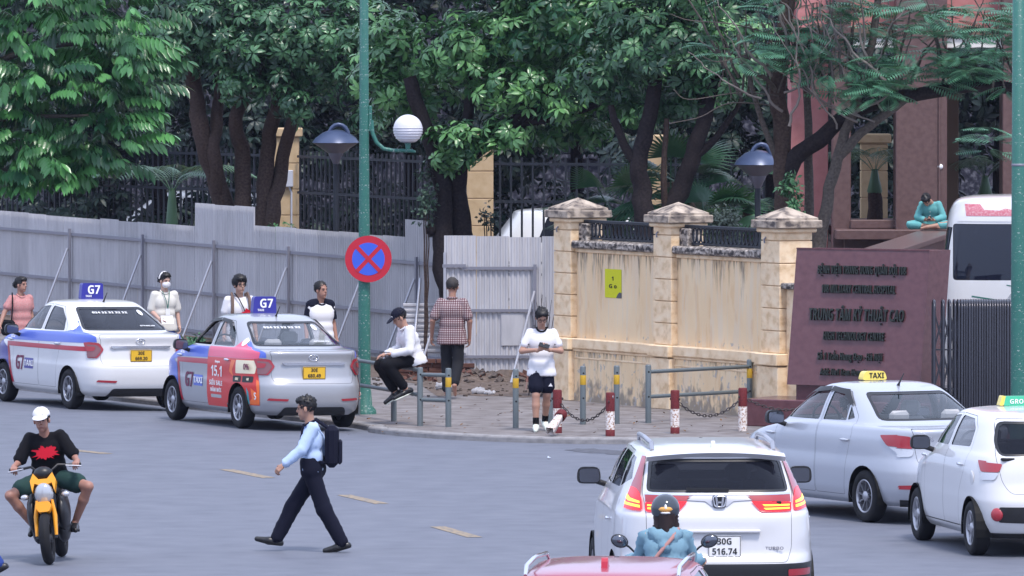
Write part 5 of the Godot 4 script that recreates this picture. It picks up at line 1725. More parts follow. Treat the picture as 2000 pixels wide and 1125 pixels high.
func hatch_rings() -> Array:
	return [
		[0.20, 1.74, -1.78, 0.74, 5.0, 4.0, 0.0], [0.26, 1.81, -1.83, 0.79, 5.0, 4.0, 0.0], [0.36, 1.86, -1.86, 0.82, 5.0, 4.0, 0.0], [0.48, 1.88, -1.88, 0.83, 5.0, 4.0, 0.0],
		[0.58, 1.88, -1.88, 0.833, 5.0, 4.0, 0.0], [0.66, 1.85, -1.86, 0.83, 5.0, 4.0, 0.0], [0.76, 1.81, -1.84, 0.828, 5.0, 4.0, -0.03], [0.88, 1.79, -1.8, 0.822, 4.8, 4.0, -0.10],
		[0.98, 1.765, -1.7, 0.805, 4.6, 4.0, -0.20], [1.04, 1.735, -1.3, 0.782, 4.6, 4.0, -0.16], [1.09, 1.70, -1.0, 0.757, 4.4, 4.0, -0.06], [1.18, 1.62, -0.82, 0.722, 4.4, 4.0, 0.0],
		[1.28, 1.53, -0.62, 0.683, 4.2, 4.0, 0.0], [1.37, 1.44, -0.46, 0.64, 4.2, 4.0, 0.0], [1.43, 1.39, -0.34, 0.60, 4.0, 3.8, 0.0], [1.455, 1.37, -0.26, 0.57, 4.0, 3.6, 0.0],
		[1.478, 1.28, -0.15, 0.50, 3.8, 3.5, 0.0], [1.498, 0.9, -0.02, 0.34, 3.4, 3.0, 0.0], [1.505, 0.2, 0.1, 0.02, 3.0, 3.0, 0.0]]

func white_hatch() -> void:
	var sp := sedan_spec()
	sp.rings = hatch_rings()
	sp.base = 10
	sp.axles = [-1.14, 1.285]
	sp.rim = "five"
	sp.paint = M.paint_white
	sp.glass = M.glass_dark
	sp.rear_glass = M.glass_black
	sp.handle = M.chrome
	sp.handle_y = 0.93
	sp.side_windows = [soft([-0.62, 1.09, -0.24, 1.39, 0.13, 1.415, 0.10, 1.095], 0.03), soft([0.20, 1.10, 0.225, 1.415, 0.72, 1.40, 0.92, 1.30, 0.98, 1.12], 0.04)]
	sp.doors = [soft([-0.72, 0.29, -0.72, 0.98, -0.64, 1.075, -0.25, 1.415, 0.16, 1.442, 0.14, 0.29], 0.03), soft([0.155, 0.29, 0.175, 1.442, 0.74, 1.43, 0.98, 1.31, 1.05, 1.1, 1.0, 0.86, 0.86, 0.66, 0.80, 0.29], 0.03)]
	sp.rear_window = soft([-0.58, 1.05, 0.58, 1.05, 0.60, 1.18, 0.52, 1.40, -0.52, 1.40, -0.60, 1.18], 0.07)
	sp.tailgate = soft([-0.50, 0.66, 0.50, 0.66, 0.58, 0.78, 0.62, 1.03, 0.53, 1.43, -0.53, 1.43, -0.62, 1.03, -0.58, 0.78], 0.06)
	var r := make_car("taxi", "white hatchback taxi with a green and yellow roof sign and round bumper lamps", "taxi", "", Vector3(5.35, 0, 23.09), deg_to_rad(10.5), sp)
	var car: Node3D = r[0]
	var sh: Shell = r[1]
	lamp(car, sh, "tail_lamp", soft([-0.83, 0.88, -0.60, 0.885, -0.56, 0.97, -0.83, 0.99], 0.02), soft([1.38, 1.0, 1.72, 0.985, 1.72, 0.88, 1.5, 0.885], 0.02), M.lamp_red, 0.012)
	lamp(car, sh, "lower_lens", soft([-0.83, 0.80, -0.64, 0.805, -0.60, 0.88, -0.83, 0.875], 0.02), soft([1.5, 0.878, 1.8, 0.872, 1.8, 0.80, 1.52, 0.80], 0.02), M.lamp_clear, 0.012)
	for s in [-1, 1]:
		rear_patch(car, sh, "bumper_grille", soft([-0.62 * s, 0.37, 0.0, 0.35, 0.0, 0.53, -0.62 * s, 0.53], 0.02), M.trim_black, 0.006)
		var h: Array = sh.hit(Vector2(-0.64 * s, 0.45), 1, 0)
		part(car, "fog_lamp", B.new().ball(h[0], Vector3(0.072, 0.072, 0.03), 18, 8, frame(Vector3.UP, h[1])).mesh(), M.lamp_red)
	rear_patch(car, sh, "lower_valance", soft([-0.82, 0.14, 0.82, 0.14, 0.78, 0.255, -0.78, 0.255], 0.03), M.trim_black, 0.006)
	plate(car, sh, 0.0, 0.80, 0.33, 0.165, "30F", "", M.plate_white, M.letter_black, 0.02)
	h_emblem(car, sh.hit(Vector2(0, 0.965), 1, 0)[0] + Vector3(0, 0, 0.012), 0.068)
	mirrors(car, sh, -0.52, 1.08, M.trim_black, 1.05)
	for s in [-1, 1]:
		var ff := sh.flank(1.28, 0.80, s)
		part(car, "fuel_flap", B.new().ball(ff[0] - ff[1] * 0.006, Vector3(0.012, 0.085, 0.085), 16, 8).mesh(), M.paint_white)
	var o := part(car, "roof_sign", B.new().slab(soft([-0.20, 0, 0.20, 0, 0.18, 0.10, -0.18, 0.10], 0.03), 0.13, Vector3(0, 1.505, 0.1), Basis.IDENTITY).mesh(), M.sign_green)
	part(o, "yellow_end", B.new().slab(soft([-0.235, 0.002, -0.19, 0.002, -0.165, 0.105, -0.205, 0.105], 0.01), 0.134, Vector3(0, 1.505, 0.098), Basis.IDENTITY).mesh(), M.sign_yellow)
	letters(o, "GROUP", 0.05, Vector3(0, 1.55, 0.234), Vector3.RIGHT, Vector3.UP, M.letter_white, 1.1, 0.003)
	part(car, "side_moulding", sh.take([0], outline([-0.8, 0.285, 0.86, 0.285, 0.86, 0.292, -0.8, 0.292]), {}, 0.004), M.trim_black)

func white_suv() -> void:
	var sp := sedan_spec()
	sp.rings = [
		[0.26, 2.12, -2.12, 0.82, 5.0, 4.0, 0.0], [0.36, 2.22, -2.2, 0.90, 5.0, 4.0, 0.0], [0.50, 2.28, -2.25, 0.925, 5.0, 4.0, 0.0], [0.64, 2.29, -2.28, 0.93, 5.0, 4.0, 0.0],
		[0.70, 2.27, -2.28, 0.93, 5.0, 4.0, 0.0], [0.76, 2.235, -2.27, 0.93, 5.0, 4.0, 0.0], [0.90, 2.225, -2.25, 0.925, 5.0, 4.0, -0.03], [1.03, 2.225, -2.2, 0.915, 4.8, 4.0, -0.08],
		[1.09, 2.215, -2.15, 0.905, 4.8, 4.0, -0.12], [1.14, 2.185, -2.05, 0.888, 4.6, 4.0, -0.16], [1.24, 2.15, -1.7, 0.855, 4.6, 4.0, -0.18], [1.32, 2.11, -1.25, 0.822, 4.4, 4.0, -0.08],
		[1.42, 2.01, -1.02, 0.785, 4.4, 4.0, 0.0], [1.53, 1.89, -0.8, 0.735, 4.4, 4.0, 0.0], [1.60, 1.83, -0.62, 0.692, 4.2, 4.0, 0.0], [1.635, 1.83, -0.5, 0.665, 4.2, 3.8, 0.0],
		[1.66, 1.80, -0.4, 0.625, 4.0, 3.6, 0.0], [1.68, 1.60, -0.25, 0.54, 4.0, 3.5, 0.0], [1.70, 1.0, -0.05, 0.36, 3.4, 3.0, 0.0], [1.705, 0.2, 0.1, 0.02, 3.0, 3.0, 0.0]]
	sp.base = 11
	sp.axles = [-1.36, 1.30]
	sp.wr = 0.345
	sp.bias = 0.2
	sp.ww = 0.23
	sp.track = 0.80
	sp.rim = "five"
	sp.paint = M.paint_pearl
	sp.glass = M.glass_dark
	sp.rear_glass = M.glass_black
	sp.belt = 1.24
	sp.handle = M.chrome
	sp.handle_y = 1.0
	sp.side_windows = [soft([-0.78, 1.30, -0.38, 1.58, 0.10, 1.61, 0.07, 1.285], 0.03), soft([0.17, 1.285, 0.2, 1.61, 0.85, 1.60, 1.0, 1.30], 0.03), soft([1.06, 1.31, 0.93, 1.595, 1.2, 1.58, 1.5, 1.40], 0.03)]
	sp.doors = [soft([-0.88, 0.4, -0.88, 1.2, -0.8, 1.285, -0.40, 1.605, 0.14, 1.64, 0.115, 0.4], 0.03), soft([0.13, 0.4, 0.155, 1.64, 0.88, 1.63, 1.03, 1.29, 1.0, 1.02, 0.86, 0.75, 0.82, 0.4], 0.03)]
	sp.rear_window = soft([-0.655, 1.305, 0.655, 1.305, 0.60, 1.60, -0.60, 1.60], 0.05)
	sp.windscreen = soft([-0.66, 1.33, 0.66, 1.33, 0.55, 1.58, -0.55, 1.58], 0.06)
	sp.tailgate = soft([-0.62, 0.67, 0.62, 0.67, 0.665, 0.80, 0.668, 1.15, 0.69, 1.30, 0.625, 1.615, -0.625, 1.615, -0.69, 1.30, -0.668, 1.15, -0.665, 0.80], 0.04)
	var r := make_car("suv", "pearl white sport utility car with lit L shaped tail lamps and chrome strip", "car", "", Vector3(1.76, 0, 33.2), deg_to_rad(3.5), sp)
	var car: Node3D = r[0]
	var sh: Shell = r[1]
	# upright lamp strips, bend and inner lamps
	lamp(car, sh, "lamp_strip", outline([-0.80, 1.25, -0.70, 1.25, -0.665, 1.42, -0.615, 1.60, -0.64, 1.60, -0.72, 1.42]), PackedVector2Array(), M.lamp_red, 0.012)
	lamp(car, sh, "tail_lamp", soft([-0.90, 1.145, -0.685, 1.13, -0.685, 1.24, -0.72, 1.33, -0.80, 1.335, -0.90, 1.32], 0.03), soft([2.0, 1.15, 2.3, 1.15, 2.3, 1.33, 1.96, 1.33], 0.03), M.lamp_glow_red, 0.016)
	lamp(car, sh, "inner_lamp", soft([-0.66, 1.125, -0.38, 1.125, -0.29, 1.225, -0.66, 1.21], 0.015), PackedVector2Array(), M.lamp_glow_red, 0.016)
	lamp(car, sh, "inner_lens", outline([-0.66, 1.215, -0.30, 1.23, -0.24, 1.275, -0.66, 1.275]), PackedVector2Array(), M.lamp_red, 0.010)
	lamp(car, sh, "light_bar", outline([-0.64, 1.145, -0.42, 1.143, -0.40, 1.16, -0.64, 1.162]), PackedVector2Array(), M.lamp_glow_amber, 0.021)
	lamp(car, sh, "light_bar", outline([-0.64, 1.175, -0.41, 1.175, -0.39, 1.192, -0.64, 1.19]), PackedVector2Array(), M.lamp_glow_amber, 0.021)
	lamp(car, sh, "light_bar", outline([-0.865, 1.31, -0.865, 1.23, -0.83, 1.175, -0.70, 1.155, -0.70, 1.18, -0.80, 1.195, -0.835, 1.24, -0.835, 1.31]), PackedVector2Array(), M.lamp_glow_amber, 0.021)
	lamp(car, sh, "light_bar", outline([-0.82, 1.31, -0.815, 1.25, -0.79, 1.21, -0.70, 1.195, -0.70, 1.215, -0.77, 1.235, -0.79, 1.27, -0.77, 1.31]), PackedVector2Array(), M.lamp_glow_amber, 0.021)
	var cz: Array = sh.hit(Vector2(0, 1.265), 1, 0)
	part(car, "chrome_strip", sh.take([1], outline([-0.66, 1.277, 0.66, 1.277, 0.66, 1.297, -0.66, 1.297]), {}, 0.012), M.chrome)
	part(car, "garnish", sh.take([1], outline([-0.30, 1.235, -0.13, 1.225, -0.07, 1.18, 0.07, 1.18, 0.13, 1.225, 0.30, 1.235, 0.27, 1.274, -0.27, 1.274]), {}, 0.010), M.alloy)
	# emblem: an H in a rounded frame
	var e := B.new()
	var fr := []
	for q in soft([-0.045, -0.045, 0.045, -0.045, 0.062, 0.05, -0.062, 0.05], 0.025):
		fr.append(cz[0] + Vector3(q.x, q.y - 0.04, 0.06))
	fr.append(fr[0])
	e.tube(fr, [0.007], 6, false)
	for s in [-1.0, 1.0]:
		e.bar(cz[0] + Vector3(s * 0.022, -0.082, 0.06), cz[0] + Vector3(s * 0.032, 0.004, 0.06), 0.018, 0.012)
	e.bar(cz[0] + Vector3(-0.024, -0.045, 0.06), cz[0] + Vector3(0.024, -0.045, 0.06), 0.016, 0.012)
	part(car, "emblem", e.mesh(), M.chrome)
	part(car, "emblem_plate", B.new().slab(soft([-0.055, -0.055, 0.055, -0.055, 0.07, 0.06, -0.07, 0.06], 0.025), 0.008, cz[0] + Vector3(0, -0.04, 0.045), Basis.IDENTITY).mesh(), M.trim_black)
	# plate niche and plate
	part(car, "plate_niche", sh.take([1], soft([-0.42, 0.74, 0.42, 0.74, 0.36, 0.955, -0.36, 0.955], 0.03), {}, 0.004), M.paint_pearl)
	part(car, "niche_lip", B.new().box(sh.hit(Vector2(0, 0.955), 1, 0)[0] + Vector3(0, 0.004, 0.02), Vector3(0.74, 0.03, 0.05), Basis.IDENTITY, 0.01).mesh(), M.paint_pearl)
	plate(car, sh, 0.04, 0.82, 0.30, 0.20, "30G", "516.74", M.plate_white, M.letter_black, 0.02)
	letters(car, "TURBO", 0.03, sh.hit(Vector2(0.5, 0.80), 1, 0)[0] + Vector3(0, 0, 0.008), Vector3.RIGHT, Vector3.UP, M.rail_steel, 1.3, 0.004, "badge")
	# black cladding
	part(car, "bumper_cladding", sh.take([1], soft([-0.95, 0.2, 0.95, 0.2, 0.95, 0.66, -0.95, 0.66], 0.02), {}, 0.008), M.trim_black)
	lamp(car, sh, "bumper_reflector", soft([-0.84, 0.55, -0.62, 0.55, -0.62, 0.61, -0.84, 0.61], 0.01), PackedVector2Array(), M.lamp_red, 0.016)
	# spoiler lip, wiper, roof rails, fin
	var spz := B.new()
	for i in 16:
		var x0 := -0.64 + 1.28 * i / 16
		var x1 := -0.64 + 1.28 * (i + 1) / 16
		var f := func(x: float) -> Vector3: return Vector3(x, 1.655 - 0.10 * x * x, 1.875 - 0.16 * x * x)
		var p0: Vector3 = f.call(x0)
		var p1: Vector3 = f.call(x1)
		spz.quad(p0, p1, p1 + Vector3(0, 0.025, -0.16), p0 + Vector3(0, 0.025, -0.16), Vector3.UP)
		spz.quad(p0, p1, p1 + Vector3(0, -0.045, -0.05), p0 + Vector3(0, -0.045, -0.05), Vector3(0, -0.3, 1))
	part(car, "spoiler", spz.mesh(), M.paint_pearl)
	part(car, "wiper", B.new().bar(Vector3(-0.30, 1.335, 2.125), Vector3(0.09, 1.33, 2.135), 0.03, 0.02).mesh(), M.trim_black)
	for s in [-1, 1]:
		part(car, "roof_rail", B.new().tube([Vector3(0.56 * s, 1.655, 1.45), Vector3(0.56 * s, 1.72, 1.36), Vector3(0.565 * s, 1.735, 0.6), Vector3(0.56 * s, 1.725, -0.1), Vector3(0.55 * s, 1.66, -0.22)], [0.02, 0.024, 0.024, 0.024, 0.02], 8).mesh(), M.alloy)
	part(car, "shark_fin", B.new().slab(PackedVector2Array([Vector2(-0.09, 0), Vector2(0.06, 0), Vector2(0.05, 0.05), Vector2(0.03, 0.065)]), 0.035, Vector3(0.0175, 1.68, 1.45), Basis(Vector3(0, 0, 1), Vector3.UP, Vector3(-1, 0, 0))).mesh(), M.paint_pearl)
	mirrors(car, sh, -0.62, 1.30, M.trim_black, 1.1)

func red_car() -> void:
	var sp := sedan_spec()
	var rr := hatch_rings()
	for k in rr:
		k[1] = 0.15 + (k[1] - 0.15) * 1.14
		k[2] = 0.15 + (k[2] - 0.15) * 1.14
		k[3] *= 1.06
		k[0] *= 0.985
		k[6] *= 1.0
	sp.rings = rr
	sp.base = 10
	sp.axles = [-1.28, 1.35]
	sp.track = 0.76
	sp.rim = "five"
	sp.paint = M.paint_red
	sp.glass = M.glass_dark
	sp.rear_glass = M.glass_black
	sp.side_windows = [soft([-0.70, 1.075, -0.28, 1.37, 0.13, 1.395, 0.10, 1.08], 0.03), soft([0.20, 1.085, 0.225, 1.395, 0.82, 1.38, 1.05, 1.28, 1.12, 1.10], 0.04)]
	sp.doors = [soft([-0.82, 0.29, -0.82, 0.98, -0.74, 1.06, -0.30, 1.395, 0.16, 1.42, 0.14, 0.29], 0.03), soft([0.155, 0.29, 0.175, 1.42, 0.84, 1.41, 1.12, 1.29, 1.2, 1.08, 1.1, 0.86, 0.95, 0.66, 0.90, 0.29], 0.03)]
	sp.rear_window = soft([-0.60, 1.04, 0.60, 1.04, 0.62, 1.16, 0.54, 1.38, -0.54, 1.38, -0.62, 1.16], 0.07)
	sp.tailgate = soft([-0.50, 0.66, 0.50, 0.66, 0.58, 0.78, 0.64, 1.02, 0.55, 1.41, -0.55, 1.41, -0.64, 1.02, -0.58, 0.78], 0.06)
	var r := make_car("crossover_car", "metallic red car with pale roof rails and a dark red fin behind the scooter rider", "car", "", Vector3(0.83, 0, 46.4), deg_to_rad(-6), sp)
	var car: Node3D = r[0]
	for s in [-1, 1]:
		part(car, "roof_rail", B.new().tube([Vector3(0.585 * s, 1.42, 1.40), Vector3(0.585 * s, 1.49, 1.30), Vector3(0.59 * s, 1.51, 0.6), Vector3(0.575 * s, 1.49, -0.1), Vector3(0.56 * s, 1.42, -0.25)], [0.014, 0.018, 0.018, 0.018, 0.014], 8).mesh(), M.chrome)
	var fb := B.new()
	fb.slab(PackedVector2Array([Vector2(-0.14, -0.01), Vector2(0.05, -0.01), Vector2(0.035, 0.05), Vector2(0.02, 0.075), Vector2(0.0, 0.08)]), 0.05, Vector3(0.025, 1.465, 1.15), Basis(Vector3(0, 0, 1), Vector3.UP, Vector3(-1, 0, 0)))
	part(car, "shark_fin", fb.mesh(), M.livery_red)
	lamp(car, r[1], "tail_lamp", soft([-0.87, 0.80, -0.62, 0.82, -0.58, 0.97, -0.87, 0.99], 0.02), PackedVector2Array(), M.lamp_red, 0.012)
	mirrors(car, r[1], -0.60, 1.06, M.trim_black)

# ---------------------------------------------------------------- trees, palms and shrubs
var leaf_kinds := {}
var leaf_mats: Array = []

func add_leaf(b: B, base: Vector3, dir: Vector3, nor: Vector3, length: float, width: float, droop: float, seg := 3) -> void:
	var side := dir.cross(nor).normalized()
	var prev := [base, base, base]
	var d := dir.normalized()
	var p := base
	for i in seg:
		var t := float(i + 1) / seg
		d = (d - Vector3.UP * droop / seg).normalized()
		p += d * length / seg
		var w := width * sin(PI * clampf(t * 0.9 + 0.05, 0, 1)) * (1.0 if i < seg - 1 else 0.12)
		var up := side.cross(d).normalized()
		if up.dot(nor) < 0:
			up = -up
		var l := p + side * w * 0.5 + up * w * 0.12
		var r := p - side * w * 0.5 + up * w * 0.12
		var nl := (up - side * 0.25).normalized()
		var nr := (up + side * 0.25).normalized()
		if i == 0:
			b.tri(prev[1], l, p, nl, nl, up)
			b.tri(prev[1], p, r, nr, up, nr)
		else:
			b.tri(prev[0], l, p, nl, nl, up)
			b.tri(prev[0], p, prev[1], nl, up, up)
			b.tri(prev[1], p, r, up, up, nr)
			b.tri(prev[1], r, prev[2], up, nr, nr)
		prev = [l, p, r]

func make_leaves() -> void:
	rng.seed = 77
	leaf_kinds.whorl = []
	leaf_kinds.pinnate = []
	leaf_kinds.feather = []
	leaf_kinds.sprig = []
	for k in 3:
		var b := B.new()
		var n := 7 + k
		for i in n:
			var a := TAU * i / n + rng.randf_range(-0.2, 0.2)
			var el := rng.randf_range(-0.15, 0.35)
			var d := Vector3(cos(a) * cos(el), sin(el), sin(a) * cos(el))
			add_leaf(b, d * 0.02, d, Vector3(0, 1, 0), rng.randf_range(0.15, 0.215), rng.randf_range(0.056, 0.075), rng.randf_range(0.5, 1.1))
		leaf_kinds.whorl.append(b.mesh())
		b = B.new()
		var q := Vector3.ZERO
		var dd := Vector3(0, 0.25, 1).normalized()
		var pts := [q]
		var m := 7 + k % 2
		for i in m:
			dd = (dd - Vector3.UP * 0.10).normalized()
			q += dd * 0.085
			pts.append(q)
			for s in [-1.0, 1.0]:
				var ld := (Vector3(s * 0.62, -0.85 + rng.randf_range(-0.2, 0.2), 0.3) + dd * 0.25).normalized()
				var ln := Vector3(s * 0.35, 1, 0.1).normalized()
				add_leaf(b, q, ld, ln, (0.26 - absf(i - m * 0.5) * 0.014) * rng.randf_range(0.9, 1.1), 0.082, rng.randf_range(0.4, 0.8))
		add_leaf(b, q, dd, Vector3.UP, 0.22, 0.075, 0.5)
		b.tube(pts, [0.006, 0.004], 4, false)
		leaf_kinds.pinnate.append(b.mesh())
		b = B.new()
		q = Vector3.ZERO
		dd = Vector3(0, 0.15, 1).normalized()
		pts = [q]
		for i in 13:
			dd = (dd - Vector3.UP * 0.04).normalized()
			q += dd * 0.034
			pts.append(q)
			var pl := 0.13 * sin(PI * (i + 2.0) / 16.0)
			for s in [-1.0, 1.0]:
				var ld := (Vector3(s, -0.12, 0.3) + dd * 0.15).normalized()
				add_leaf(b, q, ld, Vector3.UP, pl, 0.024, 0.3, 2)
		b.tube(pts, [0.004, 0.002], 3, false)
		leaf_kinds.feather.append(b.mesh())
		b = B.new()
		for i in 6:
			var a := TAU * i / 6 + rng.randf_range(-0.5, 0.5)
			var el := rng.randf_range(-0.4, 0.9)
			var d := Vector3(cos(a) * cos(el), sin(el), sin(a) * cos(el))
			add_leaf(b, d * 0.03, d, Vector3(0, 1, 0), rng.randf_range(0.06, 0.1), rng.randf_range(0.03, 0.045), 0.4, 2)
		leaf_kinds.sprig.append(b.mesh())

func foliage_mat(called: String, base: Color, gloss: float, vary: bool) -> StandardMaterial3D:
	var m := mat(called, Color.WHITE if vary else base, gloss)
	m.vertex_color_use_as_albedo = vary
	m.cull_mode = BaseMaterial3D.CULL_DISABLED
	m.backlight_enabled = true
	m.backlight = lin(0.02, 0.05, 0.008)
	return m

func limb(parent: Node, called: String, pts: Array, r0: float, r1: float, m: Material, wob := 0.03, sides := 10) -> void:
	var p := []
	var r := []
	for i in pts.size() - 1:
		var a: Vector3 = pts[i]
		var b: Vector3 = pts[i + 1]
		var pa: Vector3 = pts[maxi(i - 1, 0)]
		var pb: Vector3 = pts[mini(i + 2, pts.size() - 1)]
		for k in 5:
			var t := k / 5.0
			var f := (i + t) / (pts.size() - 1)
			var q := a.cubic_interpolate(b, pa, pb, t)
			q += Vector3(fn.get_noise_2d(q.y * 2.1, q.x * 3.0), 0, fn.get_noise_2d(q.y * 2.3, 50 + q.x)) * wob
			p.append(q)
			r.append(lerpf(r0, r1, f) * (1.0 + 0.12 * fn.get_noise_2d(q.y * 4.0, q.z + q.x)))
	p.append(pts[-1])
	r.append(r1)
	part(parent, called, B.new().tube(p, r, sides).mesh(), m)

# blobs: [centre, radii, count]; returns transforms and tints spread through the outer part of each blob
func spread(blobs: Array, kind: String, tint_lo: Vector3, tint_hi: Vector3, size := 1.0) -> Array:
	var out := []
	for bl in blobs:
		var c: Vector3 = bl[0]
		var R: Vector3 = bl[1]
		for i in int(bl[2]):
			var d := Vector3(rng.randfn(), rng.randfn(), rng.randfn()).normalized()
			var rr := pow(rng.randf(), 0.45)
			var p := c + d * R * rr
			var lump := fn.get_noise_3d(p.x * 1.7, p.y * 1.7, p.z * 1.7)
			if lump < -0.18:
				continue
			var o := (d / R).normalized()
			var bs: Basis
			if kind == "whorl" or kind == "sprig":
				var ax := (o * 0.7 + Vector3.UP * 0.55 + Vector3(rng.randfn(), rng.randfn(), rng.randfn()) * 0.35).normalized()
				bs = frame(ax).rotated(ax, rng.randf() * TAU)
			else:
				var h := Vector3(o.x, 0.0, o.z) + Vector3(rng.randfn(), 0, rng.randfn()) * 0.5
				h = (h.normalized() + Vector3.UP * rng.randf_range(-0.25, 0.35)).normalized()
				var x := Vector3.UP.cross(h).normalized()
				bs = Basis(x, h.cross(x), h)
				bs = bs.rotated(h, rng.randf_range(-0.4, 0.4))
			var s := size * rng.randf_range(0.75, 1.2)
			var t := clampf(0.5 + 0.35 * rng.randfn() + lump * 0.5, 0, 1)
			var cc := tint_lo.lerp(tint_hi, t)
			out.append([Transform3D(bs.scaled(Vector3.ONE * s), p), Color(cc.x, cc.y, cc.z), rng.randi() % 3])
	return out

func crown(parent: Node3D, kind: String, blobs: Array, lo: Vector3, hi: Vector3, size: float, single: int, gloss := 0.42) -> void:
	var all := spread(blobs, kind, lo, hi, size)
	all.sort_custom(func(a, b): return a[0].origin.z > b[0].origin.z)
	var mv := foliage_mat("leaves_%s" % parent.name, Color.WHITE, gloss, true)
	var tints := []
	for i in 5:
		var cc := lo.lerp(hi, i / 4.0)
		tints.append(foliage_mat("leaf_%s_%d" % [parent.name, i], lin(cc.x, cc.y, cc.z), gloss, false))
	var cr := Node3D.new()
	cr.name = "crown"
	parent.add_child(cr, true)
	var xf := [[], [], []]
	var cs := [[], [], []]
	for i in all.size():
		var e: Array = all[i]
		if i < single:
			var t := clampi(int(round((e[1].g - lo.y) / maxf(hi.y - lo.y, 1e-4) * 4.0)), 0, 4)
			part(cr, "leaf_cluster", leaf_kinds[kind][e[2]], tints[t], e[0])
		else:
			xf[e[2]].append(e[0])
			cs[e[2]].append(e[1])
	for k in 3:
		if xf[k].size():
			stuff(many(cr, "foliage", leaf_kinds[kind][k], mv, xf[k], cs[k]))

func build_trees() -> void:
	make_leaves()
	rough_mat("bark_brown", [lin(0.03, 0.02, 0.018), lin(0.065, 0.045, 0.038), lin(0.10, 0.075, 0.062)], 0.04, 0.9, 0.95, 3.0, 91)
	rough_mat("bark_dark", [lin(0.012, 0.010, 0.012), lin(0.026, 0.021, 0.022), lin(0.045, 0.036, 0.036)], 0.04, 0.9, 0.95, 3.0, 92)
	rough_mat("bark_grey", [lin(0.05, 0.042, 0.038), lin(0.10, 0.085, 0.075), lin(0.15, 0.13, 0.115)], 0.04, 0.9, 0.95, 2.0, 93)
	rng.seed = 1234
	var V := func(px: float, y: float, z: float) -> Vector3: return Vector3(px, y, z)
	# tree with long drooping compound leaves, trunk outside the view
	var a := thing("compound_leaf_tree", "bright green tree with long drooping compound leaves overhanging the hoarding", "tree", Vector3.ZERO)
	limb(a, "trunk", [V.call(-9.6, S, -19.5), V.call(-9.5, 1.8, -19.3), V.call(-9.2, 3.6, -18.8), V.call(-8.6, 5.4, -18.4), V.call(-8.2, 7.0, -18.2)], 0.22, 0.10, M.bark_grey)
	for e in [[V.call(-9.3, 3.3, -18.9), V.call(-8.2, 3.9, -18.2), V.call(-6.6, 4.0, -17.6)], [V.call(-9.0, 4.4, -18.6), V.call(-7.6, 5.0, -18.0), V.call(-6.0, 5.2, -17.8)], [V.call(-9.4, 2.6, -19.0), V.call(-8.3, 3.1, -18.2), V.call(-7.2, 3.1, -17.7)]]:
		limb(a, "branch", e, 0.07, 0.02, M.bark_grey)
	crown(a, "pinnate", [[V.call(-7.5, 4.75, -18.2), Vector3(1.5, 1.2, 1.5), 186], [V.call(-6.25, 4.95, -17.9), Vector3(0.85, 0.8, 1.0), 80], [V.call(-7.6, 3.5, -18.0), Vector3(0.9, 0.75, 1.0), 93], [V.call(-6.45, 3.95, -17.8), Vector3(0.75, 0.65, 0.8), 62], [V.call(-6.65, 3.3, -17.8), Vector3(0.42, 0.4, 0.5), 21], [V.call(-6.9, 6.3, -18.2), Vector3(1.9, 1.2, 1.6), 198], [V.call(-9.0, 4.3, -18.5), Vector3(1.3, 1.4, 1.2), 99], [V.call(-7.55, 3.02, -17.9), Vector3(0.4, 0.3, 0.5), 16]], Vector3(0.012, 0.058, 0.026), Vector3(0.085, 0.26, 0.075), 1.0, 260, 0.3)
	# forked dark tree behind the hoarding
	var b := thing("forked_tree", "dark tree with five forked brown stems rising behind the stepped hoarding", "tree", Vector3.ZERO)
	var bz := -31.0
	for e in [[[-4.85, 0.0, -4.93, 2.0, -5.29, 3.3, -5.45, 4.2, -5.6, 5.4], 0.2, 0.12], [[-5.05, 2.3, -5.12, 3.2, -5.05, 4.0, -4.9, 5.2], 0.13, 0.09], [[-4.6, 0.0, -4.62, 2.0, -4.64, 3.1, -4.74, 3.8, -4.35, 4.6, -4.2, 5.6], 0.17, 0.09], [[-4.35, 0.0, -4.3, 1.8, -4.22, 3.1, -4.05, 4.0, -3.8, 4.6, -3.5, 5.8], 0.16, 0.09], [[-4.2, 0.0, -4.14, 1.9, -3.98, 2.9, -3.76, 3.8, -3.6, 4.6, -3.2, 5.6], 0.15, 0.08]]:
		var pts := []
		for i in range(0, e[0].size(), 2):
			pts.append(Vector3(e[0][i], maxf(e[0][i + 1], S), bz + 0.25 * sin(i * 1.3 + e[1] * 40)))
		limb(b, "trunk", pts, e[1], e[2], M.bark_brown, 0.05)
	crown(b, "whorl", [[V.call(-5.8, 5.2, -31), Vector3(0.9, 0.9, 1.3), 260], [V.call(-4.9, 5.4, -30.6), Vector3(1.0, 0.9, 1.3), 320], [V.call(-4.0, 5.1, -30.2), Vector3(0.9, 0.9, 1.2), 280], [V.call(-3.2, 5.1, -30.2), Vector3(0.9, 1.0, 1.2), 300], [V.call(-2.4, 5.0, -29.6), Vector3(0.8, 1.0, 1.2), 260], [V.call(-4.6, 4.35, -30.2), Vector3(0.5, 0.35, 0.5), 70], [V.call(-3.7, 4.1, -30.0), Vector3(0.4, 0.4, 0.5), 60], [V.call(-6.4, 4.6, -32), Vector3(0.8, 0.8, 1.0), 170], [V.call(-4.4, 6.6, -31), Vector3(3.0, 1.0, 2.0), 700], [V.call(-2.5, 3.9, -29.8), Vector3(0.5, 0.5, 0.6), 70]], Vector3(0.014, 0.05, 0.028), Vector3(0.085, 0.21, 0.09), 0.95, 120, 0.32)
	# leaning dark trunk with glossy rosettes
	var c := thing("rosette_leaf_tree", "tree with leaning dark trunk and glossy rosettes of leaves beside the globe lamp", "tree", Vector3.ZERO)
	var cz := -17.75
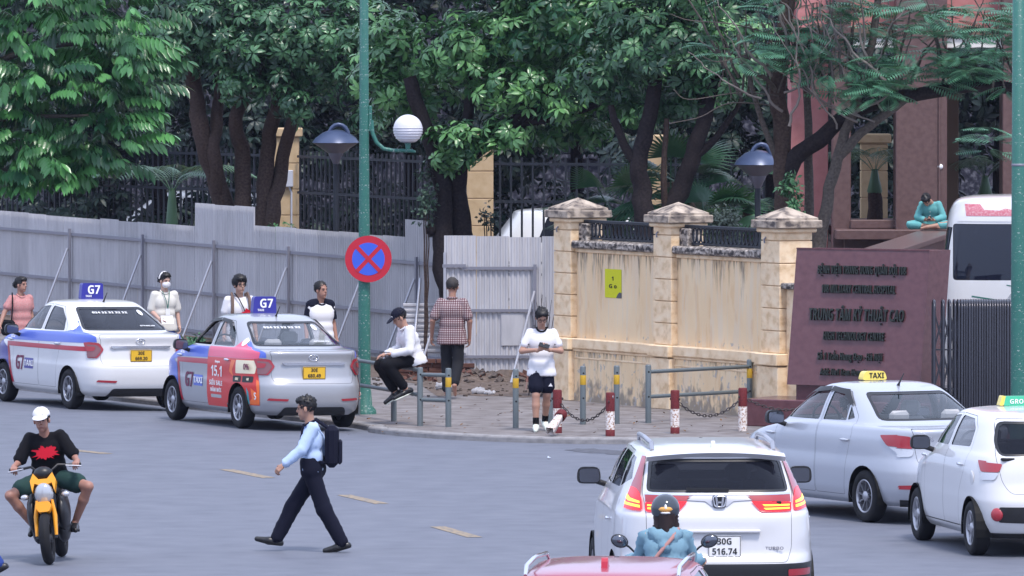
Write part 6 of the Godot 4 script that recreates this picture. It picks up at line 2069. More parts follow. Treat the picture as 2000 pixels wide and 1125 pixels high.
	limb(c, "trunk", [V.call(-0.92, S, cz), V.call(-0.95, 1.0, cz), V.call(-1.07, 1.75, cz), V.call(-1.09, 2.3, cz), V.call(-1.1, 2.9, cz - 0.1), V.call(-1.3, 3.6, cz), V.call(-1.6, 4.6, cz)], 0.19, 0.11, M.bark_dark, 0.05)
	limb(c, "trunk", [V.call(-0.86, S, cz - 0.35), V.call(-0.84, 1.0, cz - 0.35), V.call(-0.78, 2.0, cz - 0.3), V.call(-0.88, 2.7, cz - 0.3), V.call(-0.8, 3.25, cz - 0.2), V.call(-0.5, 3.5, cz), V.call(0.0, 3.85, cz + 0.3), V.call(0.6, 4.4, cz + 0.4)], 0.23, 0.10, M.bark_dark, 0.05)
	limb(c, "branch", [V.call(-0.85, 3.1, cz - 0.2), V.call(-0.7, 3.9, cz), V.call(-0.6, 5.0, cz + 0.2)], 0.12, 0.06, M.bark_dark)
	limb(c, "branch", [V.call(0.0, 3.85, cz + 0.3), V.call(1.1, 4.1, cz + 0.6), V.call(2.4, 4.7, cz + 0.8)], 0.08, 0.03, M.bark_dark)
	part(c, "trunk_knot", B.new().ball(V.call(-1.26, 2.22, cz + 0.08), Vector3(0.09, 0.1, 0.09), 10, 7).mesh(), M.bark_dark)
	crown(c, "whorl", [[V.call(-0.75, 3.62, -17.4), Vector3(0.62, 0.32, 0.6), 110], [V.call(-0.1, 3.75, -17.4), Vector3(0.5, 0.28, 0.6), 80], [V.call(-1.0, 3.35, -17.6), Vector3(0.35, 0.22, 0.4), 40], [V.call(0.1, 4.45, -17.4), Vector3(0.8, 0.45, 0.7), 150], [V.call(-0.8, 5.05, -17.6), Vector3(0.8, 0.6, 0.8), 200], [V.call(0.3, 5.3, -17.5), Vector3(0.9, 0.5, 0.8), 210], [V.call(1.0, 4.3, -17.2), Vector3(0.7, 0.4, 0.7), 120], [V.call(1.7, 4.75, -17.2), Vector3(0.9, 0.55, 0.8), 190], [V.call(2.0, 4.1, -17.2), Vector3(0.55, 0.3, 0.6), 80], [V.call(2.7, 4.6, -17.0), Vector3(0.8, 0.6, 0.8), 170], [V.call(1.3, 5.6, -17.4), Vector3(1.6, 0.6, 1.0), 330], [V.call(3.3, 5.2, -17.2), Vector3(0.8, 0.7, 0.8), 170], [V.call(-1.9, 4.9, -18.4), Vector3(0.7, 0.9, 0.8), 210], [V.call(-1.5, 4.2, -18.8), Vector3(0.7, 0.5, 0.7), 110], [V.call(0.9, 3.75, -18.2), Vector3(0.9, 0.3, 0.6), 90], [V.call(0.5, 6.5, -17.8), Vector3(3.2, 0.8, 1.6), 800], [V.call(0.8, 5.0, -19.2), Vector3(2.4, 1.1, 0.9), 520]], Vector3(0.018, 0.075, 0.034), Vector3(0.15, 0.34, 0.115), 1.0, 290, 0.32)
	# dark trunks behind the yellow wall
	var d := thing("wall_tree", "dark twin trunks rising behind the yellow wall under a dense crown", "tree", Vector3.ZERO)
	var dz := -14.5
	limb(d, "trunk", [V.call(2.1, S, dz), V.call(2.06, 2.0, dz), V.call(1.98, 2.9, dz), V.call(1.95, 3.4, dz), V.call(2.12, 4.2, dz), V.call(2.2, 5.0, dz)], 0.19, 0.10, M.bark_dark, 0.06)
	limb(d, "trunk", [V.call(2.25, S, dz - 0.2), V.call(2.32, 2.2, dz - 0.2), V.call(2.6, 3.0, dz - 0.1), V.call(2.8, 3.6, dz), V.call(3.0, 4.3, dz), V.call(3.2, 5.2, dz)], 0.18, 0.09, M.bark_dark, 0.06)
	limb(d, "branch", [V.call(2.0, 3.2, dz), V.call(1.7, 3.6, dz), V.call(1.5, 4.2, dz)], 0.09, 0.05, M.bark_dark)
	limb(d, "branch", [V.call(2.35, 2.4, dz - 0.2), V.call(2.3, 3.1, dz), V.call(2.35, 4.0, dz)], 0.06, 0.04, M.bark_brown)
	limb(d, "branch", [V.call(2.75, 3.4, dz), V.call(3.1, 3.7, dz), V.call(3.5, 4.3, dz)], 0.07, 0.04, M.bark_dark)
	crown(d, "whorl", [[V.call(2.2, 5.2, -14.5), Vector3(1.2, 0.8, 1.0), 260], [V.call(3.2, 4.8, -14.6), Vector3(0.9, 0.7, 0.9), 190], [V.call(1.4, 4.6, -15.2), Vector3(0.8, 0.5, 0.8), 120], [V.call(2.4, 4.2, -15.2), Vector3(0.7, 0.3, 0.6), 80], [V.call(2.8, 6.2, -14.6), Vector3(1.8, 0.8, 1.4), 360]], Vector3(0.010, 0.042, 0.022), Vector3(0.06, 0.16, 0.065), 1.0, 60)
	# feathery tree with a limb sweeping over the gate
	var e5 := thing("feathery_tree", "feathery leaved tree with a thick limb sweeping over the hospital entrance", "tree", Vector3.ZERO)
	var ez := -10.0
	limb(e5, "trunk", [V.call(4.02, S, ez), V.call(4.0, 1.6, ez), V.call(3.98, 2.8, ez), V.call(3.95, 3.8, ez), V.call(3.9, 4.5, ez), V.call(4.0, 5.5, ez), V.call(4.1, 6.6, ez)], 0.17, 0.10, M.bark_brown, 0.05)
	limb(e5, "branch", [V.call(4.0, 3.15, ez), V.call(4.2, 3.55, ez + 0.1), V.call(4.5, 3.75, ez + 0.2), V.call(4.8, 4.05, ez + 0.3), V.call(5.4, 4.32, ez + 0.3), V.call(6.1, 4.45, ez + 0.2), V.call(6.8, 4.55, ez + 0.1), V.call(7.7, 4.45, ez)], 0.135, 0.09, M.bark_dark, 0.04)
	limb(e5, "trunk", [V.call(4.5, S, ez + 0.4), V.call(4.48, 2.0, ez + 0.4), V.call(4.62, 2.9, ez + 0.4), V.call(4.78, 3.6, ez + 0.4), V.call(5.02, 4.3, ez + 0.4), V.call(5.25, 5.2, ez + 0.4), V.call(5.4, 6.2, ez + 0.4)], 0.115, 0.05, M.bark_grey, 0.04)
	limb(e5, "branch", [V.call(4.75, 3.5, ez + 0.4), V.call(5.2, 3.95, ez + 0.5), V.call(5.75, 4.35, ez + 0.5)], 0.08, 0.05, M.bark_grey)
	limb(e5, "trunk", [V.call(4.36, 1.6, ez - 0.3), V.call(4.36, 3.0, ez - 0.3), V.call(4.34, 4.0, ez - 0.2), V.call(4.32, 5.2, ez - 0.2)], 0.08, 0.05, M.bark_grey)
	limb(e5, "branch", [V.call(3.88, 3.5, ez), V.call(3.6, 4.2, ez + 0.2), V.call(3.4, 5.0, ez + 0.2)], 0.05, 0.03, M.bark_grey)
	limb(e5, "branch", [V.call(3.92, 4.4, ez), V.call(3.7, 4.65, ez + 0.3), V.call(3.35, 4.85, ez + 0.5), V.call(3.3, 5.3, ez + 0.5)], 0.04, 0.025, M.bark_grey)
	rng.seed = 99
	for i in 46:
		var bx := rng.randf_range(3.0, 7.6)
		var by := 4.45 + rng.randf_range(-0.1, 0.4)
		var p0 := Vector3(bx, by, ez + rng.randf_range(-0.3, 0.4))
		var dx := rng.randf_range(-0.7, 0.7)
		limb(e5, "twig", [p0, p0 + Vector3(dx * 0.4, 0.5, 0.1), p0 + Vector3(dx, rng.randf_range(0.7, 1.6), rng.randf_range(-0.3, 0.4))], rng.randf_range(0.014, 0.03), 0.008, M.bark_grey, 0.05, 5)
	mat("twig_pale", lin(0.20, 0.175, 0.16), 0.9)
	for i in 30:
		var k := rng.randf()
		var p0 := Vector3(lerpf(3.6, 5.4, k), rng.randf_range(3.9, 5.0), ez + 0.5 + rng.randf_range(0, 0.5))
		var an := rng.randf_range(0.35, 2.8)
		var len := rng.randf_range(0.7, 1.7)
		var dv := Vector3(cos(an), sin(an), 0.15)
		limb(e5, "twig", [p0, p0 + dv * len * 0.4 + Vector3(0.05, -0.05, 0.05), p0 + dv * len * 0.75 + Vector3(0, 0.08, 0.1), p0 + dv * len + Vector3(0.1 * cos(an), 0.25, 0.1)], rng.randf_range(0.014, 0.03), 0.006, M.twig_pale, 0.1, 5)
	for q in [[3.9, 4.25, 3.2, 4.3, 2.75, 4.1, 2.3, 4.0], [3.9, 4.4, 3.3, 4.45, 2.6, 4.35, 2.35, 4.5], [3.8, 5.3, 3.2, 5.45, 2.6, 5.5, 2.3, 5.6], [3.8, 5.2, 3.4, 5.0, 3.0, 4.9, 2.75, 5.0], [4.5, 4.6, 4.9, 4.9, 4.95, 4.3, 4.85, 4.15]]:
		limb(e5, "twig", [V.call(q[0], q[1], ez + 0.3), V.call(q[2], q[3], ez + 0.5), V.call(q[4], q[5], ez + 0.6), V.call(q[6], q[7], ez + 0.6)], 0.012, 0.006, M.bark_grey, 0.03, 5)
	crown(e5, "feather", [[V.call(3.4, 5.0, -9.6), Vector3(0.7, 0.35, 0.6), 43], [V.call(4.3, 5.15, -9.4), Vector3(0.7, 0.4, 0.7), 79], [V.call(4.7, 4.75, -9.3), Vector3(0.5, 0.25, 0.5), 43], [V.call(5.2, 4.45, -9.2), Vector3(0.5, 0.22, 0.5), 43], [V.call(5.7, 4.75, -9.3), Vector3(0.7, 0.3, 0.6), 64], [V.call(6.4, 4.85, -9.4), Vector3(0.8, 0.35, 0.6), 72], [V.call(7.2, 4.8, -9.5), Vector3(0.7, 0.35, 0.6), 64], [V.call(6.0, 5.5, -9.6), Vector3(1.8, 0.4, 0.8), 122], [V.call(7.2, 5.4, -9.6), Vector3(1.0, 0.4, 0.8), 64], [V.call(4.4, 5.9, -9.6), Vector3(1.2, 0.5, 0.8), 108], [V.call(5.0, 5.1, -10.2), Vector3(0.8, 0.5, 0.5), 64], [V.call(7.15, 3.7, -12.0), Vector3(0.35, 0.35, 0.4), 18]], Vector3(0.03, 0.11, 0.065), Vector3(0.085, 0.24, 0.14), 1.25, 250, 0.5)
	# background trees inside the garden, crown shade put into their dark leaf tints
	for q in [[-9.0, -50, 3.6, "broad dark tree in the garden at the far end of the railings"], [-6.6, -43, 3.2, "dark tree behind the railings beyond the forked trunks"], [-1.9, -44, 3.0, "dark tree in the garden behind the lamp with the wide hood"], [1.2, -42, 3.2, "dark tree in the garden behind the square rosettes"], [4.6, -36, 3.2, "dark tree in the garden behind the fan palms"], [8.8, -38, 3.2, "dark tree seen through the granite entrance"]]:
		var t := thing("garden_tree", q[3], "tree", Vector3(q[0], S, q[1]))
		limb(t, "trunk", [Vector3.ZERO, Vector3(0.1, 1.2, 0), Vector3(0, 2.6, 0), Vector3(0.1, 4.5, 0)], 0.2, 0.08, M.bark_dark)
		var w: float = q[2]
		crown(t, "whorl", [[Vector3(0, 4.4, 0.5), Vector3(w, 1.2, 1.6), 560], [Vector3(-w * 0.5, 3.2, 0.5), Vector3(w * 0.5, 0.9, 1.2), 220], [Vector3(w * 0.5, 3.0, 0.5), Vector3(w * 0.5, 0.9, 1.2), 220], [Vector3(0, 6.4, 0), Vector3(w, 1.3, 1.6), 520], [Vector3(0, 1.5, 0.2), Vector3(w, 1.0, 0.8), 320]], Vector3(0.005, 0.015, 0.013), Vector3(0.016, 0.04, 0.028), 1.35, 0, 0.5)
	build_palms()

func fan_frond(n := 22, length := 0.7) -> ArrayMesh:
	var b := B.new()
	for i in n:
		var a := lerpf(-1.35, 1.35, float(i) / (n - 1))
		var d := Vector3(sin(a), 0.12 * cos(a * 2.0), cos(a))
		add_leaf(b, Vector3.ZERO, d, Vector3.UP, length * (0.8 + 0.2 * cos(a)), 0.05, 0.45, 3)
	b.tube([Vector3(0, 0, 0), Vector3(0, -0.05, -0.35), Vector3(0, -0.18, -0.7)], [0.012, 0.012, 0.014], 5)
	return b.mesh()

func plume_frond(n := 26, length := 1.7) -> ArrayMesh:
	var b := B.new()
	var p := Vector3.ZERO
	var d := Vector3(0, 0.85, 0.5).normalized()
	var pts := [p]
	for i in n:
		d = (d - Vector3.UP * 0.065 + Vector3(0, 0, 0.02)).normalized()
		p += d * length / n
		pts.append(p)
		if i > 3:
			for s in [-1.0, 1.0]:
				add_leaf(b, p, (Vector3(s, 0.1, 0.0) + d * 0.55).normalized(), Vector3.UP, 0.42 * sin(PI * clampf((i - 1.0) / n, 0.12, 0.92)), 0.03, 0.7, 3)
	b.tube(pts, [0.022, 0.012, 0.006], 5)
	return b.mesh()

func build_palms() -> void:
	rng.seed = 303
	var fm := fan_frond()
	var pm := plume_frond()
	var g1 := foliage_mat("palm_green", lin(0.028, 0.085, 0.045), 0.4, false)
	var g2 := foliage_mat("palm_pale", lin(0.07, 0.15, 0.075), 0.4, false)
	var fans := [[Vector3(1.62, S, -17.0), 2.75, 1.0, "fan palm with dark folded leaves beside the twin trunks"], [Vector3(2.45, S, -16.6), 3.2, 1.1, "fan palm with leaves reaching up between the twin trunks"], [Vector3(3.05, S, -15.2), 2.5, 0.85, "fan palm with drooping leaves above the yellow wall"], [Vector3(3.6, S, -15.5), 3.0, 1.0, "fan palm beside the garden lamp with the dark hood"]]
	for f in fans:
		var t := thing("fan_palm", f[3], "palm", f[0])
		limb(t, "trunk", [Vector3.ZERO, Vector3(0.03, f[1] * 0.5, 0), Vector3(0, f[1] - 0.25, 0)], 0.09, 0.07, M.bark_brown)
		for i in 13:
			var a := TAU * i / 13 + rng.randf_range(-0.2, 0.2)
			var el := rng.randf_range(-0.5, 0.95)
			var d := Vector3(cos(a) * cos(el), sin(el), sin(a) * cos(el))
			var x := Vector3.UP.cross(d).normalized()
			var bs := Basis(x, d.cross(x), d).scaled(Vector3.ONE * f[2] * rng.randf_range(0.8, 1.05))
			part(t, "frond", fm, g2 if rng.randf() < 0.12 else g1, Transform3D(bs, Vector3(0, f[1] - 0.3, 0) + d * 0.6))
	var plumes := [[Vector3(6.12, 2.05, -28.2), 0.8, 0.9, "small feather palm with a pale green stem inside the entrance", true], [Vector3(7.95, 2.05, -27.6), 0.7, 0.8, "feather palm in the opening behind the minibus", false], [Vector3(-6.0, S, -34.5), 2.35, 1.0, "feather palm with grey green plumes above the hoarding", false]]
	for f in plumes:
		var t := thing("feather_palm", f[3], "palm", f[0])
		limb(t, "trunk", [Vector3.ZERO, Vector3(0.01, f[1] * 0.5, 0), Vector3(0, f[1] * 0.62, 0)], 0.14, 0.11, M.bark_brown)
		part(t, "crownshaft", B.new().lathe([Vector2(0.11, f[1] * 0.6), Vector2(0.13, f[1] * 0.66), Vector2(0.075, f[1] * 0.95), Vector2(0.05, f[1] + 0.1)], 14).mesh(), g2)
		for i in 10:
			var a := TAU * i / 10 + rng.randf_range(-0.25, 0.25)
			var sc: float = f[2] * rng.randf_range(0.8, 1.05)
			part(t, "frond", pm, g1 if (i % 3 and not f[4]) else g2, Transform3D(Basis(Vector3.UP, a).scaled(Vector3.ONE * sc), Vector3(0, f[1], 0)))
	# shrubs
	var shrubs := [[Vector3(-3.98, S, -30.2), Vector3(0.42, 0.42, 0.4), 1.55, 260, "clipped green shrub showing above the hoarding beside the pier", Vector3(0.03, 0.11, 0.04), Vector3(0.06, 0.2, 0.06)], [Vector3(3.12, S, -11.6), Vector3(0.28, 0.3, 0.28), 2.45, 150, "loose grey green shrub above the yellow wall railing", Vector3(0.05, 0.08, 0.05), Vector3(0.12, 0.15, 0.11)], [Vector3(4.05, S, -9.3), Vector3(0.18, 0.5, 0.18), 2.75, 140, "green creeper climbing the feathery tree above the wall", Vector3(0.03, 0.1, 0.04), Vector3(0.06, 0.18, 0.07)], [Vector3(-4.62, S, -9.6), Vector3(0.2, 0.16, 0.2), 0.72, 60, "potted green plant standing on the pavement behind the white taxi", Vector3(0.03, 0.11, 0.05), Vector3(0.08, 0.2, 0.09)], [Vector3(-1.35, S, -17.6), Vector3(0.18, 0.6, 0.2), 2.7, 90, "dusty creeper hanging on the leaning dark trunk", Vector3(0.02, 0.05, 0.03), Vector3(0.05, 0.1, 0.06)], [Vector3(-0.38, S, -20.5), Vector3(0.14, 0.28, 0.1), 2.35, 26, "sapling sprouting against the yellow pier", Vector3(0.012, 0.03, 0.02), Vector3(0.03, 0.06, 0.04)]]
	for q in shrubs:
		var t := thing("shrub", q[4], "shrub", q[0])
		for i in 4:
			var o := Vector3(rng.randf_range(-0.5, 0.5) * q[1].x, q[2], rng.randf_range(-0.5, 0.5) * q[1].z)
			limb(t, "stem", [Vector3(o.x * 0.2, 0, o.z * 0.2), Vector3(o.x * 0.5, q[2] * 0.5, 0), o], 0.018, 0.008, M.bark_brown, 0.03, 5)
		var all := spread([[Vector3(0, q[2], 0), q[1], q[3] * 1.4]], "sprig", q[5], q[6], 1.0)
		var mv := foliage_mat("leaves_%s" % t.name, Color.WHITE, 0.5, true)
		for k in 3:
			var xf := []
			var cs := []
			for e in all:
				if e[2] == k:
					xf.append(e[0])
					cs.append(e[1])
			if xf.size():
				stuff(many(t, "foliage", leaf_kinds.sprig[k], mv, xf, cs))
	var pot := B.new()
	pot.lathe([Vector2(0.0, 0.0), Vector2(0.15, 0.0), Vector2(0.2, 0.36), Vector2(0.22, 0.4), Vector2(0.19, 0.4), Vector2(0.17, 0.34), Vector2(0, 0.34)], 18)
	mat("pot_blue", lin(0.05, 0.22, 0.3), 0.4)
	tag(part(self, "plant_pot", pot.mesh(), M.pot_blue, Transform3D(Basis(), Vector3(-4.62, S, -9.6))), "blue plant pot holding the green plant behind the white taxi", "pot")

# ---------------------------------------------------------------- people: smooth unions of tapered bones, meshed as surface nets
class Field:
	var o := Vector3.ZERO
	var h := 0.015
	var nx := 0
	var ny := 0
	var nz := 0
	var d := PackedFloat32Array()

	func _init(lo: Vector3, hi: Vector3, cell: float) -> void:
		h = cell
		o = lo - Vector3.ONE * cell * 3
		var s := hi - lo + Vector3.ONE * cell * 6
		nx = int(s.x / h) + 2
		ny = int(s.y / h) + 2
		nz = int(s.z / h) + 2
		d.resize(nx * ny * nz)
		d.fill(1.0)

	func cap(a: Vector3, b: Vector3, ra: float, rb: float, k := 0.03) -> void:
		var m := maxf(ra, rb) + k + h * 2.0
		var lo := (a.min(b) - Vector3.ONE * m - o) / h
		var hi := (a.max(b) + Vector3.ONE * m - o) / h
		var i0 := clampi(int(lo.x), 0, nx - 1)
		var i1 := clampi(int(hi.x) + 1, 0, nx - 1)
		var j0 := clampi(int(lo.y), 0, ny - 1)
		var j1 := clampi(int(hi.y) + 1, 0, ny - 1)
		var k0 := clampi(int(lo.z), 0, nz - 1)
		var k1 := clampi(int(hi.z) + 1, 0, nz - 1)
		var ba := b - a
		var bb := maxf(ba.length_squared(), 1e-9)
		var dr := rb - ra
		var kk := 0.25 / k
		for z in range(k0, k1 + 1):
			for y in range(j0, j1 + 1):
				var idx := (z * ny + y) * nx + i0
				var p := Vector3(o.x + i0 * h, o.y + y * h, o.z + z * h) - a
				for x in range(i0, i1 + 1):
					var t := clampf(p.dot(ba) / bb, 0.0, 1.0)
					var e := (p - ba * t).length() - ra - dr * t
					var f := d[idx]
					var g := k - absf(e - f)
					d[idx] = minf(e, f) - (g * g * kk if g > 0.0 else 0.0)
					idx += 1
					p.x += h

	func blob(c: Vector3, r: Vector3, bs: Basis, k := 0.02, cut := false) -> void:
		var m := maxf(r.x, maxf(r.y, r.z)) + k + h * 2.0
		var lo := (c - Vector3.ONE * m - o) / h
		var hi := (c + Vector3.ONE * m - o) / h
		var inv := bs.transposed()
		var kk := 0.25 / k
		for z in range(clampi(int(lo.z), 0, nz - 1), clampi(int(hi.z) + 1, 0, nz - 1) + 1):
			for y in range(clampi(int(lo.y), 0, ny - 1), clampi(int(hi.y) + 1, 0, ny - 1) + 1):
				for x in range(clampi(int(lo.x), 0, nx - 1), clampi(int(hi.x) + 1, 0, nx - 1) + 1):
					var q := inv * (Vector3(o.x + x * h, o.y + y * h, o.z + z * h) - c)
					var u := q / r
					var l := u.length()
					var e := l * (l - 1.0) / maxf((u / r).length(), 1e-6)
					var idx := (z * ny + y) * nx + x
					var f := d[idx]
					if cut:
						d[idx] = maxf(f, -e)
					else:
						var g := k - absf(e - f)
						d[idx] = minf(e, f) - (g * g * kk if g > 0.0 else 0.0)

	# everything on the side of the plane that n points to is removed
	func plane_cut(p: Vector3, n: Vector3) -> void:
		var idx := 0
		for z in nz:
			for y in ny:
				var q := Vector3(o.x, o.y + y * h, o.z + z * h) - p
				var e := q.dot(n)
				for x in nx:
					if e > d[idx]:
						d[idx] = e
					e += h * n.x
					idx += 1

	func net(b: B, noise: FastNoiseLite = null, amp := 0.0, freq := 10.0) -> void:
		var sy := nx
		var sz := nx * ny
		var vid := PackedInt32Array()
		vid.resize(d.size())
		vid.fill(-1)
		var vp := PackedVector3Array()
		var vn := PackedVector3Array()
		var off := [0, 1, sy, sy + 1, sz, sz + 1, sz + sy, sz + sy + 1]
		var ed := [0, 1, 2, 3, 4, 5, 6, 7, 0, 2, 1, 3, 4, 6, 5, 7, 0, 4, 1, 5, 2, 6, 3, 7]
		var quads := PackedInt32Array()
		for z in range(1, nz - 1):
			for y in range(1, ny - 1):
				var idx := (z * ny + y) * nx + 1
				for x in range(1, nx - 1):
					var a := d[idx]
					var neg := a < 0.0
					if neg != (d[idx + 1] < 0.0):
						quads.append_array([idx, idx - sy, idx - sy - sz, idx - sz])
					if neg != (d[idx + sy] < 0.0):
						quads.append_array([idx, idx - 1, idx - 1 - sz, idx - sz])
					if neg != (d[idx + sz] < 0.0):
						quads.append_array([idx, idx - 1, idx - 1 - sy, idx - sy])
					idx += 1
		for c in quads:
			if vid[c] >= 0:
				continue
			var v := PackedFloat32Array()
			v.resize(8)
			for i in 8:
				v[i] = d[c + off[i]]
			var s := Vector3.ZERO
			var n := 0
			for i in 12:
				var e0: int = ed[i * 2]
				var e1: int = ed[i * 2 + 1]
				var d0 := v[e0]
				var d1 := v[e1]
				if (d0 < 0.0) != (d1 < 0.0):
					var t := d0 / (d0 - d1)
					s += Vector3(e0 & 1, (e0 >> 1) & 1, e0 >> 2).lerp(Vector3(e1 & 1, (e1 >> 1) & 1, e1 >> 2), t)
					n += 1
			var g := Vector3(v[1] + v[3] + v[5] + v[7] - v[0] - v[2] - v[4] - v[6], v[2] + v[3] + v[6] + v[7] - v[0] - v[1] - v[4] - v[5], v[4] + v[5] + v[6] + v[7] - v[0] - v[1] - v[2] - v[3]).normalized()
			var cx := c % nx
			var cy := (c / nx) % ny
			var cz := c / sz
			var p := o + (Vector3(cx, cy, cz) + s / maxi(n, 1)) * h
			if noise:
				p += g * noise.get_noise_3dv(p * freq) * amp
			vid[c] = vp.size()
			vp.append(p)
			vn.append(g)
		for i in range(0, quads.size(), 4):
			var a := vid[quads[i]]
			var e := vid[quads[i + 1]]
			var f := vid[quads[i + 2]]
			var g2 := vid[quads[i + 3]]
			b.tri(vp[a], vp[e], vp[f], vn[a], vn[e], vn[f])
			b.tri(vp[a], vp[f], vp[g2], vn[a], vn[f], vn[g2])

func joints(over: Dictionary) -> Dictionary:
	var j := {"pel": Vector3(0, 0.92, 0), "che": Vector3(0, 1.2, 0.0), "nek": Vector3(0, 1.405, -0.015), "hed": Vector3(0, 1.575, 0.015),
		"shL": Vector3(0.158, 1.35, -0.015), "shR": Vector3(-0.158, 1.35, -0.015), "elL": Vector3(0.21, 1.10, -0.04), "elR": Vector3(-0.21, 1.10, -0.04), "wrL": Vector3(0.235, 0.86, 0.03), "wrR": Vector3(-0.235, 0.86, 0.03),
		"hpL": Vector3(0.085, 0.9, 0), "hpR": Vector3(-0.085, 0.9, 0), "knL": Vector3(0.10, 0.49, 0.03), "knR": Vector3(-0.10, 0.49, 0.03), "anL": Vector3(0.10, 0.085, -0.02), "anR": Vector3(-0.10, 0.085, -0.02),
		"toL": Vector3(0.115, 0.03, 0.13), "toR": Vector3(-0.115, 0.03, 0.13), "look": Vector3(0, -0.05, 1), "palmL": Vector3(-1, 0, 0), "palmR": Vector3(1, 0, 0), "curl": 0.5, "tilt": Vector3.UP}
	for k in over:
		j[k] = over[k]
	return j

static func bounds(pts: Array, m: float) -> Array:
	var lo: Vector3 = pts[0]
	var hi: Vector3 = pts[0]
	for p: Vector3 in pts:
		lo = lo.min(p)
		hi = hi.max(p)
	return [lo - Vector3.ONE * m, hi + Vector3.ONE * m]

func hand(b: B, w: Vector3, dir: Vector3, palm: Vector3, thumb: float, curl: float) -> void:
	# palm faces along palm; thumb = +1 / -1 picks its side
	var y := dir.normalized()
	var z := (palm - y * palm.dot(y)).normalized()
	var x := y.cross(z) * thumb
	var f := Field.new(w - Vector3.ONE * 0.16, w + Vector3.ONE * 0.16, 0.0058)
	f.cap(w - y * 0.03, w + y * 0.02, 0.026, 0.024, 0.012)
	f.cap(w + y * 0.03 - x * 0.018, w + y * 0.075 - x * 0.024, 0.016, 0.013, 0.014)
	f.cap(w + y * 0.03 + x * 0.012, w + y * 0.078 + x * 0.022, 0.017, 0.013, 0.014)
	f.cap(w + y * 0.02, w + y * 0.078, 0.019, 0.014, 0.014)
	var len := [0.068, 0.078, 0.072, 0.056]
	for i in 4:
		var r := w + y * 0.08 + x * (0.027 - 0.018 * i)
		var a := curl * (0.9 + 0.12 * i)
		var d1 := y * cos(a) + z * sin(a)
		var d2 := y * cos(a * 2.1) + z * sin(a * 2.1)
		var k: Vector3 = r + d1 * len[i] * 0.5
		f.cap(r, k, 0.0088, 0.0082, 0.004)
		f.cap(k, k + d2 * len[i] * 0.5, 0.0082, 0.0068, 0.004)
	var t0 := w + y * 0.028 + x * 0.022
	var t1 := t0 + (y * 0.55 + x * 0.75 + z * 0.25).normalized() * 0.036
	f.cap(t0, t1, 0.013, 0.0105, 0.01)
	f.cap(t1, t1 + (y * 0.85 + x * 0.15 + z * (0.3 + curl * 0.4)).normalized() * 0.03, 0.0100, 0.0082, 0.004)
	f.net(b)

var skin_mats := {}

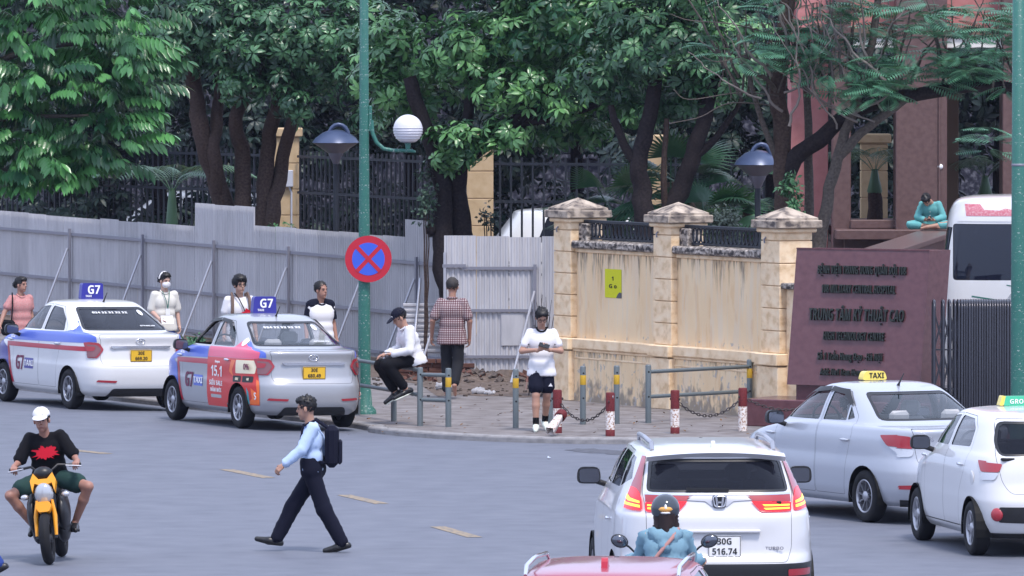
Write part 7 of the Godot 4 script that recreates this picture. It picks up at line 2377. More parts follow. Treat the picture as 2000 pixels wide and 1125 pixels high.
# sp: at, turn, label, j (joint overrides), skin, top, sleeve (0.5 short .. 2 wrist), bottom, leg (0.5 shorts .. 2 ankle), shoe, hair style, extras
func person(sp: Dictionary) -> Node3D:
	var j := joints(sp.get("j", {}))
	var P := thing("person", sp.label, "person", sp.at, sp.get("turn", 0.0), sp.get("group", ""))
	var sc: float = sp.get("scale", 1.0)
	P.scale = Vector3.ONE * sc
	var fat: float = sp.get("fat", 1.0)
	var lookz: Vector3 = j.look.normalized()
	var hx: Vector3 = j.tilt.cross(lookz).normalized()
	var hb := Basis(hx, lookz.cross(hx), lookz)
	var hc: Vector3 = j.hed
	var all := []
	for k in ["pel", "che", "nek", "shL", "shR", "elL", "elR", "wrL", "wrR", "knL", "knR", "anL", "anR", "toL", "toR"]:
		all.append(j[k])
	var lat: Vector3 = (j.shL - j.shR).normalized()
	var hlat: Vector3 = (j.hpL - j.hpR).normalized()
	var mid: Vector3 = j.pel.lerp(j.che, 0.5)
	# body
	var b := B.new()
	var q := bounds(all, 0.14)
	var f := Field.new(q[0], q[1], 0.016)
	f.cap(j.che + (j.nek - j.che) * 0.35 + lat * 0.08, j.che + (j.nek - j.che) * 0.35 - lat * 0.08, 0.078 * fat, 0.078 * fat, 0.03)
	f.cap(mid + lat * 0.05, mid - lat * 0.05, 0.08 * fat, 0.08 * fat, 0.04)
	f.cap(j.pel + hlat * 0.065, j.pel - hlat * 0.065, 0.082 * fat, 0.082 * fat, 0.04)
	f.cap(j.nek - (j.nek - j.che) * 0.1, hc - hb.y * 0.04 - hb.z * 0.015, 0.055, 0.05, 0.03)
	for s in ["L", "R"]:
		f.cap(j.nek - (j.nek - j.che) * 0.3, j["sh" + s], 0.04, 0.044, 0.03)
		f.cap(j["sh" + s], j["el" + s], 0.047 * fat, 0.038, 0.02)
		f.cap(j["el" + s], j["wr" + s], 0.039, 0.025, 0.015)
		f.cap(j["hp" + s], j["kn" + s], 0.077 * fat, 0.053, 0.03)
		f.cap(j["kn" + s], j["kn" + s].lerp(j["an" + s], 0.35), 0.052, 0.053, 0.02)
		f.cap(j["kn" + s].lerp(j["an" + s], 0.35), j["an" + s], 0.053, 0.034, 0.02)
		f.cap(j["an" + s], j["to" + s], 0.034, 0.022, 0.015)
	f.net(b)
	# head
	var hf := Field.new(hc - Vector3.ONE * 0.16, hc + Vector3.ONE * 0.17, 0.0075)
	hf.blob(hc + hb * Vector3(0, 0.03, -0.012), Vector3(0.074, 0.092, 0.094), hb, 0.02)
	hf.blob(hc + hb * Vector3(0, -0.045, 0.022), Vector3(0.058, 0.068, 0.066), hb, 0.03)
	hf.cap(hc + hb * Vector3(0, 0.015, 0.083), hc + hb * Vector3(0, -0.018, 0.098), 0.008, 0.0135, 0.012)
	hf.cap(hc + hb * Vector3(-0.018, -0.058, 0.078), hc + hb * Vector3(0.018, -0.058, 0.078), 0.010, 0.010, 0.012)
	hf.cap(hc + hb * Vector3(0, -0.098, 0.06), hc + hb * Vector3(0, -0.094, 0.055), 0.02, 0.02, 0.02)
	hf.cap(hc + hb * Vector3(-0.035, 0.028, 0.075), hc + hb * Vector3(0.035, 0.028, 0.075), 0.011, 0.011, 0.015)
	for s in [-1.0, 1.0]:
		hf.blob(hc + hb * Vector3(s * 0.077, -0.008, -0.004), Vector3(0.012, 0.031, 0.02), hb, 0.008)
	hf.cap(hc + hb * Vector3(0, -0.05, -0.02), j.nek + (hc - j.nek) * 0.2, 0.05, 0.052, 0.02)
	hf.net(b)
	if not sp.get("no_hands", false):
		for s in ["L", "R"]:
			var wd: Vector3 = j.get("hand" + s, (j["wr" + s] - j["el" + s]).normalized())
			hand(b, j["wr" + s], wd, j["palm" + s], -1.0 if s == "L" else 1.0, j.get("curl" + s, j.curl))
	var sk: Color = sp.get("skin", lin(0.40, 0.22, 0.155))
	if not skin_mats.has(sk):
		var m := mat("skin_%d" % skin_mats.size(), sk, 0.55)
		m.subsurf_scatter_enabled = true
		m.subsurf_scatter_strength = 0.05
		skin_mats[sk] = m
	var body := part(P, "body", b.mesh(), skin_mats[sk])
	# face details
	for s in [-1.0, 1.0]:
		part(body, "eye", B.new().ball(hc + hb * Vector3(s * 0.03, 0.008, 0.078), Vector3(0.0125, 0.006, 0.008), 8, 5, hb).mesh(), M.letter_black)
		part(body, "eyebrow", B.new().ball(hc + hb * Vector3(s * 0.031, 0.030, 0.083), Vector3(0.017, 0.004, 0.006), 8, 5, hb).mesh(), M.hair_black)
	if not sp.get("mask", false):
		part(body, "mouth", B.new().ball(hc + hb * Vector3(0, -0.058, 0.086), Vector3(0.022, 0.005, 0.005), 8, 5, hb).mesh(), M.lips)
	else:
		var mf := Field.new(hc - Vector3.ONE * 0.15, hc + Vector3.ONE * 0.15, 0.009)
		mf.blob(hc + hb * Vector3(0, -0.05, 0.042), Vector3(0.068, 0.06, 0.068), hb, 0.02)
		mf.cap(hc + hb * Vector3(0, -0.02, 0.09), hc + hb * Vector3(0, -0.07, 0.085), 0.022, 0.022, 0.02)
		mf.plane_cut(hc + hb * Vector3(0, 0, 0.015), -hb.z)
		var mb := B.new()
		mf.net(mb)
		part(P, "face_mask", mb.mesh(), M.cloth_white)
	if sp.get("glasses", false):
		var gb := B.new()
		for s in [-1.0, 1.0]:
			var ring := []
			for i in 13:
				var a := TAU * i / 12
				ring.append(hc + hb * Vector3(s * 0.032 + cos(a) * 0.024, 0.005 + sin(a) * 0.019, 0.098))
			gb.tube(ring, [0.0035], 5, false)
			gb.tube([hc + hb * Vector3(s * 0.056, 0.008, 0.097), hc + hb * Vector3(s * 0.08, 0.01, 0.0)], [0.003], 5)
		gb.tube([hc + hb * Vector3(-0.01, 0.008, 0.099), hc + hb * Vector3(0.01, 0.008, 0.099)], [0.003], 5)
		part(P, "glasses", gb.mesh(), M.letter_black)
	# hair
	var hs: String = sp.get("hair", "short")
	if hs != "none":
		var hh := Field.new(hc - Vector3.ONE * 0.36, hc + Vector3.ONE * 0.22, 0.0095)
		var vol: float = sp.get("volume", 1.0)
		hh.blob(hc + hb * Vector3(0, 0.042, -0.02), Vector3(0.084, 0.095, 0.100) * vol, hb, 0.02)
		if hs != "crop":
			hh.blob(hc + hb * Vector3(0, 0.092, 0.035), Vector3(0.07, 0.042, 0.062) * vol, hb, 0.02)
		hh.blob(hc + hb * Vector3(0, -0.045, 0.09), Vector3(0.08 if hs != "crop" else 0.088, 0.128, 0.082), hb, 0.01, true)
		hh.blob(hc + hb * Vector3(0, -0.14, 0.0), Vector3(0.12, 0.105, 0.12), hb, 0.01, true)
		if hs == "short":
			rng.seed = int(sp.at.x * 1000.0) + 77
			for i in 26:
				var dd := Vector3(rng.randfn(), absf(rng.randfn()) * 0.9 + 0.25, rng.randfn() * 0.9 - 0.1).normalized()
				hh.cap(hc + hb * (Vector3(0, 0.045, -0.015) + dd * Vector3(0.07, 0.08, 0.085) * vol), hc + hb * (Vector3(0, 0.045, -0.015) + dd * Vector3(0.09, 0.105, 0.108) * vol), 0.022, 0.008, 0.008)
		if hs == "bun":
			hh.blob(hc + hb * Vector3(0, 0.0, -0.115), Vector3(0.05, 0.05, 0.045), hb, 0.02)
		if hs == "long":
			hh.cap(hc + hb * Vector3(0, 0.0, -0.08), hc + hb * Vector3(0, -0.22, -0.10), 0.075, 0.045, 0.04)
			hh.cap(hc + hb * Vector3(0.06, -0.02, -0.05), hc + hb * Vector3(0.08, -0.2, -0.05), 0.04, 0.03, 0.03)
			hh.cap(hc + hb * Vector3(-0.06, -0.02, -0.05), hc + hb * Vector3(-0.08, -0.2, -0.05), 0.04, 0.03, 0.03)
		var hbm := B.new()
		hh.net(hbm, fn, 0.03, 48.0)
		part(P, "hair", hbm.mesh(), sp.get("hair_mat", M.hair_black))
	# shirt
	if sp.has("top"):
		var sl: float = sp.get("sleeve", 0.55)
		var e := 0.011
		var sf := Field.new(q[0], q[1], 0.0145)
		var hem: Vector3 = j.pel + (j.pel - j.che).normalized() * sp.get("hem", 0.06)
		sf.cap(j.che + (j.nek - j.che) * 0.3 + lat * 0.085, j.che + (j.nek - j.che) * 0.3 - lat * 0.085, 0.094 * fat + e, 0.094 * fat + e, 0.04)
		sf.cap(j.che + lat * 0.078, j.che - lat * 0.078, 0.096 * fat + e, 0.096 * fat + e, 0.04)
		sf.cap(mid + lat * 0.07, mid - lat * 0.07, 0.097 * fat + e, 0.097 * fat + e, 0.04)
		sf.cap(j.pel + hlat * 0.08, j.pel - hlat * 0.08, 0.098 * fat + e + 0.004, 0.098 * fat + e + 0.004, 0.04)
		if not sp.get("tuck", false):
			sf.cap(hem + hlat * 0.088, hem - hlat * 0.088, 0.1 * fat + e + 0.014, 0.1 * fat + e + 0.014, 0.04)
		for s in ["L", "R"]:
			sf.cap(j.nek - (j.nek - j.che) * 0.25, j["sh" + s], 0.056, 0.05, 0.03)
			var ex: float = sp.get("loose", 0.0)
			if sl <= 1.0:
				sf.cap(j["sh" + s], j["sh" + s].lerp(j["el" + s], sl), 0.047 + e + ex, 0.046 + e + ex * 1.3, 0.018)
			else:
				sf.cap(j["sh" + s], j["el" + s], 0.046 + e + ex, 0.038 + e + ex, 0.018)
				sf.cap(j["el" + s], j["el" + s].lerp(j["wr" + s], sl - 1.0), 0.038 + e + ex, 0.026 + e + ex, 0.016)
		if sp.get("tuck", false):
			hem = j.pel.lerp(j.che, 0.05)
		sf.plane_cut(hem + (hem - j.che).normalized() * 0.035, (hem - j.che).normalized())
		sf.blob(hc, Vector3.ONE * hc.distance_to(j.nek) * 0.84, Basis.IDENTITY, 0.01, true)
		var sb := B.new()
		sf.net(sb, fn, sp.get("fold", 0.011), 13.0)
		var shirt := part(P, sp.get("top_name", "shirt"), sb.mesh(), sp.top)
		if sp.has("collar"):
			var cp := []
			for i in 15:
				var a := TAU * i / 14
				cp.append(j.nek + (hc - j.nek) * 0.10 + lat * cos(a) * 0.068 + (Vector3(0, 0, 1).rotated(Vector3.UP, 0) * (sin(a) * 0.062 + 0.006)) - Vector3.UP * maxf(sin(a), 0) * 0.05)
			part(shirt, "collar", B.new().tube(cp, [0.013], 6, false).mesh(), sp.collar)
	# trousers
	if sp.has("bottom"):
		var lg: float = sp.get("leg", 1.9)
		var e2: float = sp.get("baggy", 0.016)
		var lo := [j.pel, j.hpL, j.hpR, j.knL, j.knR] + ([j.anL, j.anR] if lg > 1.0 else [])
		var qb := bounds(lo, 0.16)
		var tf := Field.new(qb[0], qb[1], 0.0145)
		tf.cap(j.pel + hlat * 0.07, j.pel - hlat * 0.07, 0.09 * fat + 0.004, 0.09 * fat + 0.004, 0.04)
		var wst: Vector3 = j.pel.lerp(j.che, 0.3)
		var wr: float = 0.104 * fat + 0.014 if sp.get("tuck", false) else 0.082 * fat
		tf.cap(wst + hlat * 0.07, wst - hlat * 0.07, wr, wr, 0.03)
		if sp.get("tuck", false):
			tf.cap(j.pel + hlat * 0.078, j.pel - hlat * 0.078, wr, wr, 0.03)
		for s in ["L", "R"]:
			if lg <= 1.0:
				tf.cap(j["hp" + s], j["hp" + s].lerp(j["kn" + s], lg), 0.074 * fat + e2 * 0.5, 0.066 + e2 * 1.3, 0.02)
			else:
				tf.cap(j["hp" + s], j["kn" + s], 0.076 * fat + e2 * 0.6, 0.055 + e2, 0.02)
				tf.cap(j["kn" + s], j["kn" + s].lerp(j["an" + s], lg - 1.0), 0.055 + e2, 0.042 + e2, 0.025)
		tf.plane_cut(wst + (j.che - j.pel).normalized() * 0.05, (j.che - j.pel).normalized())
		var tb := B.new()
		tf.net(tb, fn, 0.010, 11.0)
		part(P, sp.get("bottom_name", "trousers"), tb.mesh(), sp.bottom)
	# shoes and socks
	if sp.has("shoe"):
		for s in ["L", "R"]:
			var an: Vector3 = j["an" + s]
			var to: Vector3 = j["to" + s]
			var fd := (to - an)
			var heel := an + (an - to) * 0.28
			var down := Vector3.UP.slide(fd.normalized()).normalized() * -1.0
			heel = heel + down * (0.0)
			var qs := bounds([an, to, heel], 0.09)
			var ff := Field.new(qs[0], qs[1], 0.009)
			var hl := an.lerp(heel, 0.9) + down * 0.028
			var tl := to + fd.normalized() * 0.045
			ff.cap(hl, an.lerp(to, 0.45) + down * 0.012, 0.04, 0.042, 0.02)
			ff.cap(an.lerp(to, 0.45) + down * 0.012, tl, 0.042, 0.028, 0.02)
			ff.cap(an, hl, 0.042, 0.04, 0.02)
			ff.plane_cut(hl + down * 0.03, (down + fd.normalized() * 0.02).normalized())
			var fb := B.new()
			ff.net(fb)
			var shoe := part(P, "shoe", fb.mesh(), sp.shoe)
			if sp.has("sole"):
				var sb2 := B.new()
				var mid2 := hl.lerp(tl, 0.5) + down * 0.03
				sb2.ball(mid2, Vector3(0.045, 0.014, hl.distance_to(tl) * 0.5 + 0.04), 14, 6, Basis(down.cross((tl - hl).normalized()).normalized() * -1.0, -down, (tl - hl).normalized()))
				part(shoe, "sole", sb2.mesh(), sp.sole)
			if sp.has("sock"):
				part(P, "sock", B.new().tube([an - (an - j["kn" + s]).normalized() * 0.0, an.lerp(j["kn" + s], 0.26)], [0.043, 0.046], 12, false).mesh(), sp.sock)
	P.set_meta("joints", j)
	return P

func cloth(called: String, c: Color, rough := 0.85) -> StandardMaterial3D:
	var m := mat(called, c, rough)
	m.rim_enabled = true
	m.rim = 0.05
	m.rim_tint = 0.6
	return m

func people_materials() -> void:
	mat("hair_black", lin(0.010, 0.009, 0.010), 0.5)
	mat("hair_brown", lin(0.028, 0.014, 0.012), 0.5)
	mat("hair_grey", lin(0.06, 0.055, 0.055), 0.7)
	mat("lips", lin(0.22, 0.06, 0.055), 0.5)
	cloth("cloth_white", lin(0.70, 0.69, 0.71))
	cloth("cloth_cream", lin(0.62, 0.60, 0.55))
	cloth("cloth_lilac", lin(0.62, 0.55, 0.66))
	cloth("cloth_black", lin(0.005, 0.005, 0.007))
	cloth("cloth_navy", lin(0.006, 0.007, 0.018))
	cloth("cloth_charcoal", lin(0.016, 0.017, 0.021))
	cloth("cloth_sky", lin(0.44, 0.56, 0.78))
	cloth("cloth_teal", lin(0.13, 0.38, 0.38))
	cloth("cloth_denim", lin(0.18, 0.31, 0.39))
	cloth("cloth_blue", lin(0.03, 0.06, 0.24))
	cloth("cloth_green", lin(0.02, 0.05, 0.045))
	cloth("cloth_red", lin(0.5, 0.012, 0.03))
	cloth("cloth_rose", lin(0.42, 0.22, 0.2))
	cloth("cloth_orange", lin(0.62, 0.26, 0.02))
	cloth("strap_tan", lin(0.16, 0.11, 0.09))
	mat("shoe_white", lin(0.66, 0.70, 0.62), 0.5)
	mat("shoe_black", lin(0.010, 0.010, 0.011), 0.35)
	mat("phone_black", lin(0.012, 0.012, 0.014), 0.15)
	# woven check and printed floral
	var im := Image.create(64, 64, false, Image.FORMAT_RGB8)
	for y in 64:
		for x in 64:
			var a := 1 if (x % 16) < 6 else 0
			var c := 1 if (y % 16) < 6 else 0
			var v: Vector3 = [Vector3(0.40, 0.35, 0.355), Vector3(0.16, 0.075, 0.085), Vector3(0.065, 0.028, 0.042)][a + c]
			im.set_pixel(x, y, Color(v.x, v.y, v.z).linear_to_srgb())
	var ck := cloth("cloth_check", Color.WHITE)
	ck.albedo_texture = ImageTexture.create_from_image(im)
	ck.uv1_triplanar = true
	ck.uv1_scale = Vector3.ONE * 8.0
	ck.uv1_triplanar_sharpness = 12.0
	var fl := cloth("cloth_floral", Color.WHITE)
	fl.albedo_texture = noise_tex(0.06, 2, [lin(0.50, 0.18, 0.18), lin(0.52, 0.26, 0.25), lin(0.58, 0.38, 0.36), lin(0.3, 0.13, 0.13)], 131, 256, [0.3, 0.5, 0.6, 0.75])
	fl.uv1_triplanar = true
	fl.uv1_scale = Vector3.ONE * 3.0

func V3(x: float, y: float, z: float) -> Vector3:
	return Vector3(x, y, z)

func strap(P: Node3D, called: String, pts: Array, r: float, m: Material) -> void:
	part(P, called, B.new().tube(pts, [r], 6).mesh(), m)

func build_people() -> void:
	people_materials()
	var P: Node3D
	# man in football shirt looking at his phone
	P = person({"label": "man in white football shirt and black shorts walking while looking at his phone", "at": V3(0.395, S, 0.42), "turn": deg_to_rad(4), "scale": 0.975, "fat": 0.92,
		"j": {"hed": V3(0.0, 1.56, 0.05), "look": V3(0.05, -0.55, 1), "elR": V3(-0.275, 1.10, 0.03), "wrR": V3(-0.055, 1.125, 0.23), "elL": V3(0.265, 1.10, 0.03), "wrL": V3(0.075, 1.13, 0.23), "handL": V3(-0.6, 0.35, 0.45), "handR": V3(0.6, 0.35, 0.45), "palmL": V3(-0.2, 0.5, -0.6), "palmR": V3(0.2, 0.5, -0.6), "curl": 0.7,
			"knR": V3(-0.085, 0.50, 0.10), "anR": V3(-0.085, 0.085, 0.12), "toR": V3(-0.10, 0.035, 0.27), "knL": V3(0.075, 0.50, 0.0), "anL": V3(0.06, 0.12, -0.18), "toL": V3(0.075, 0.04, -0.04)},
		"top": M.cloth_white, "sleeve": 0.62, "hem": 0.13, "collar": M.cloth_black, "loose": 0.003, "bottom": M.cloth_navy, "bottom_name": "shorts", "leg": 0.72, "baggy": 0.03, "shoe": M.shoe_white, "sock": M.cloth_black, "glasses": true, "volume": 1.04})
	part(P, "phone", B.new().box(V3(0.015, 1.19, 0.295), Vector3(0.075, 0.15, 0.01), Basis(Vector3.RIGHT, -0.75) * Basis(Vector3(0, 0, 1), 1.2), 0.004).mesh(), M.phone_black)
	for s in [-1, 1]:
		part(P, "cuff", B.new().tube([V3(0.213 * s, 1.205, -0.012), V3(0.219 * s, 1.18, -0.006)], [0.077, 0.077], 14, false).mesh(), M.cloth_black)
	part(P, "shorts_logo", B.new().slab(PackedVector2Array([Vector2(-0.03, 0), Vector2(0.03, 0), Vector2(0.004, 0.045)]), 0.004, V3(0.115, 0.62, 0.118), Basis.IDENTITY).mesh(), M.cloth_white)
	part(P, "shorts_crest", B.new().box(V3(-0.13, 0.66, 0.125), Vector3(0.04, 0.05, 0.006)).mesh(), M.cloth_red)
	part(P, "side_stripe", B.new().box(V3(-0.2, 0.72, 0.03), Vector3(0.006, 0.3, 0.018), Basis(Vector3(0, 0, 1), -0.12)).mesh(), M.cloth_rose)
	# man in checked shirt walking away
	P = person({"label": "man in red and white checked shirt and dark trousers walking away along the hoarding", "at": V3(-0.865, S, -8.5), "turn": deg_to_rad(172), "scale": 1.03, "fat": 1.06, "skin": lin(0.36, 0.19, 0.14),
		"j": {"hed": V3(0, 1.57, 0.02), "elL": V3(0.27, 1.10, -0.06), "wrL": V3(0.30, 0.86, 0.05), "elR": V3(-0.25, 1.09, -0.02), "wrR": V3(-0.235, 0.84, 0.06), "knR": V3(-0.085, 0.50, -0.02), "anR": V3(-0.07, 0.20, -0.28), "toR": V3(-0.075, 0.06, -0.22), "knL": V3(0.09, 0.50, 0.08), "anL": V3(0.085, 0.085, 0.02), "toL": V3(0.10, 0.03, 0.17)},
		"top": M.cloth_check, "sleeve": 0.72, "hem": 0.12, "loose": 0.012, "bottom": M.cloth_charcoal, "leg": 1.86, "baggy": 0.022, "hair": "crop", "hair_mat": M.hair_grey, "collar": M.cloth_check})
	# man in cap sitting on the barrier
	P = person({"label": "man in black cap, white shirt and black trousers sitting on the grey barrier", "at": V3(-1.36, S, -1.3), "turn": deg_to_rad(-72),
		"j": {"pel": V3(0, 0.90, -0.04), "che": V3(0, 1.14, 0.03), "nek": V3(0, 1.32, 0.10), "hed": V3(0, 1.45, 0.18), "look": V3(0, -0.62, 1), "shL": V3(0.158, 1.29, 0.08), "shR": V3(-0.158, 1.29, 0.08), "elL": V3(0.22, 1.02, 0.10), "wrL": V3(0.10, 0.965, 0.30), "elR": V3(-0.225, 1.02, 0.10), "wrR": V3(-0.12, 0.955, 0.34), "handR": V3(0.1, -0.25, 1), "handL": V3(-0.5, 0.0, 0.8), "palmL": V3(0, -1, 0), "palmR": V3(0, -1, 0), "curl": 0.35,
			"hpL": V3(0.09, 0.88, -0.02), "hpR": V3(-0.09, 0.88, -0.02), "knL": V3(0.12, 0.82, 0.40), "knR": V3(-0.12, 0.80, 0.42), "anL": V3(0.09, 0.47, 0.10), "anR": V3(-0.08, 0.43, 0.20), "toL": V3(0.09, 0.39, 0.24), "toR": V3(-0.08, 0.33, 0.32)},
		"top": M.cloth_white, "sleeve": 1.9, "hem": 0.05, "loose": 0.014, "fold": 0.024, "collar": M.cloth_white, "bottom": M.cloth_black, "leg": 1.8, "baggy": 0.026, "shoe": M.shoe_black, "sole": M.shoe_white, "hair": "crop"})
	cap_hat(P, M.cloth_navy, M.cloth_white)
	part(P, "wrist_strap", B.new().tube([V3(-0.135, 0.965, 0.30), V3(-0.13, 0.96, 0.325)], [0.034, 0.034], 10, false).mesh(), M.cloth_red)
	part(P, "phone", B.new().box(V3(0.03, 0.99, 0.40), Vector3(0.07, 0.012, 0.14), Basis(Vector3.UP, 0.5), 0.004).mesh(), M.phone_black)
	# office worker striding across the road
	P = person({"label": "man in light blue shirt with black backpack striding across the road", "at": V3(-2.09, 0.0, 24.0), "turn": deg_to_rad(-90), "scale": 0.985,
		"j": {"pel": V3(0, 0.88, 0.0), "che": V3(0, 1.16, 0.02), "nek": V3(0, 1.37, 0.03), "hed": V3(0, 1.53, 0.075), "look": V3(-0.15, -0.12, 1), "shL": V3(0.158, 1.33, 0.0), "shR": V3(-0.158, 1.33, 0.03), "elL": V3(0.22, 1.10, 0.12), "wrL": V3(0.23, 0.94, 0.31), "elR": V3(-0.22, 1.10, -0.12), "wrR": V3(-0.22, 0.90, -0.05), "palmL": V3(-0.6, -0.8, 0), "curl": 0.65,
			"hpL": V3(0.08, 0.86, 0.02), "hpR": V3(-0.08, 0.86, -0.02), "knR": V3(-0.09, 0.48, 0.22), "anR": V3(-0.09, 0.12, 0.40), "toR": V3(-0.10, 0.13, 0.56), "knL": V3(0.09, 0.46, -0.12), "anL": V3(0.09, 0.085, -0.32), "toL": V3(0.10, 0.035, -0.17)},
		"top": M.cloth_sky, "tuck": true, "sleeve": 1.86, "hem": 0.02, "loose": 0.012, "fold": 0.02, "collar": M.cloth_sky, "bottom": M.cloth_navy, "leg": 1.92, "baggy": 0.03, "shoe": M.shoe_black})
	backpack(P, V3(0, 1.13, -0.20), M.cloth_navy)
	# four pedestrians behind the taxis
	P = person({"label": "man in white polo shirt with dark blue sleeves walking behind the silver taxi", "at": V3(-2.76, S, -8.2), "turn": deg_to_rad(24), "scale": 1.0, "fat": 1.05, "skin": lin(0.34, 0.175, 0.125),
		"j": {"look": V3(0.35, 0.02, 1), "hed": V3(0.0, 1.58, 0.02), "knR": V3(-0.09, 0.5, 0.14), "anR": V3(-0.09, 0.09, 0.16), "toR": V3(-0.1, 0.03, 0.3), "anL": V3(0.09, 0.12, -0.22), "toL": V3(0.1, 0.03, -0.08)},
		"top": M.cloth_white, "sleeve": 0.25, "hem": 0.12, "collar": M.cloth_navy, "bottom": M.cloth_charcoal, "shoe": M.shoe_black, "hair": "crop"})
	var sl := B.new()
	var sfld := Field.new(V3(-0.36, 1.05, -0.16), V3(0.36, 1.46, 0.12), 0.0145)
	for s in [-1.0, 1.0]:
		sfld.cap(V3(0.150 * s, 1.375, -0.018), V3(0.196 * s, 1.17, -0.035), 0.066, 0.068, 0.02)
		sfld.cap(V3(0.07 * s, 1.405, -0.02), V3(0.15 * s, 1.378, -0.018), 0.06, 0.066, 0.02)
		sfld.plane_cut(V3(0.21 * s, 1.155, -0.035), V3(0.2 * s, -1, 0).normalized())
	sfld.net(sl, fn, 0.01, 9.0)
	part(P, "sleeve_panel", sl.mesh(), M.cloth_navy)
	P = person({"label": "young man with glasses in white shirt with red print and backpack straps", "at": V3(-3.97, S, -9.3), "turn": deg_to_rad(14), "scale": 1.03, "fat": 1.02, "skin": lin(0.46, 0.27, 0.2),
		"j": {"look": V3(0.25, -0.05, 1)}, "top": M.cloth_white, "sleeve": 0.6, "hem": 0.12, "loose": 0.014, "bottom": M.cloth_charcoal, "shoe": M.shoe_white, "glasses": true, "volume": 1.12})
	for s in [-1, 1]:
		strap(P, "backpack_strap", [V3(0.10 * s, 1.44, -0.09), V3(0.115 * s, 1.46, 0.0), V3(0.125 * s, 1.40, 0.085), V3(0.135 * s, 1.22, 0.135), V3(0.15 * s, 1.05, 0.09)], 0.017, M.strap_tan)
	strap(P, "cross_strap", [V3(-0.08, 1.46, 0.03), V3(-0.03, 1.38, 0.108), V3(0.03, 1.25, 0.138), V3(0.09, 1.1, 0.13)], 0.009, M.cloth_charcoal)
	part(P, "chest_print", B.new().slab(outline([-0.03, -0.02, 0.10, -0.03, 0.13, 0.05, 0.06, 0.09, 0.045, 0.045, 0.0, 0.03]), 0.006, V3(0.0, 1.16, 0.142), Basis.IDENTITY).mesh(), M.cloth_red)
	backpack(P, V3(0, 1.16, -0.2), M.strap_tan)
	P = person({"label": "woman in white uniform shirt with face mask and lanyard walking past the hoarding", "at": V3(-5.27, S, -14.2), "turn": deg_to_rad(22), "scale": 0.96, "fat": 0.94, "skin": lin(0.5, 0.31, 0.24), "mask": true,
		"j": {"look": V3(0.3, -0.15, 1), "wrR": V3(-0.16, 0.98, 0.2), "elL": V3(0.225, 1.1, -0.05)}, "top": M.cloth_cream, "sleeve": 0.85, "hem": 0.1, "loose": 0.014, "collar": M.cloth_cream, "bottom": M.cloth_blue, "shoe": M.shoe_white, "hair": "bun"})
	strap(P, "lanyard", [V3(-0.06, 1.42, 0.06), V3(-0.025, 1.28, 0.135), V3(0.0, 1.14, 0.15)], 0.007, M.post_green)
	strap(P, "lanyard", [V3(0.06, 1.42, 0.06), V3(0.025, 1.28, 0.135), V3(0.0, 1.14, 0.15)], 0.007, M.post_green)
	part(P, "name_card", B.new().box(V3(0.0, 1.09, 0.15), Vector3(0.07, 0.1, 0.006)).mesh(), M.white_paint)
	part(P, "paper_sheet", B.new().box(V3(-0.06, 0.97, 0.29), Vector3(0.2, 0.14, 0.006), Basis(Vector3.RIGHT, -0.4)).mesh(), M.white_paint)
	hair_band(P, M.cloth_white)
	P = person({"label": "woman in pink floral blouse with a dark shoulder bag walking ahead of the white taxi", "at": V3(-7.44, S, -14.0), "turn": deg_to_rad(32), "scale": 0.925, "fat": 1.02, "skin": lin(0.36, 0.19, 0.14),
		"j": {"look": V3(0.45, 0.0, 1), "elR": V3(-0.30, 1.12, -0.02), "wrR": V3(-0.42, 0.92, 0.06)}, "top": M.cloth_floral, "sleeve": 0.55, "hem": 0.14, "loose": 0.012, "collar": M.cloth_floral, "bottom": M.cloth_charcoal, "shoe": M.shoe_black, "hair": "bun"})
	strap(P, "bag_strap", [V3(-0.16, 1.45, 0.0), V3(-0.215, 1.25, 0.12), V3(-0.24, 0.98, 0.12)], 0.012, M.cloth_black)
	part(P, "shoulder_bag", B.new().box(V3(-0.27, 0.88, 0.06), Vector3(0.12, 0.26, 0.34), Basis.IDENTITY, 0.04).mesh(), M.cloth_black)
	# patient cross-legged on the granite ledge
	P = person({"label": "person in teal pyjamas sitting cross legged on the granite ledge with a phone", "at": V3(6.8, 2.078, -23.0), "turn": deg_to_rad(-8), "scale": 0.84,
		"j": {"pel": V3(0, 0.10, -0.05), "che": V3(0, 0.35, 0.02), "nek": V3(0.01, 0.53, 0.10), "hed": V3(-0.06, 0.57, 0.25), "look": V3(-0.15, -1.0, 0.6), "shL": V3(0.158, 0.48, 0.07), "shR": V3(-0.158, 0.48, 0.07), "elL": V3(0.25, 0.24, 0.10), "wrL": V3(0.09, 0.19, 0.29), "elR": V3(-0.25, 0.24, 0.10), "wrR": V3(-0.09, 0.19, 0.29), "handL": V3(-0.6, 0, 0.5), "handR": V3(0.6, 0, 0.5), "palmL": V3(0, 0.8, -0.4), "palmR": V3(0, 0.8, -0.4), "curl": 0.6,
			"hpL": V3(0.1, 0.10, -0.02), "hpR": V3(-0.1, 0.10, -0.02), "knL": V3(0.36, 0.11, 0.22), "knR": V3(-0.36, 0.10, 0.22), "anL": V3(-0.04, 0.055, 0.36), "anR": V3(0.08, 0.055, 0.28), "toL": V3(-0.15, 0.03, 0.38), "toR": V3(0.2, 0.04, 0.32)},
		"top": M.cloth_teal, "sleeve": 1.8, "hem": 0.02, "loose": 0.016, "fold": 0.02, "bottom": M.cloth_teal, "leg": 1.35, "baggy": 0.035})
	part(P, "phone", B.new().box(V3(0.0, 0.22, 0.34), Vector3(0.07, 0.13, 0.01), Basis(Vector3.RIGHT, -1.0), 0.003).mesh(), M.phone_black)
	for y in [0.42, 0.34, 0.27]:
		part(P, "button", B.new().ball(V3(0.0, y, 0.135 + (0.4 - y) * 0.1), Vector3(0.009, 0.009, 0.006), 8, 5).mesh(), M.white_paint)
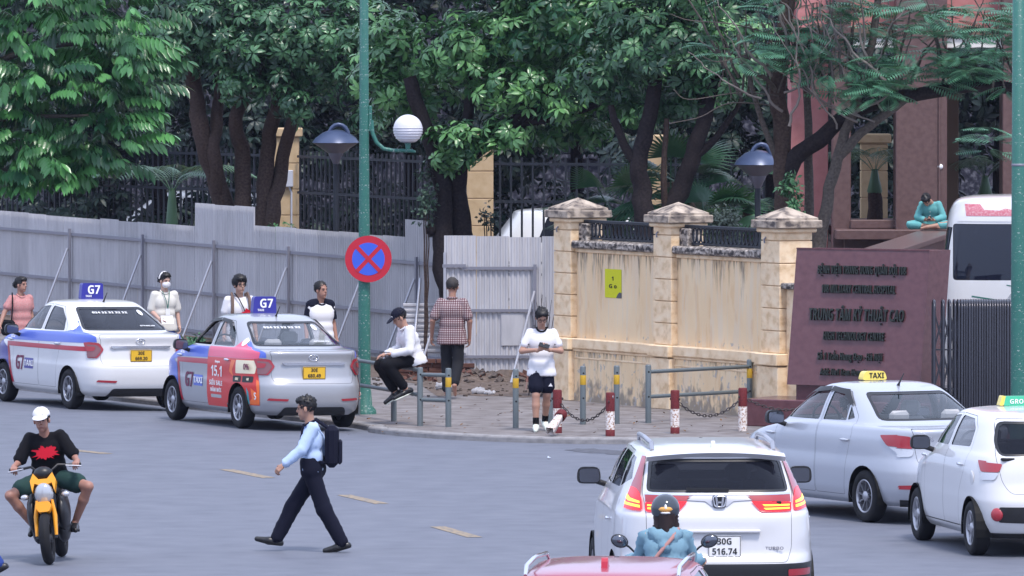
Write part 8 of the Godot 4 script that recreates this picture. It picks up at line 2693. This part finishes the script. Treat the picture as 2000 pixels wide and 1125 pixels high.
	# passer-by leaving the view
	P = person({"label": "passer-by in blue trousers and black shoes stepping out beside the motorcyclist", "at": V3(-5.50, 0, 27.9), "turn": deg_to_rad(-90), "no_hands": true,
		"j": {"pel": V3(0, 0.88, 0), "knR": V3(-0.09, 0.48, 0.2), "anR": V3(-0.09, 0.1, 0.36), "toR": V3(-0.1, 0.05, 0.5), "knL": V3(0.09, 0.46, -0.14), "anL": V3(0.09, 0.12, -0.36), "toL": V3(0.1, 0.035, -0.22)},
		"top": M.cloth_blue, "sleeve": 1.8, "bottom": M.cloth_blue, "baggy": 0.025, "shoe": M.shoe_black})
	# drivers
	P = person({"label": "taxi driver in orange shirt sitting inside the silver taxi", "at": V3(-3.47, -0.02, -2.34) + Vector3(-0.34, 0, 0.0).rotated(Vector3.UP, deg_to_rad(24)), "turn": deg_to_rad(204), "no_hands": true,
		"j": {"pel": V3(0, 0.62, 0.0), "che": V3(0, 0.88, -0.03), "nek": V3(0, 1.06, -0.03), "hed": V3(0, 1.21, 0.0), "shL": V3(0.158, 1.03, -0.02), "shR": V3(-0.158, 1.03, -0.02), "elL": V3(0.23, 0.86, 0.14), "elR": V3(-0.22, 0.86, 0.14), "wrL": V3(0.2, 0.98, 0.34), "wrR": V3(-0.14, 0.98, 0.34), "hpL": V3(0.09, 0.6, 0.03), "hpR": V3(-0.09, 0.6, 0.03), "knL": V3(0.12, 0.66, 0.40), "knR": V3(-0.12, 0.66, 0.40), "anL": V3(0.1, 0.36, 0.62), "anR": V3(-0.1, 0.36, 0.62), "toL": V3(0.1, 0.36, 0.74), "toR": V3(-0.1, 0.36, 0.74)},
		"top": M.cloth_orange, "sleeve": 0.7, "bottom": M.cloth_black})
	P = person({"label": "taxi driver in blue shirt sitting inside the bluish silver sedan", "at": V3(4.09, -0.02, 17.66) + Vector3(-0.34, 0, 0.0).rotated(Vector3.UP, deg_to_rad(26)), "turn": deg_to_rad(207), "no_hands": true,
		"j": {"pel": V3(0, 0.64, 0.0), "che": V3(0, 0.90, -0.03), "nek": V3(0, 1.07, -0.03), "hed": V3(0, 1.22, 0.0), "shL": V3(0.158, 1.04, -0.02), "shR": V3(-0.158, 1.04, -0.02), "elL": V3(0.23, 0.90, 0.14), "elR": V3(-0.24, 1.0, 0.10), "wrL": V3(0.2, 1.0, 0.34), "wrR": V3(-0.2, 1.06, 0.34), "hpL": V3(0.09, 0.6, 0.03), "hpR": V3(-0.09, 0.6, 0.03), "knL": V3(0.12, 0.66, 0.40), "knR": V3(-0.12, 0.66, 0.40), "anL": V3(0.1, 0.36, 0.62), "anR": V3(-0.1, 0.36, 0.62), "toL": V3(0.1, 0.36, 0.74), "toR": V3(-0.1, 0.36, 0.74)},
		"top": M.livery_blue, "sleeve": 1.9, "bottom": M.cloth_black})
	riders()

func cap_hat(P: Node3D, m: Material, logo: Material) -> void:
	var j: Dictionary = P.get_meta("joints")
	var z: Vector3 = j.look.normalized()
	var x := Vector3.UP.cross(z).normalized()
	var hb := Basis(x, z.cross(x), z)
	var hc: Vector3 = j.hed
	var f := Field.new(hc - Vector3.ONE * 0.2, hc + Vector3.ONE * 0.24, 0.009)
	f.blob(hc + hb * V3(0, 0.055, -0.012), V3(0.092, 0.088, 0.108), hb, 0.01)
	f.plane_cut(hc + hb * V3(0, 0.045, 0), -hb.y)
	var b := B.new()
	f.net(b)
	var o := part(P, "cap", b.mesh(), m)
	var f2 := Field.new(hc - Vector3.ONE * 0.24, hc + Vector3.ONE * 0.28, 0.008)
	f2.blob(hc + hb * V3(0, 0.045, 0.10), V3(0.082, 0.014, 0.095), hb * Basis(Vector3.RIGHT, 0.18), 0.01)
	var b2 := B.new()
	f2.net(b2)
	part(o, "brim", b2.mesh(), m)
	part(o, "logo", B.new().ball(hc + hb * V3(0.03, 0.075, 0.088), V3(0.012, 0.012, 0.006), 8, 5, hb).mesh(), logo)

func hair_band(P: Node3D, m: Material) -> void:
	var j: Dictionary = P.get_meta("joints")
	var z: Vector3 = j.look.normalized()
	var x := Vector3.UP.cross(z).normalized()
	var hb := Basis(x, z.cross(x), z)
	var pts := []
	for i in 13:
		var a := PI * i / 12
		pts.append(j.hed + hb * V3(cos(a) * 0.088, 0.03 + sin(a) * 0.108, -0.035))
	part(P, "hair_band", B.new().tube(pts, [0.014], 6).mesh(), m)

func backpack(P: Node3D, c: Vector3, m: Material) -> void:
	var b := B.new()
	b.box(c, Vector3(0.30, 0.45, 0.15), Basis.IDENTITY, 0.05)
	b.box(c - V3(0, 0.06, 0.085), Vector3(0.24, 0.26, 0.05), Basis.IDENTITY, 0.02)
	var o := part(P, "backpack", b.mesh(), m)
	for s in [-1, 1]:
		part(o, "strap", B.new().tube([c + V3(0.09 * s, 0.2, 0.05), c + V3(0.10 * s, 0.285, 0.17), c + V3(0.115 * s, 0.22, 0.305), c + V3(0.125 * s, 0.03, 0.335), c + V3(0.15 * s, -0.13, 0.24), c + V3(0.13 * s, -0.17, 0.08)], [0.016], 6).mesh(), m)

# ---------------------------------------------------------------- motorcycle and scooter with their riders
func bike_wheel(P: Node3D, at: Vector3, r: float, w: float) -> void:
	var o := Node3D.new()
	o.name = "wheel"
	P.add_child(o, true)
	o.transform = Transform3D(Basis(Vector3(0, 0, 1), Vector3(1, 0, 0), Vector3(0, 1, 0)), at)
	var pr := []
	for i in 13:
		var a := TAU * i / 12
		pr.append(Vector2(r - w * 0.5 + cos(a) * w * 0.5, sin(a) * w * 0.5))
	part(o, "tyre", B.new().lathe(pr, 32).mesh(), M.rubber)
	var rb := B.new()
	rb.lathe([Vector2(r - w - 0.005, -w * 0.3), Vector2(r - w + 0.012, -w * 0.32), Vector2(r - w + 0.012, w * 0.32), Vector2(r - w - 0.005, w * 0.3)], 28)
	for i in 5:
		var a := TAU * i / 5
		rb.bar(Vector3(cos(a), 0, sin(a)) * 0.03, Vector3(cos(a), 0, sin(a)) * (r - w), 0.022, 0.02, Vector3.UP)
	rb.lathe([Vector2(0.045, -w * 0.5), Vector2(0.045, w * 0.5), Vector2(0, w * 0.5)], 16)
	part(o, "rim", rb.mesh(), M.alloy_dark)

func riders() -> void:
	mat("bike_orange", lin(0.80, 0.33, 0.015), 0.3)
	mat("bike_black", lin(0.010, 0.010, 0.012), 0.4)
	mat("headlamp", lin(0.45, 0.47, 0.5), 0.12, 0.4)
	# motorcycle facing the camera: local +z forwards
	var at := Vector3(-4.72, 0, 25.35)
	var m := thing("motorcycle", "small black and orange motorcycle ridden towards the camera along the road", "motorcycle", at, deg_to_rad(-3))
	m.rotation.z = 0.095
	bike_wheel(m, V3(0, 0.27, 0.60), 0.27, 0.11)
	bike_wheel(m, V3(0, 0.27, -0.60), 0.27, 0.12)
	for s in [-1, 1]:
		part(m, "fork", B.new().tube([V3(0.085 * s, 0.27, 0.60), V3(0.085 * s, 0.52, 0.53), V3(0.07 * s, 0.80, 0.42)], [0.026, 0.024, 0.022], 9).mesh(), M.bike_black)
		part(m, "fork_guard", B.new().tube([V3(0.10 * s, 0.30, 0.615), V3(0.098 * s, 0.50, 0.56), V3(0.08 * s, 0.66, 0.52)], [0.018, 0.026, 0.014], 7).mesh(), M.bike_orange)
		part(m, "side_cowl", B.new().ball(V3(0.155 * s, 0.52, 0.22), V3(0.07, 0.21, 0.24), 12, 9).mesh(), M.bike_black)
		part(m, "engine_guard", B.new().ball(V3(0.13 * s, 0.32, 0.12), V3(0.07, 0.13, 0.2), 12, 8).mesh(), M.bike_black)
		part(m, "indicator", B.new().ball(V3(0.21 * s, 0.70, 0.42), V3(0.045, 0.03, 0.03), 10, 7).mesh(), M.lamp_clear)
		part(m, "handlebar_grip", B.new().tube([V3(0.25 * s, 0.985, 0.19), V3(0.37 * s, 0.985, 0.15)], [0.019], 9).mesh(), M.bike_black)
		part(m, "brake_lever", B.new().tube([V3(0.22 * s, 0.985, 0.23), V3(0.38 * s, 0.965, 0.225)], [0.008], 6).mesh(), M.galvanised)
		part(m, "footpeg", B.new().tube([V3(0.1 * s, 0.29, -0.05), V3(0.27 * s, 0.29, -0.05)], [0.016], 7).mesh(), M.bike_black)
	part(m, "front_fender", B.new().slab(soft([-0.055, 0.0, 0.055, 0.0, 0.085, 0.07, 0.06, 0.11, -0.06, 0.11, -0.085, 0.07], 0.02), 0.12, V3(0, 0.52, 0.56), Basis(Vector3.RIGHT, -0.25)).mesh(), M.bike_orange)
	part(m, "headlamp", B.new().ball(V3(0, 0.725, 0.50), V3(0.10, 0.115, 0.06), 16, 10).mesh(), M.headlamp)
	part(m, "headlamp_cowl", B.new().slab(outline([-0.115, -0.09, -0.09, 0.0, 0.0, -0.03, 0.09, 0.0, 0.115, -0.09, 0.135, 0.03, 0.10, 0.11, 0.045, 0.045, -0.045, 0.045, -0.10, 0.11, -0.135, 0.03]), 0.11, V3(0, 0.80, 0.40), Basis(Vector3.RIGHT, -0.35)).mesh(), M.bike_orange)
	part(m, "steering_cover", B.new().box(V3(0, 0.63, 0.42), Vector3(0.22, 0.22, 0.14), Basis.IDENTITY, 0.04).mesh(), M.bike_black)
	part(m, "windshield", B.new().ball(V3(0, 0.93, 0.40), V3(0.10, 0.075, 0.08), 14, 9).mesh(), M.bike_black)
	part(m, "handlebar", B.new().tube([V3(-0.25, 0.985, 0.19), V3(-0.14, 1.0, 0.23), V3(-0.05, 0.93, 0.27), V3(0.05, 0.93, 0.27), V3(0.14, 1.0, 0.23), V3(0.25, 0.985, 0.19)], [0.014], 8).mesh(), M.bike_black)
	part(m, "frame", B.new().tube([V3(0, 0.85, 0.38), V3(0, 0.60, 0.2), V3(0, 0.5, -0.1), V3(0, 0.62, -0.45), V3(0, 0.72, -0.75)], [0.07, 0.09, 0.11, 0.09, 0.05], 10).mesh(), M.bike_black)
	part(m, "seat", B.new().box(V3(0, 0.72, -0.28), Vector3(0.24, 0.09, 0.66), Basis.IDENTITY, 0.035).mesh(), M.bike_black)
	part(m, "exhaust", B.new().tube([V3(-0.13, 0.3, 0.1), V3(-0.18, 0.3, -0.3), V3(-0.2, 0.4, -0.62)], [0.025, 0.045, 0.05], 9).mesh(), M.alloy_dark)
	part(m, "swing_arm", B.new().tube([V3(0.09, 0.34, -0.1), V3(0.09, 0.27, -0.6)], [0.025], 7).mesh(), M.bike_black)
	var P := person({"label": "motorcyclist in black shirt with red print, dark shorts and white cap", "at": at, "turn": deg_to_rad(-3), "scale": 1.0, "fat": 1.03, "skin": lin(0.33, 0.165, 0.12),
		"j": {"pel": V3(0, 0.86, -0.22), "che": V3(0, 1.12, -0.14), "nek": V3(0, 1.32, -0.08), "hed": V3(-0.01, 1.46, -0.02), "look": V3(-0.05, -0.1, 1), "shL": V3(0.16, 1.28, -0.09), "shR": V3(-0.16, 1.28, -0.09), "elL": V3(0.29, 1.06, -0.03), "wrL": V3(0.33, 1.01, 0.12), "elR": V3(-0.29, 1.05, -0.03), "wrR": V3(-0.33, 1.01, 0.12), "handL": V3(-0.1, -0.2, 1), "handR": V3(0.1, -0.2, 1), "palmL": V3(0, -1, -0.2), "palmR": V3(0, -1, -0.2), "curl": 0.95,
			"hpL": V3(0.1, 0.84, -0.18), "hpR": V3(-0.1, 0.84, -0.18), "knL": V3(0.42, 0.74, 0.10), "knR": V3(-0.40, 0.72, 0.10), "anL": V3(0.22, 0.36, -0.08), "anR": V3(-0.20, 0.37, -0.06), "toL": V3(0.24, 0.315, 0.07), "toR": V3(-0.22, 0.315, 0.08)},
		"top": M.cloth_black, "sleeve": 0.86, "hem": 0.06, "loose": 0.01, "bottom": M.cloth_green, "bottom_name": "shorts", "leg": 0.6, "baggy": 0.03, "shoe": M.shoe_black, "hair": "crop"})
	cap_hat(P, M.cloth_white, M.cloth_white)
	P.rotation.z = 0.095
	# splashed red print on the chest
	var pr := PackedVector2Array()
	rng.seed = 8
	for i in 44:
		var a := TAU * i / 44
		pr.append(Vector2(cos(a) * 0.14, sin(a) * 0.07) * rng.randf_range(0.62, 1.2))
	var pb := B.new()
	pb.slab(pr, 0.006, V3(0, 1.12, 0.008), Basis(Vector3.RIGHT, -0.12))
	part(P, "chest_print", pb.mesh(), M.cloth_red)
	# scooter and rider seen from behind
	var at2 := Vector3(1.305, 0, 40.3)
	var s2 := thing("scooter", "pale scooter with round mirrors between the red car and the white car", "scooter", at2, PI)
	bike_wheel(s2, V3(0, 0.25, 0.62), 0.25, 0.09)
	bike_wheel(s2, V3(0, 0.25, -0.6), 0.25, 0.10)
	part(s2, "rear_body", B.new().ball(V3(0, 0.60, -0.36), V3(0.15, 0.17, 0.42), 14, 10).mesh(), M.paint_white)
	part(s2, "leg_shield", B.new().box(V3(0, 0.68, 0.40), Vector3(0.36, 0.62, 0.09), Basis(Vector3.RIGHT, -0.3), 0.04).mesh(), M.paint_white)
	part(s2, "floorboard", B.new().box(V3(0, 0.33, 0.1), Vector3(0.26, 0.09, 0.6), Basis.IDENTITY, 0.03).mesh(), M.bike_black)
	part(s2, "seat", B.new().box(V3(0, 0.76, -0.3), Vector3(0.25, 0.09, 0.64), Basis.IDENTITY, 0.04).mesh(), M.bike_black)
	part(s2, "handlebar", B.new().tube([V3(-0.33, 1.0, 0.26), V3(-0.12, 1.03, 0.36), V3(0.12, 1.03, 0.36), V3(0.33, 1.0, 0.26)], [0.018], 8).mesh(), M.bike_black)
	part(s2, "front_cowl", B.new().ball(V3(0, 1.0, 0.40), V3(0.15, 0.09, 0.1), 12, 8).mesh(), M.paint_white)
	part(s2, "tail_lamp", B.new().ball(V3(0, 0.66, -0.75), V3(0.08, 0.04, 0.04), 12, 7).mesh(), M.lamp_red)
	for s in [-1, 1]:
		var c := V3(0.385 * s, 1.175, 0.26)
		part(s2, "mirror_stem", B.new().tube([V3(0.2 * s, 1.02, 0.34), V3(0.30 * s, 1.12, 0.30), c], [0.009], 6).mesh(), M.bike_black)
		var mm := part(s2, "mirror", B.new().ball(c, V3(0.078, 0.058, 0.03), 14, 8, Basis(Vector3(0, 0, 1), 0.35 * s)).mesh(), M.bike_black)
		part(mm, "mirror_glass", B.new().ball(c - V3(0, 0, 0.02), V3(0.066, 0.048, 0.014), 14, 6, Basis(Vector3(0, 0, 1), 0.35 * s)).mesh(), M.mirror_glass)
	P = person({"label": "scooter rider in pale blue jacket with orange and white helmet and long brown hair", "at": at2, "turn": PI, "scale": 1.0, "fat": 0.92, "skin": lin(0.46, 0.28, 0.21), "no_hands": false,
		"j": {"pel": V3(0, 0.88, -0.22), "che": V3(0, 1.12, -0.16), "nek": V3(0, 1.29, -0.11), "hed": V3(0, 1.43, -0.07), "look": V3(0.1, -0.05, 1), "shL": V3(0.16, 1.24, -0.12), "shR": V3(-0.16, 1.24, -0.12), "elL": V3(0.225, 1.02, 0.0), "wrL": V3(0.30, 1.02, 0.22), "elR": V3(-0.225, 1.02, 0.0), "wrR": V3(-0.30, 1.02, 0.22), "palmL": V3(0, -1, 0), "palmR": V3(0, -1, 0), "curl": 0.95,
			"hpL": V3(0.1, 0.85, -0.18), "hpR": V3(-0.1, 0.85, -0.18), "knL": V3(0.16, 0.72, 0.22), "knR": V3(-0.16, 0.72, 0.22), "anL": V3(0.11, 0.47, 0.08), "anR": V3(-0.11, 0.47, 0.08), "toL": V3(0.12, 0.42, 0.22), "toR": V3(-0.12, 0.42, 0.22)},
		"top": M.cloth_denim, "top_name": "jacket", "sleeve": 1.95, "hem": 0.08, "loose": 0.010, "fold": 0.032, "bottom": M.cloth_charcoal, "baggy": 0.02, "shoe": M.shoe_white, "hair": "long", "hair_mat": M.hair_brown})
	var hf := Field.new(V3(-0.2, 1.25, -0.35), V3(0.2, 1.65, 0.15), 0.009)
	hf.blob(V3(0, 1.475, -0.085), V3(0.123, 0.125, 0.14), Basis.IDENTITY, 0.01)
	hf.plane_cut(V3(0, 1.42, -0.08), V3(0, -1, 0.12).normalized())
	var hb := B.new()
	hf.net(hb)
	mat("helmet_shell", lin(0.05, 0.06, 0.075), 0.12)
	mat("helmet_orange", lin(0.72, 0.36, 0.09), 0.25)
	var he := part(P, "helmet", hb.mesh(), M.helmet_shell)
	for q in [[V3(0, 0.0, 0), V3(0.1, 0.05, 0.158), M.helmet_orange], [V3(0, 0.012, 0.0), V3(0.024, 0.055, 0.163), M.white_paint], [V3(0, -0.03, 0.0), V3(0.075, 0.02, 0.161), M.white_paint]]:
		part(he, "helmet_print", B.new().ball(V3(0, 1.475, -0.085) + q[0], q[1], 16, 10).mesh(), q[2])
	strap(P, "bag_strap", [V3(-0.11, 1.31, -0.17), V3(-0.06, 1.24, -0.265), V3(0.06, 1.10, -0.285), V3(0.17, 0.95, -0.27)], 0.017, M.cloth_rose)
	var hd := Field.new(V3(-0.2, 1.05, -0.42), V3(0.2, 1.36, -0.05), 0.012)
	hd.cap(V3(-0.10, 1.27, -0.17), V3(-0.02, 1.16, -0.235), 0.045, 0.045, 0.06)
	hd.cap(V3(0.10, 1.27, -0.17), V3(0.02, 1.16, -0.235), 0.045, 0.045, 0.06)
	hd.cap(V3(-0.06, 1.25, -0.20), V3(0.06, 1.25, -0.20), 0.05, 0.05, 0.06)
	var hdb := B.new()
	hd.net(hdb, fn, 0.03, 16.0)
	part(P, "hood", hdb.mesh(), M.cloth_denim)

# ---------------------------------------------------------------- rubble, bricks and plastic bags at the foot of the hoarding
func build_litter() -> void:
	rng.seed = 55
	rough_mat("rubble", [lin(0.04, 0.03, 0.028), lin(0.10, 0.08, 0.07), lin(0.19, 0.16, 0.14)], 0.05, 2.0, 0.95, 0.0, 141)
	rough_mat("brick_clay", [lin(0.07, 0.034, 0.028), lin(0.115, 0.055, 0.042), lin(0.15, 0.08, 0.062)], 0.05, 3.0, 0.9, 0.0, 142)
	var bag := mat("bag_plastic", lin(0.36, 0.355, 0.37), 0.3)
	bag.rim_enabled = true
	mat("dry_leaf", lin(0.16, 0.09, 0.045), 0.85)
	var meshes := []
	for k in 3:
		var b := B.new()
		var p := []
		for i in 8:
			p.append(Vector3(-1 if i & 1 else 1, -0.8 if i & 2 else 0.8, -1 if i & 4 else 1) * rng.randf_range(0.6, 1.1))
		for f in [[0, 1, 3, 2], [4, 5, 7, 6], [0, 1, 5, 4], [2, 3, 7, 6], [0, 2, 6, 4], [1, 3, 7, 5]]:
			b.quad(p[f[0]], p[f[1]], p[f[2]], p[f[3]], p[f[0]] + p[f[1]] + p[f[2]] + p[f[3]])
		meshes.append(b.mesh())
	# soil heap against the short hoarding
	var heap := thing("soil_heap", "low heap of dark soil and rubble at the foot of the short hoarding", "rubble", Vector3(-0.3, S, -14.4))
	var hb := B.new()
	var H := func(i: int, j: int) -> Vector3:
		var x := -1.5 + i * 0.125
		var z := -0.9 + j * 0.16
		var e := clampf(1.0 - Vector2(x / 1.5, z / 0.95).length(), 0, 1)
		return Vector3(x, -0.02 + e * (0.08 + 0.3 * absf(fn.get_noise_2d(x * 4.0, z * 4.0))) + e * 0.06 * fn.get_noise_2d(x * 14.0, z * 14.0), z)
	for i in 24:
		for j in 12:
			hb.quad(H.call(i, j), H.call(i + 1, j), H.call(i + 1, j + 1), H.call(i, j + 1), Vector3.UP)
	part(heap, "mound", hb.mesh(), M.soil)
	for k in 3:
		var xf := []
		for i in 38:
			var a := rng.randf() * TAU
			var r := sqrt(rng.randf())
			var q := Vector3(cos(a) * r * 1.5, 0, sin(a) * r * 0.9)
			var e := clampf(1.0 - Vector2(q.x / 1.5, q.z / 0.95).length(), 0, 1)
			q.y = e * 0.13
			xf.append(Transform3D(Basis(Vector3(rng.randf(), rng.randf(), rng.randf()).normalized(), rng.randf() * 6.0).scaled(Vector3.ONE * rng.randf_range(0.015, 0.06)), q))
		stuff(many(heap, "rubble", meshes[k], M.rubble if k < 2 else M.brick_clay, xf, []))
	# scattered stones and dry leaves on the soil strip
	var xs := []
	var ls := []
	for i in 420:
		var x := rng.randf_range(-4.0, 1.0)
		var z := rng.randf_range(-18.5, -9.0) if x > -2.0 else rng.randf_range(-20, -12)
		xs.append(Transform3D(Basis(Vector3.UP, rng.randf() * 6.0).scaled(Vector3.ONE * rng.randf_range(0.006, 0.03)), Vector3(x, S + 0.008, z)))
	for i in 160:
		ls.append(Transform3D(Basis(Vector3.UP, rng.randf() * 6.0).rotated(Vector3.RIGHT, rng.randf_range(-0.4, 0.4)).scaled(Vector3.ONE * rng.randf_range(0.3, 0.6)), Vector3(rng.randf_range(-2.4, 3.2), S + 0.012, rng.randf_range(-8.0, 1.6))))
	tag(stuff(many(self, "gravel", meshes[1], M.rubble, xs, [])), "loose stones scattered on the soil along the hoarding", "gravel")
	var lb := B.new()
	add_leaf(lb, Vector3.ZERO, Vector3(0, 0.05, 1), Vector3.UP, 0.12, 0.06, -0.2, 2)
	tag(stuff(many(self, "leaf_litter", lb.mesh(), M.dry_leaf, ls, [])), "dry leaves scattered over the pavement", "leaf litter")
	# bricks under the patched gap
	var bp := thing("brick_pile", "small pile of red clay bricks beside the tree trunk", "brick pile", Vector3(-1.35, S, -15.6))
	var bm := B.new().box(Vector3.ZERO, Vector3(0.21, 0.065, 0.1), Basis.IDENTITY, 0.006).mesh()
	for i in 22:
		var row := i / 6
		part(bp, "brick", bm, M.brick_clay, Transform3D(Basis(Vector3.UP, rng.randf_range(-0.25, 0.25)), Vector3((i % 6) * 0.22 - 0.55 + row * 0.06, 0.033 + row * 0.067, rng.randf_range(-0.04, 0.04))))
	# crumpled bags
	for q in [[Vector3(-0.98, S, -11.3), 0.14, "large crumpled clear plastic bag lying on the soil behind the barrier"], [Vector3(-0.46, S, -9.9), 0.12, "crumpled white plastic bag beside the walking man in checked shirt"], [Vector3(-0.31, S, -9.7), 0.07, "small white plastic scrap beside the crumpled bag"]]:
		var c: float = q[1]
		var f := Field.new(Vector3(-c * 1.6, -0.02, -c), Vector3(c * 1.6, c, c), 0.014)
		f.cap(Vector3(-c * 0.7, c * 0.3, 0), Vector3(c * 0.6, c * 0.25, 0.05), c * 0.42, c * 0.3, 0.05)
		f.cap(Vector3(0, c * 0.3, 0), Vector3(c * 0.2, c * 0.5, -0.02), c * 0.3, c * 0.15, 0.04)
		f.plane_cut(Vector3.ZERO, Vector3.DOWN)
		var b := B.new()
		f.net(b, fn, 0.07, 13.0)
		tag(part(self, "plastic_bag", b.mesh(), M.bag_plastic, Transform3D(Basis(), q[0])), q[2], "plastic bag")
	# bundle of dead twigs by the wall corner
	var tw := thing("twig_bundle", "bundle of dry twigs leaning against the corner of the yellow wall", "twigs", Vector3(0.42, S, -9.6))
	for i in 18:
		var x := rng.randf_range(-0.12, 0.12)
		part(tw, "twig", B.new().tube([Vector3(x * 1.5, 0, 0.2), Vector3(x, 0.6, 0.1), Vector3(x + rng.randf_range(-0.15, 0.15), rng.randf_range(0.9, 1.5), rng.randf_range(-0.1, 0.1))], [0.009, 0.007, 0.003], 5).mesh(), M.bark_dark)
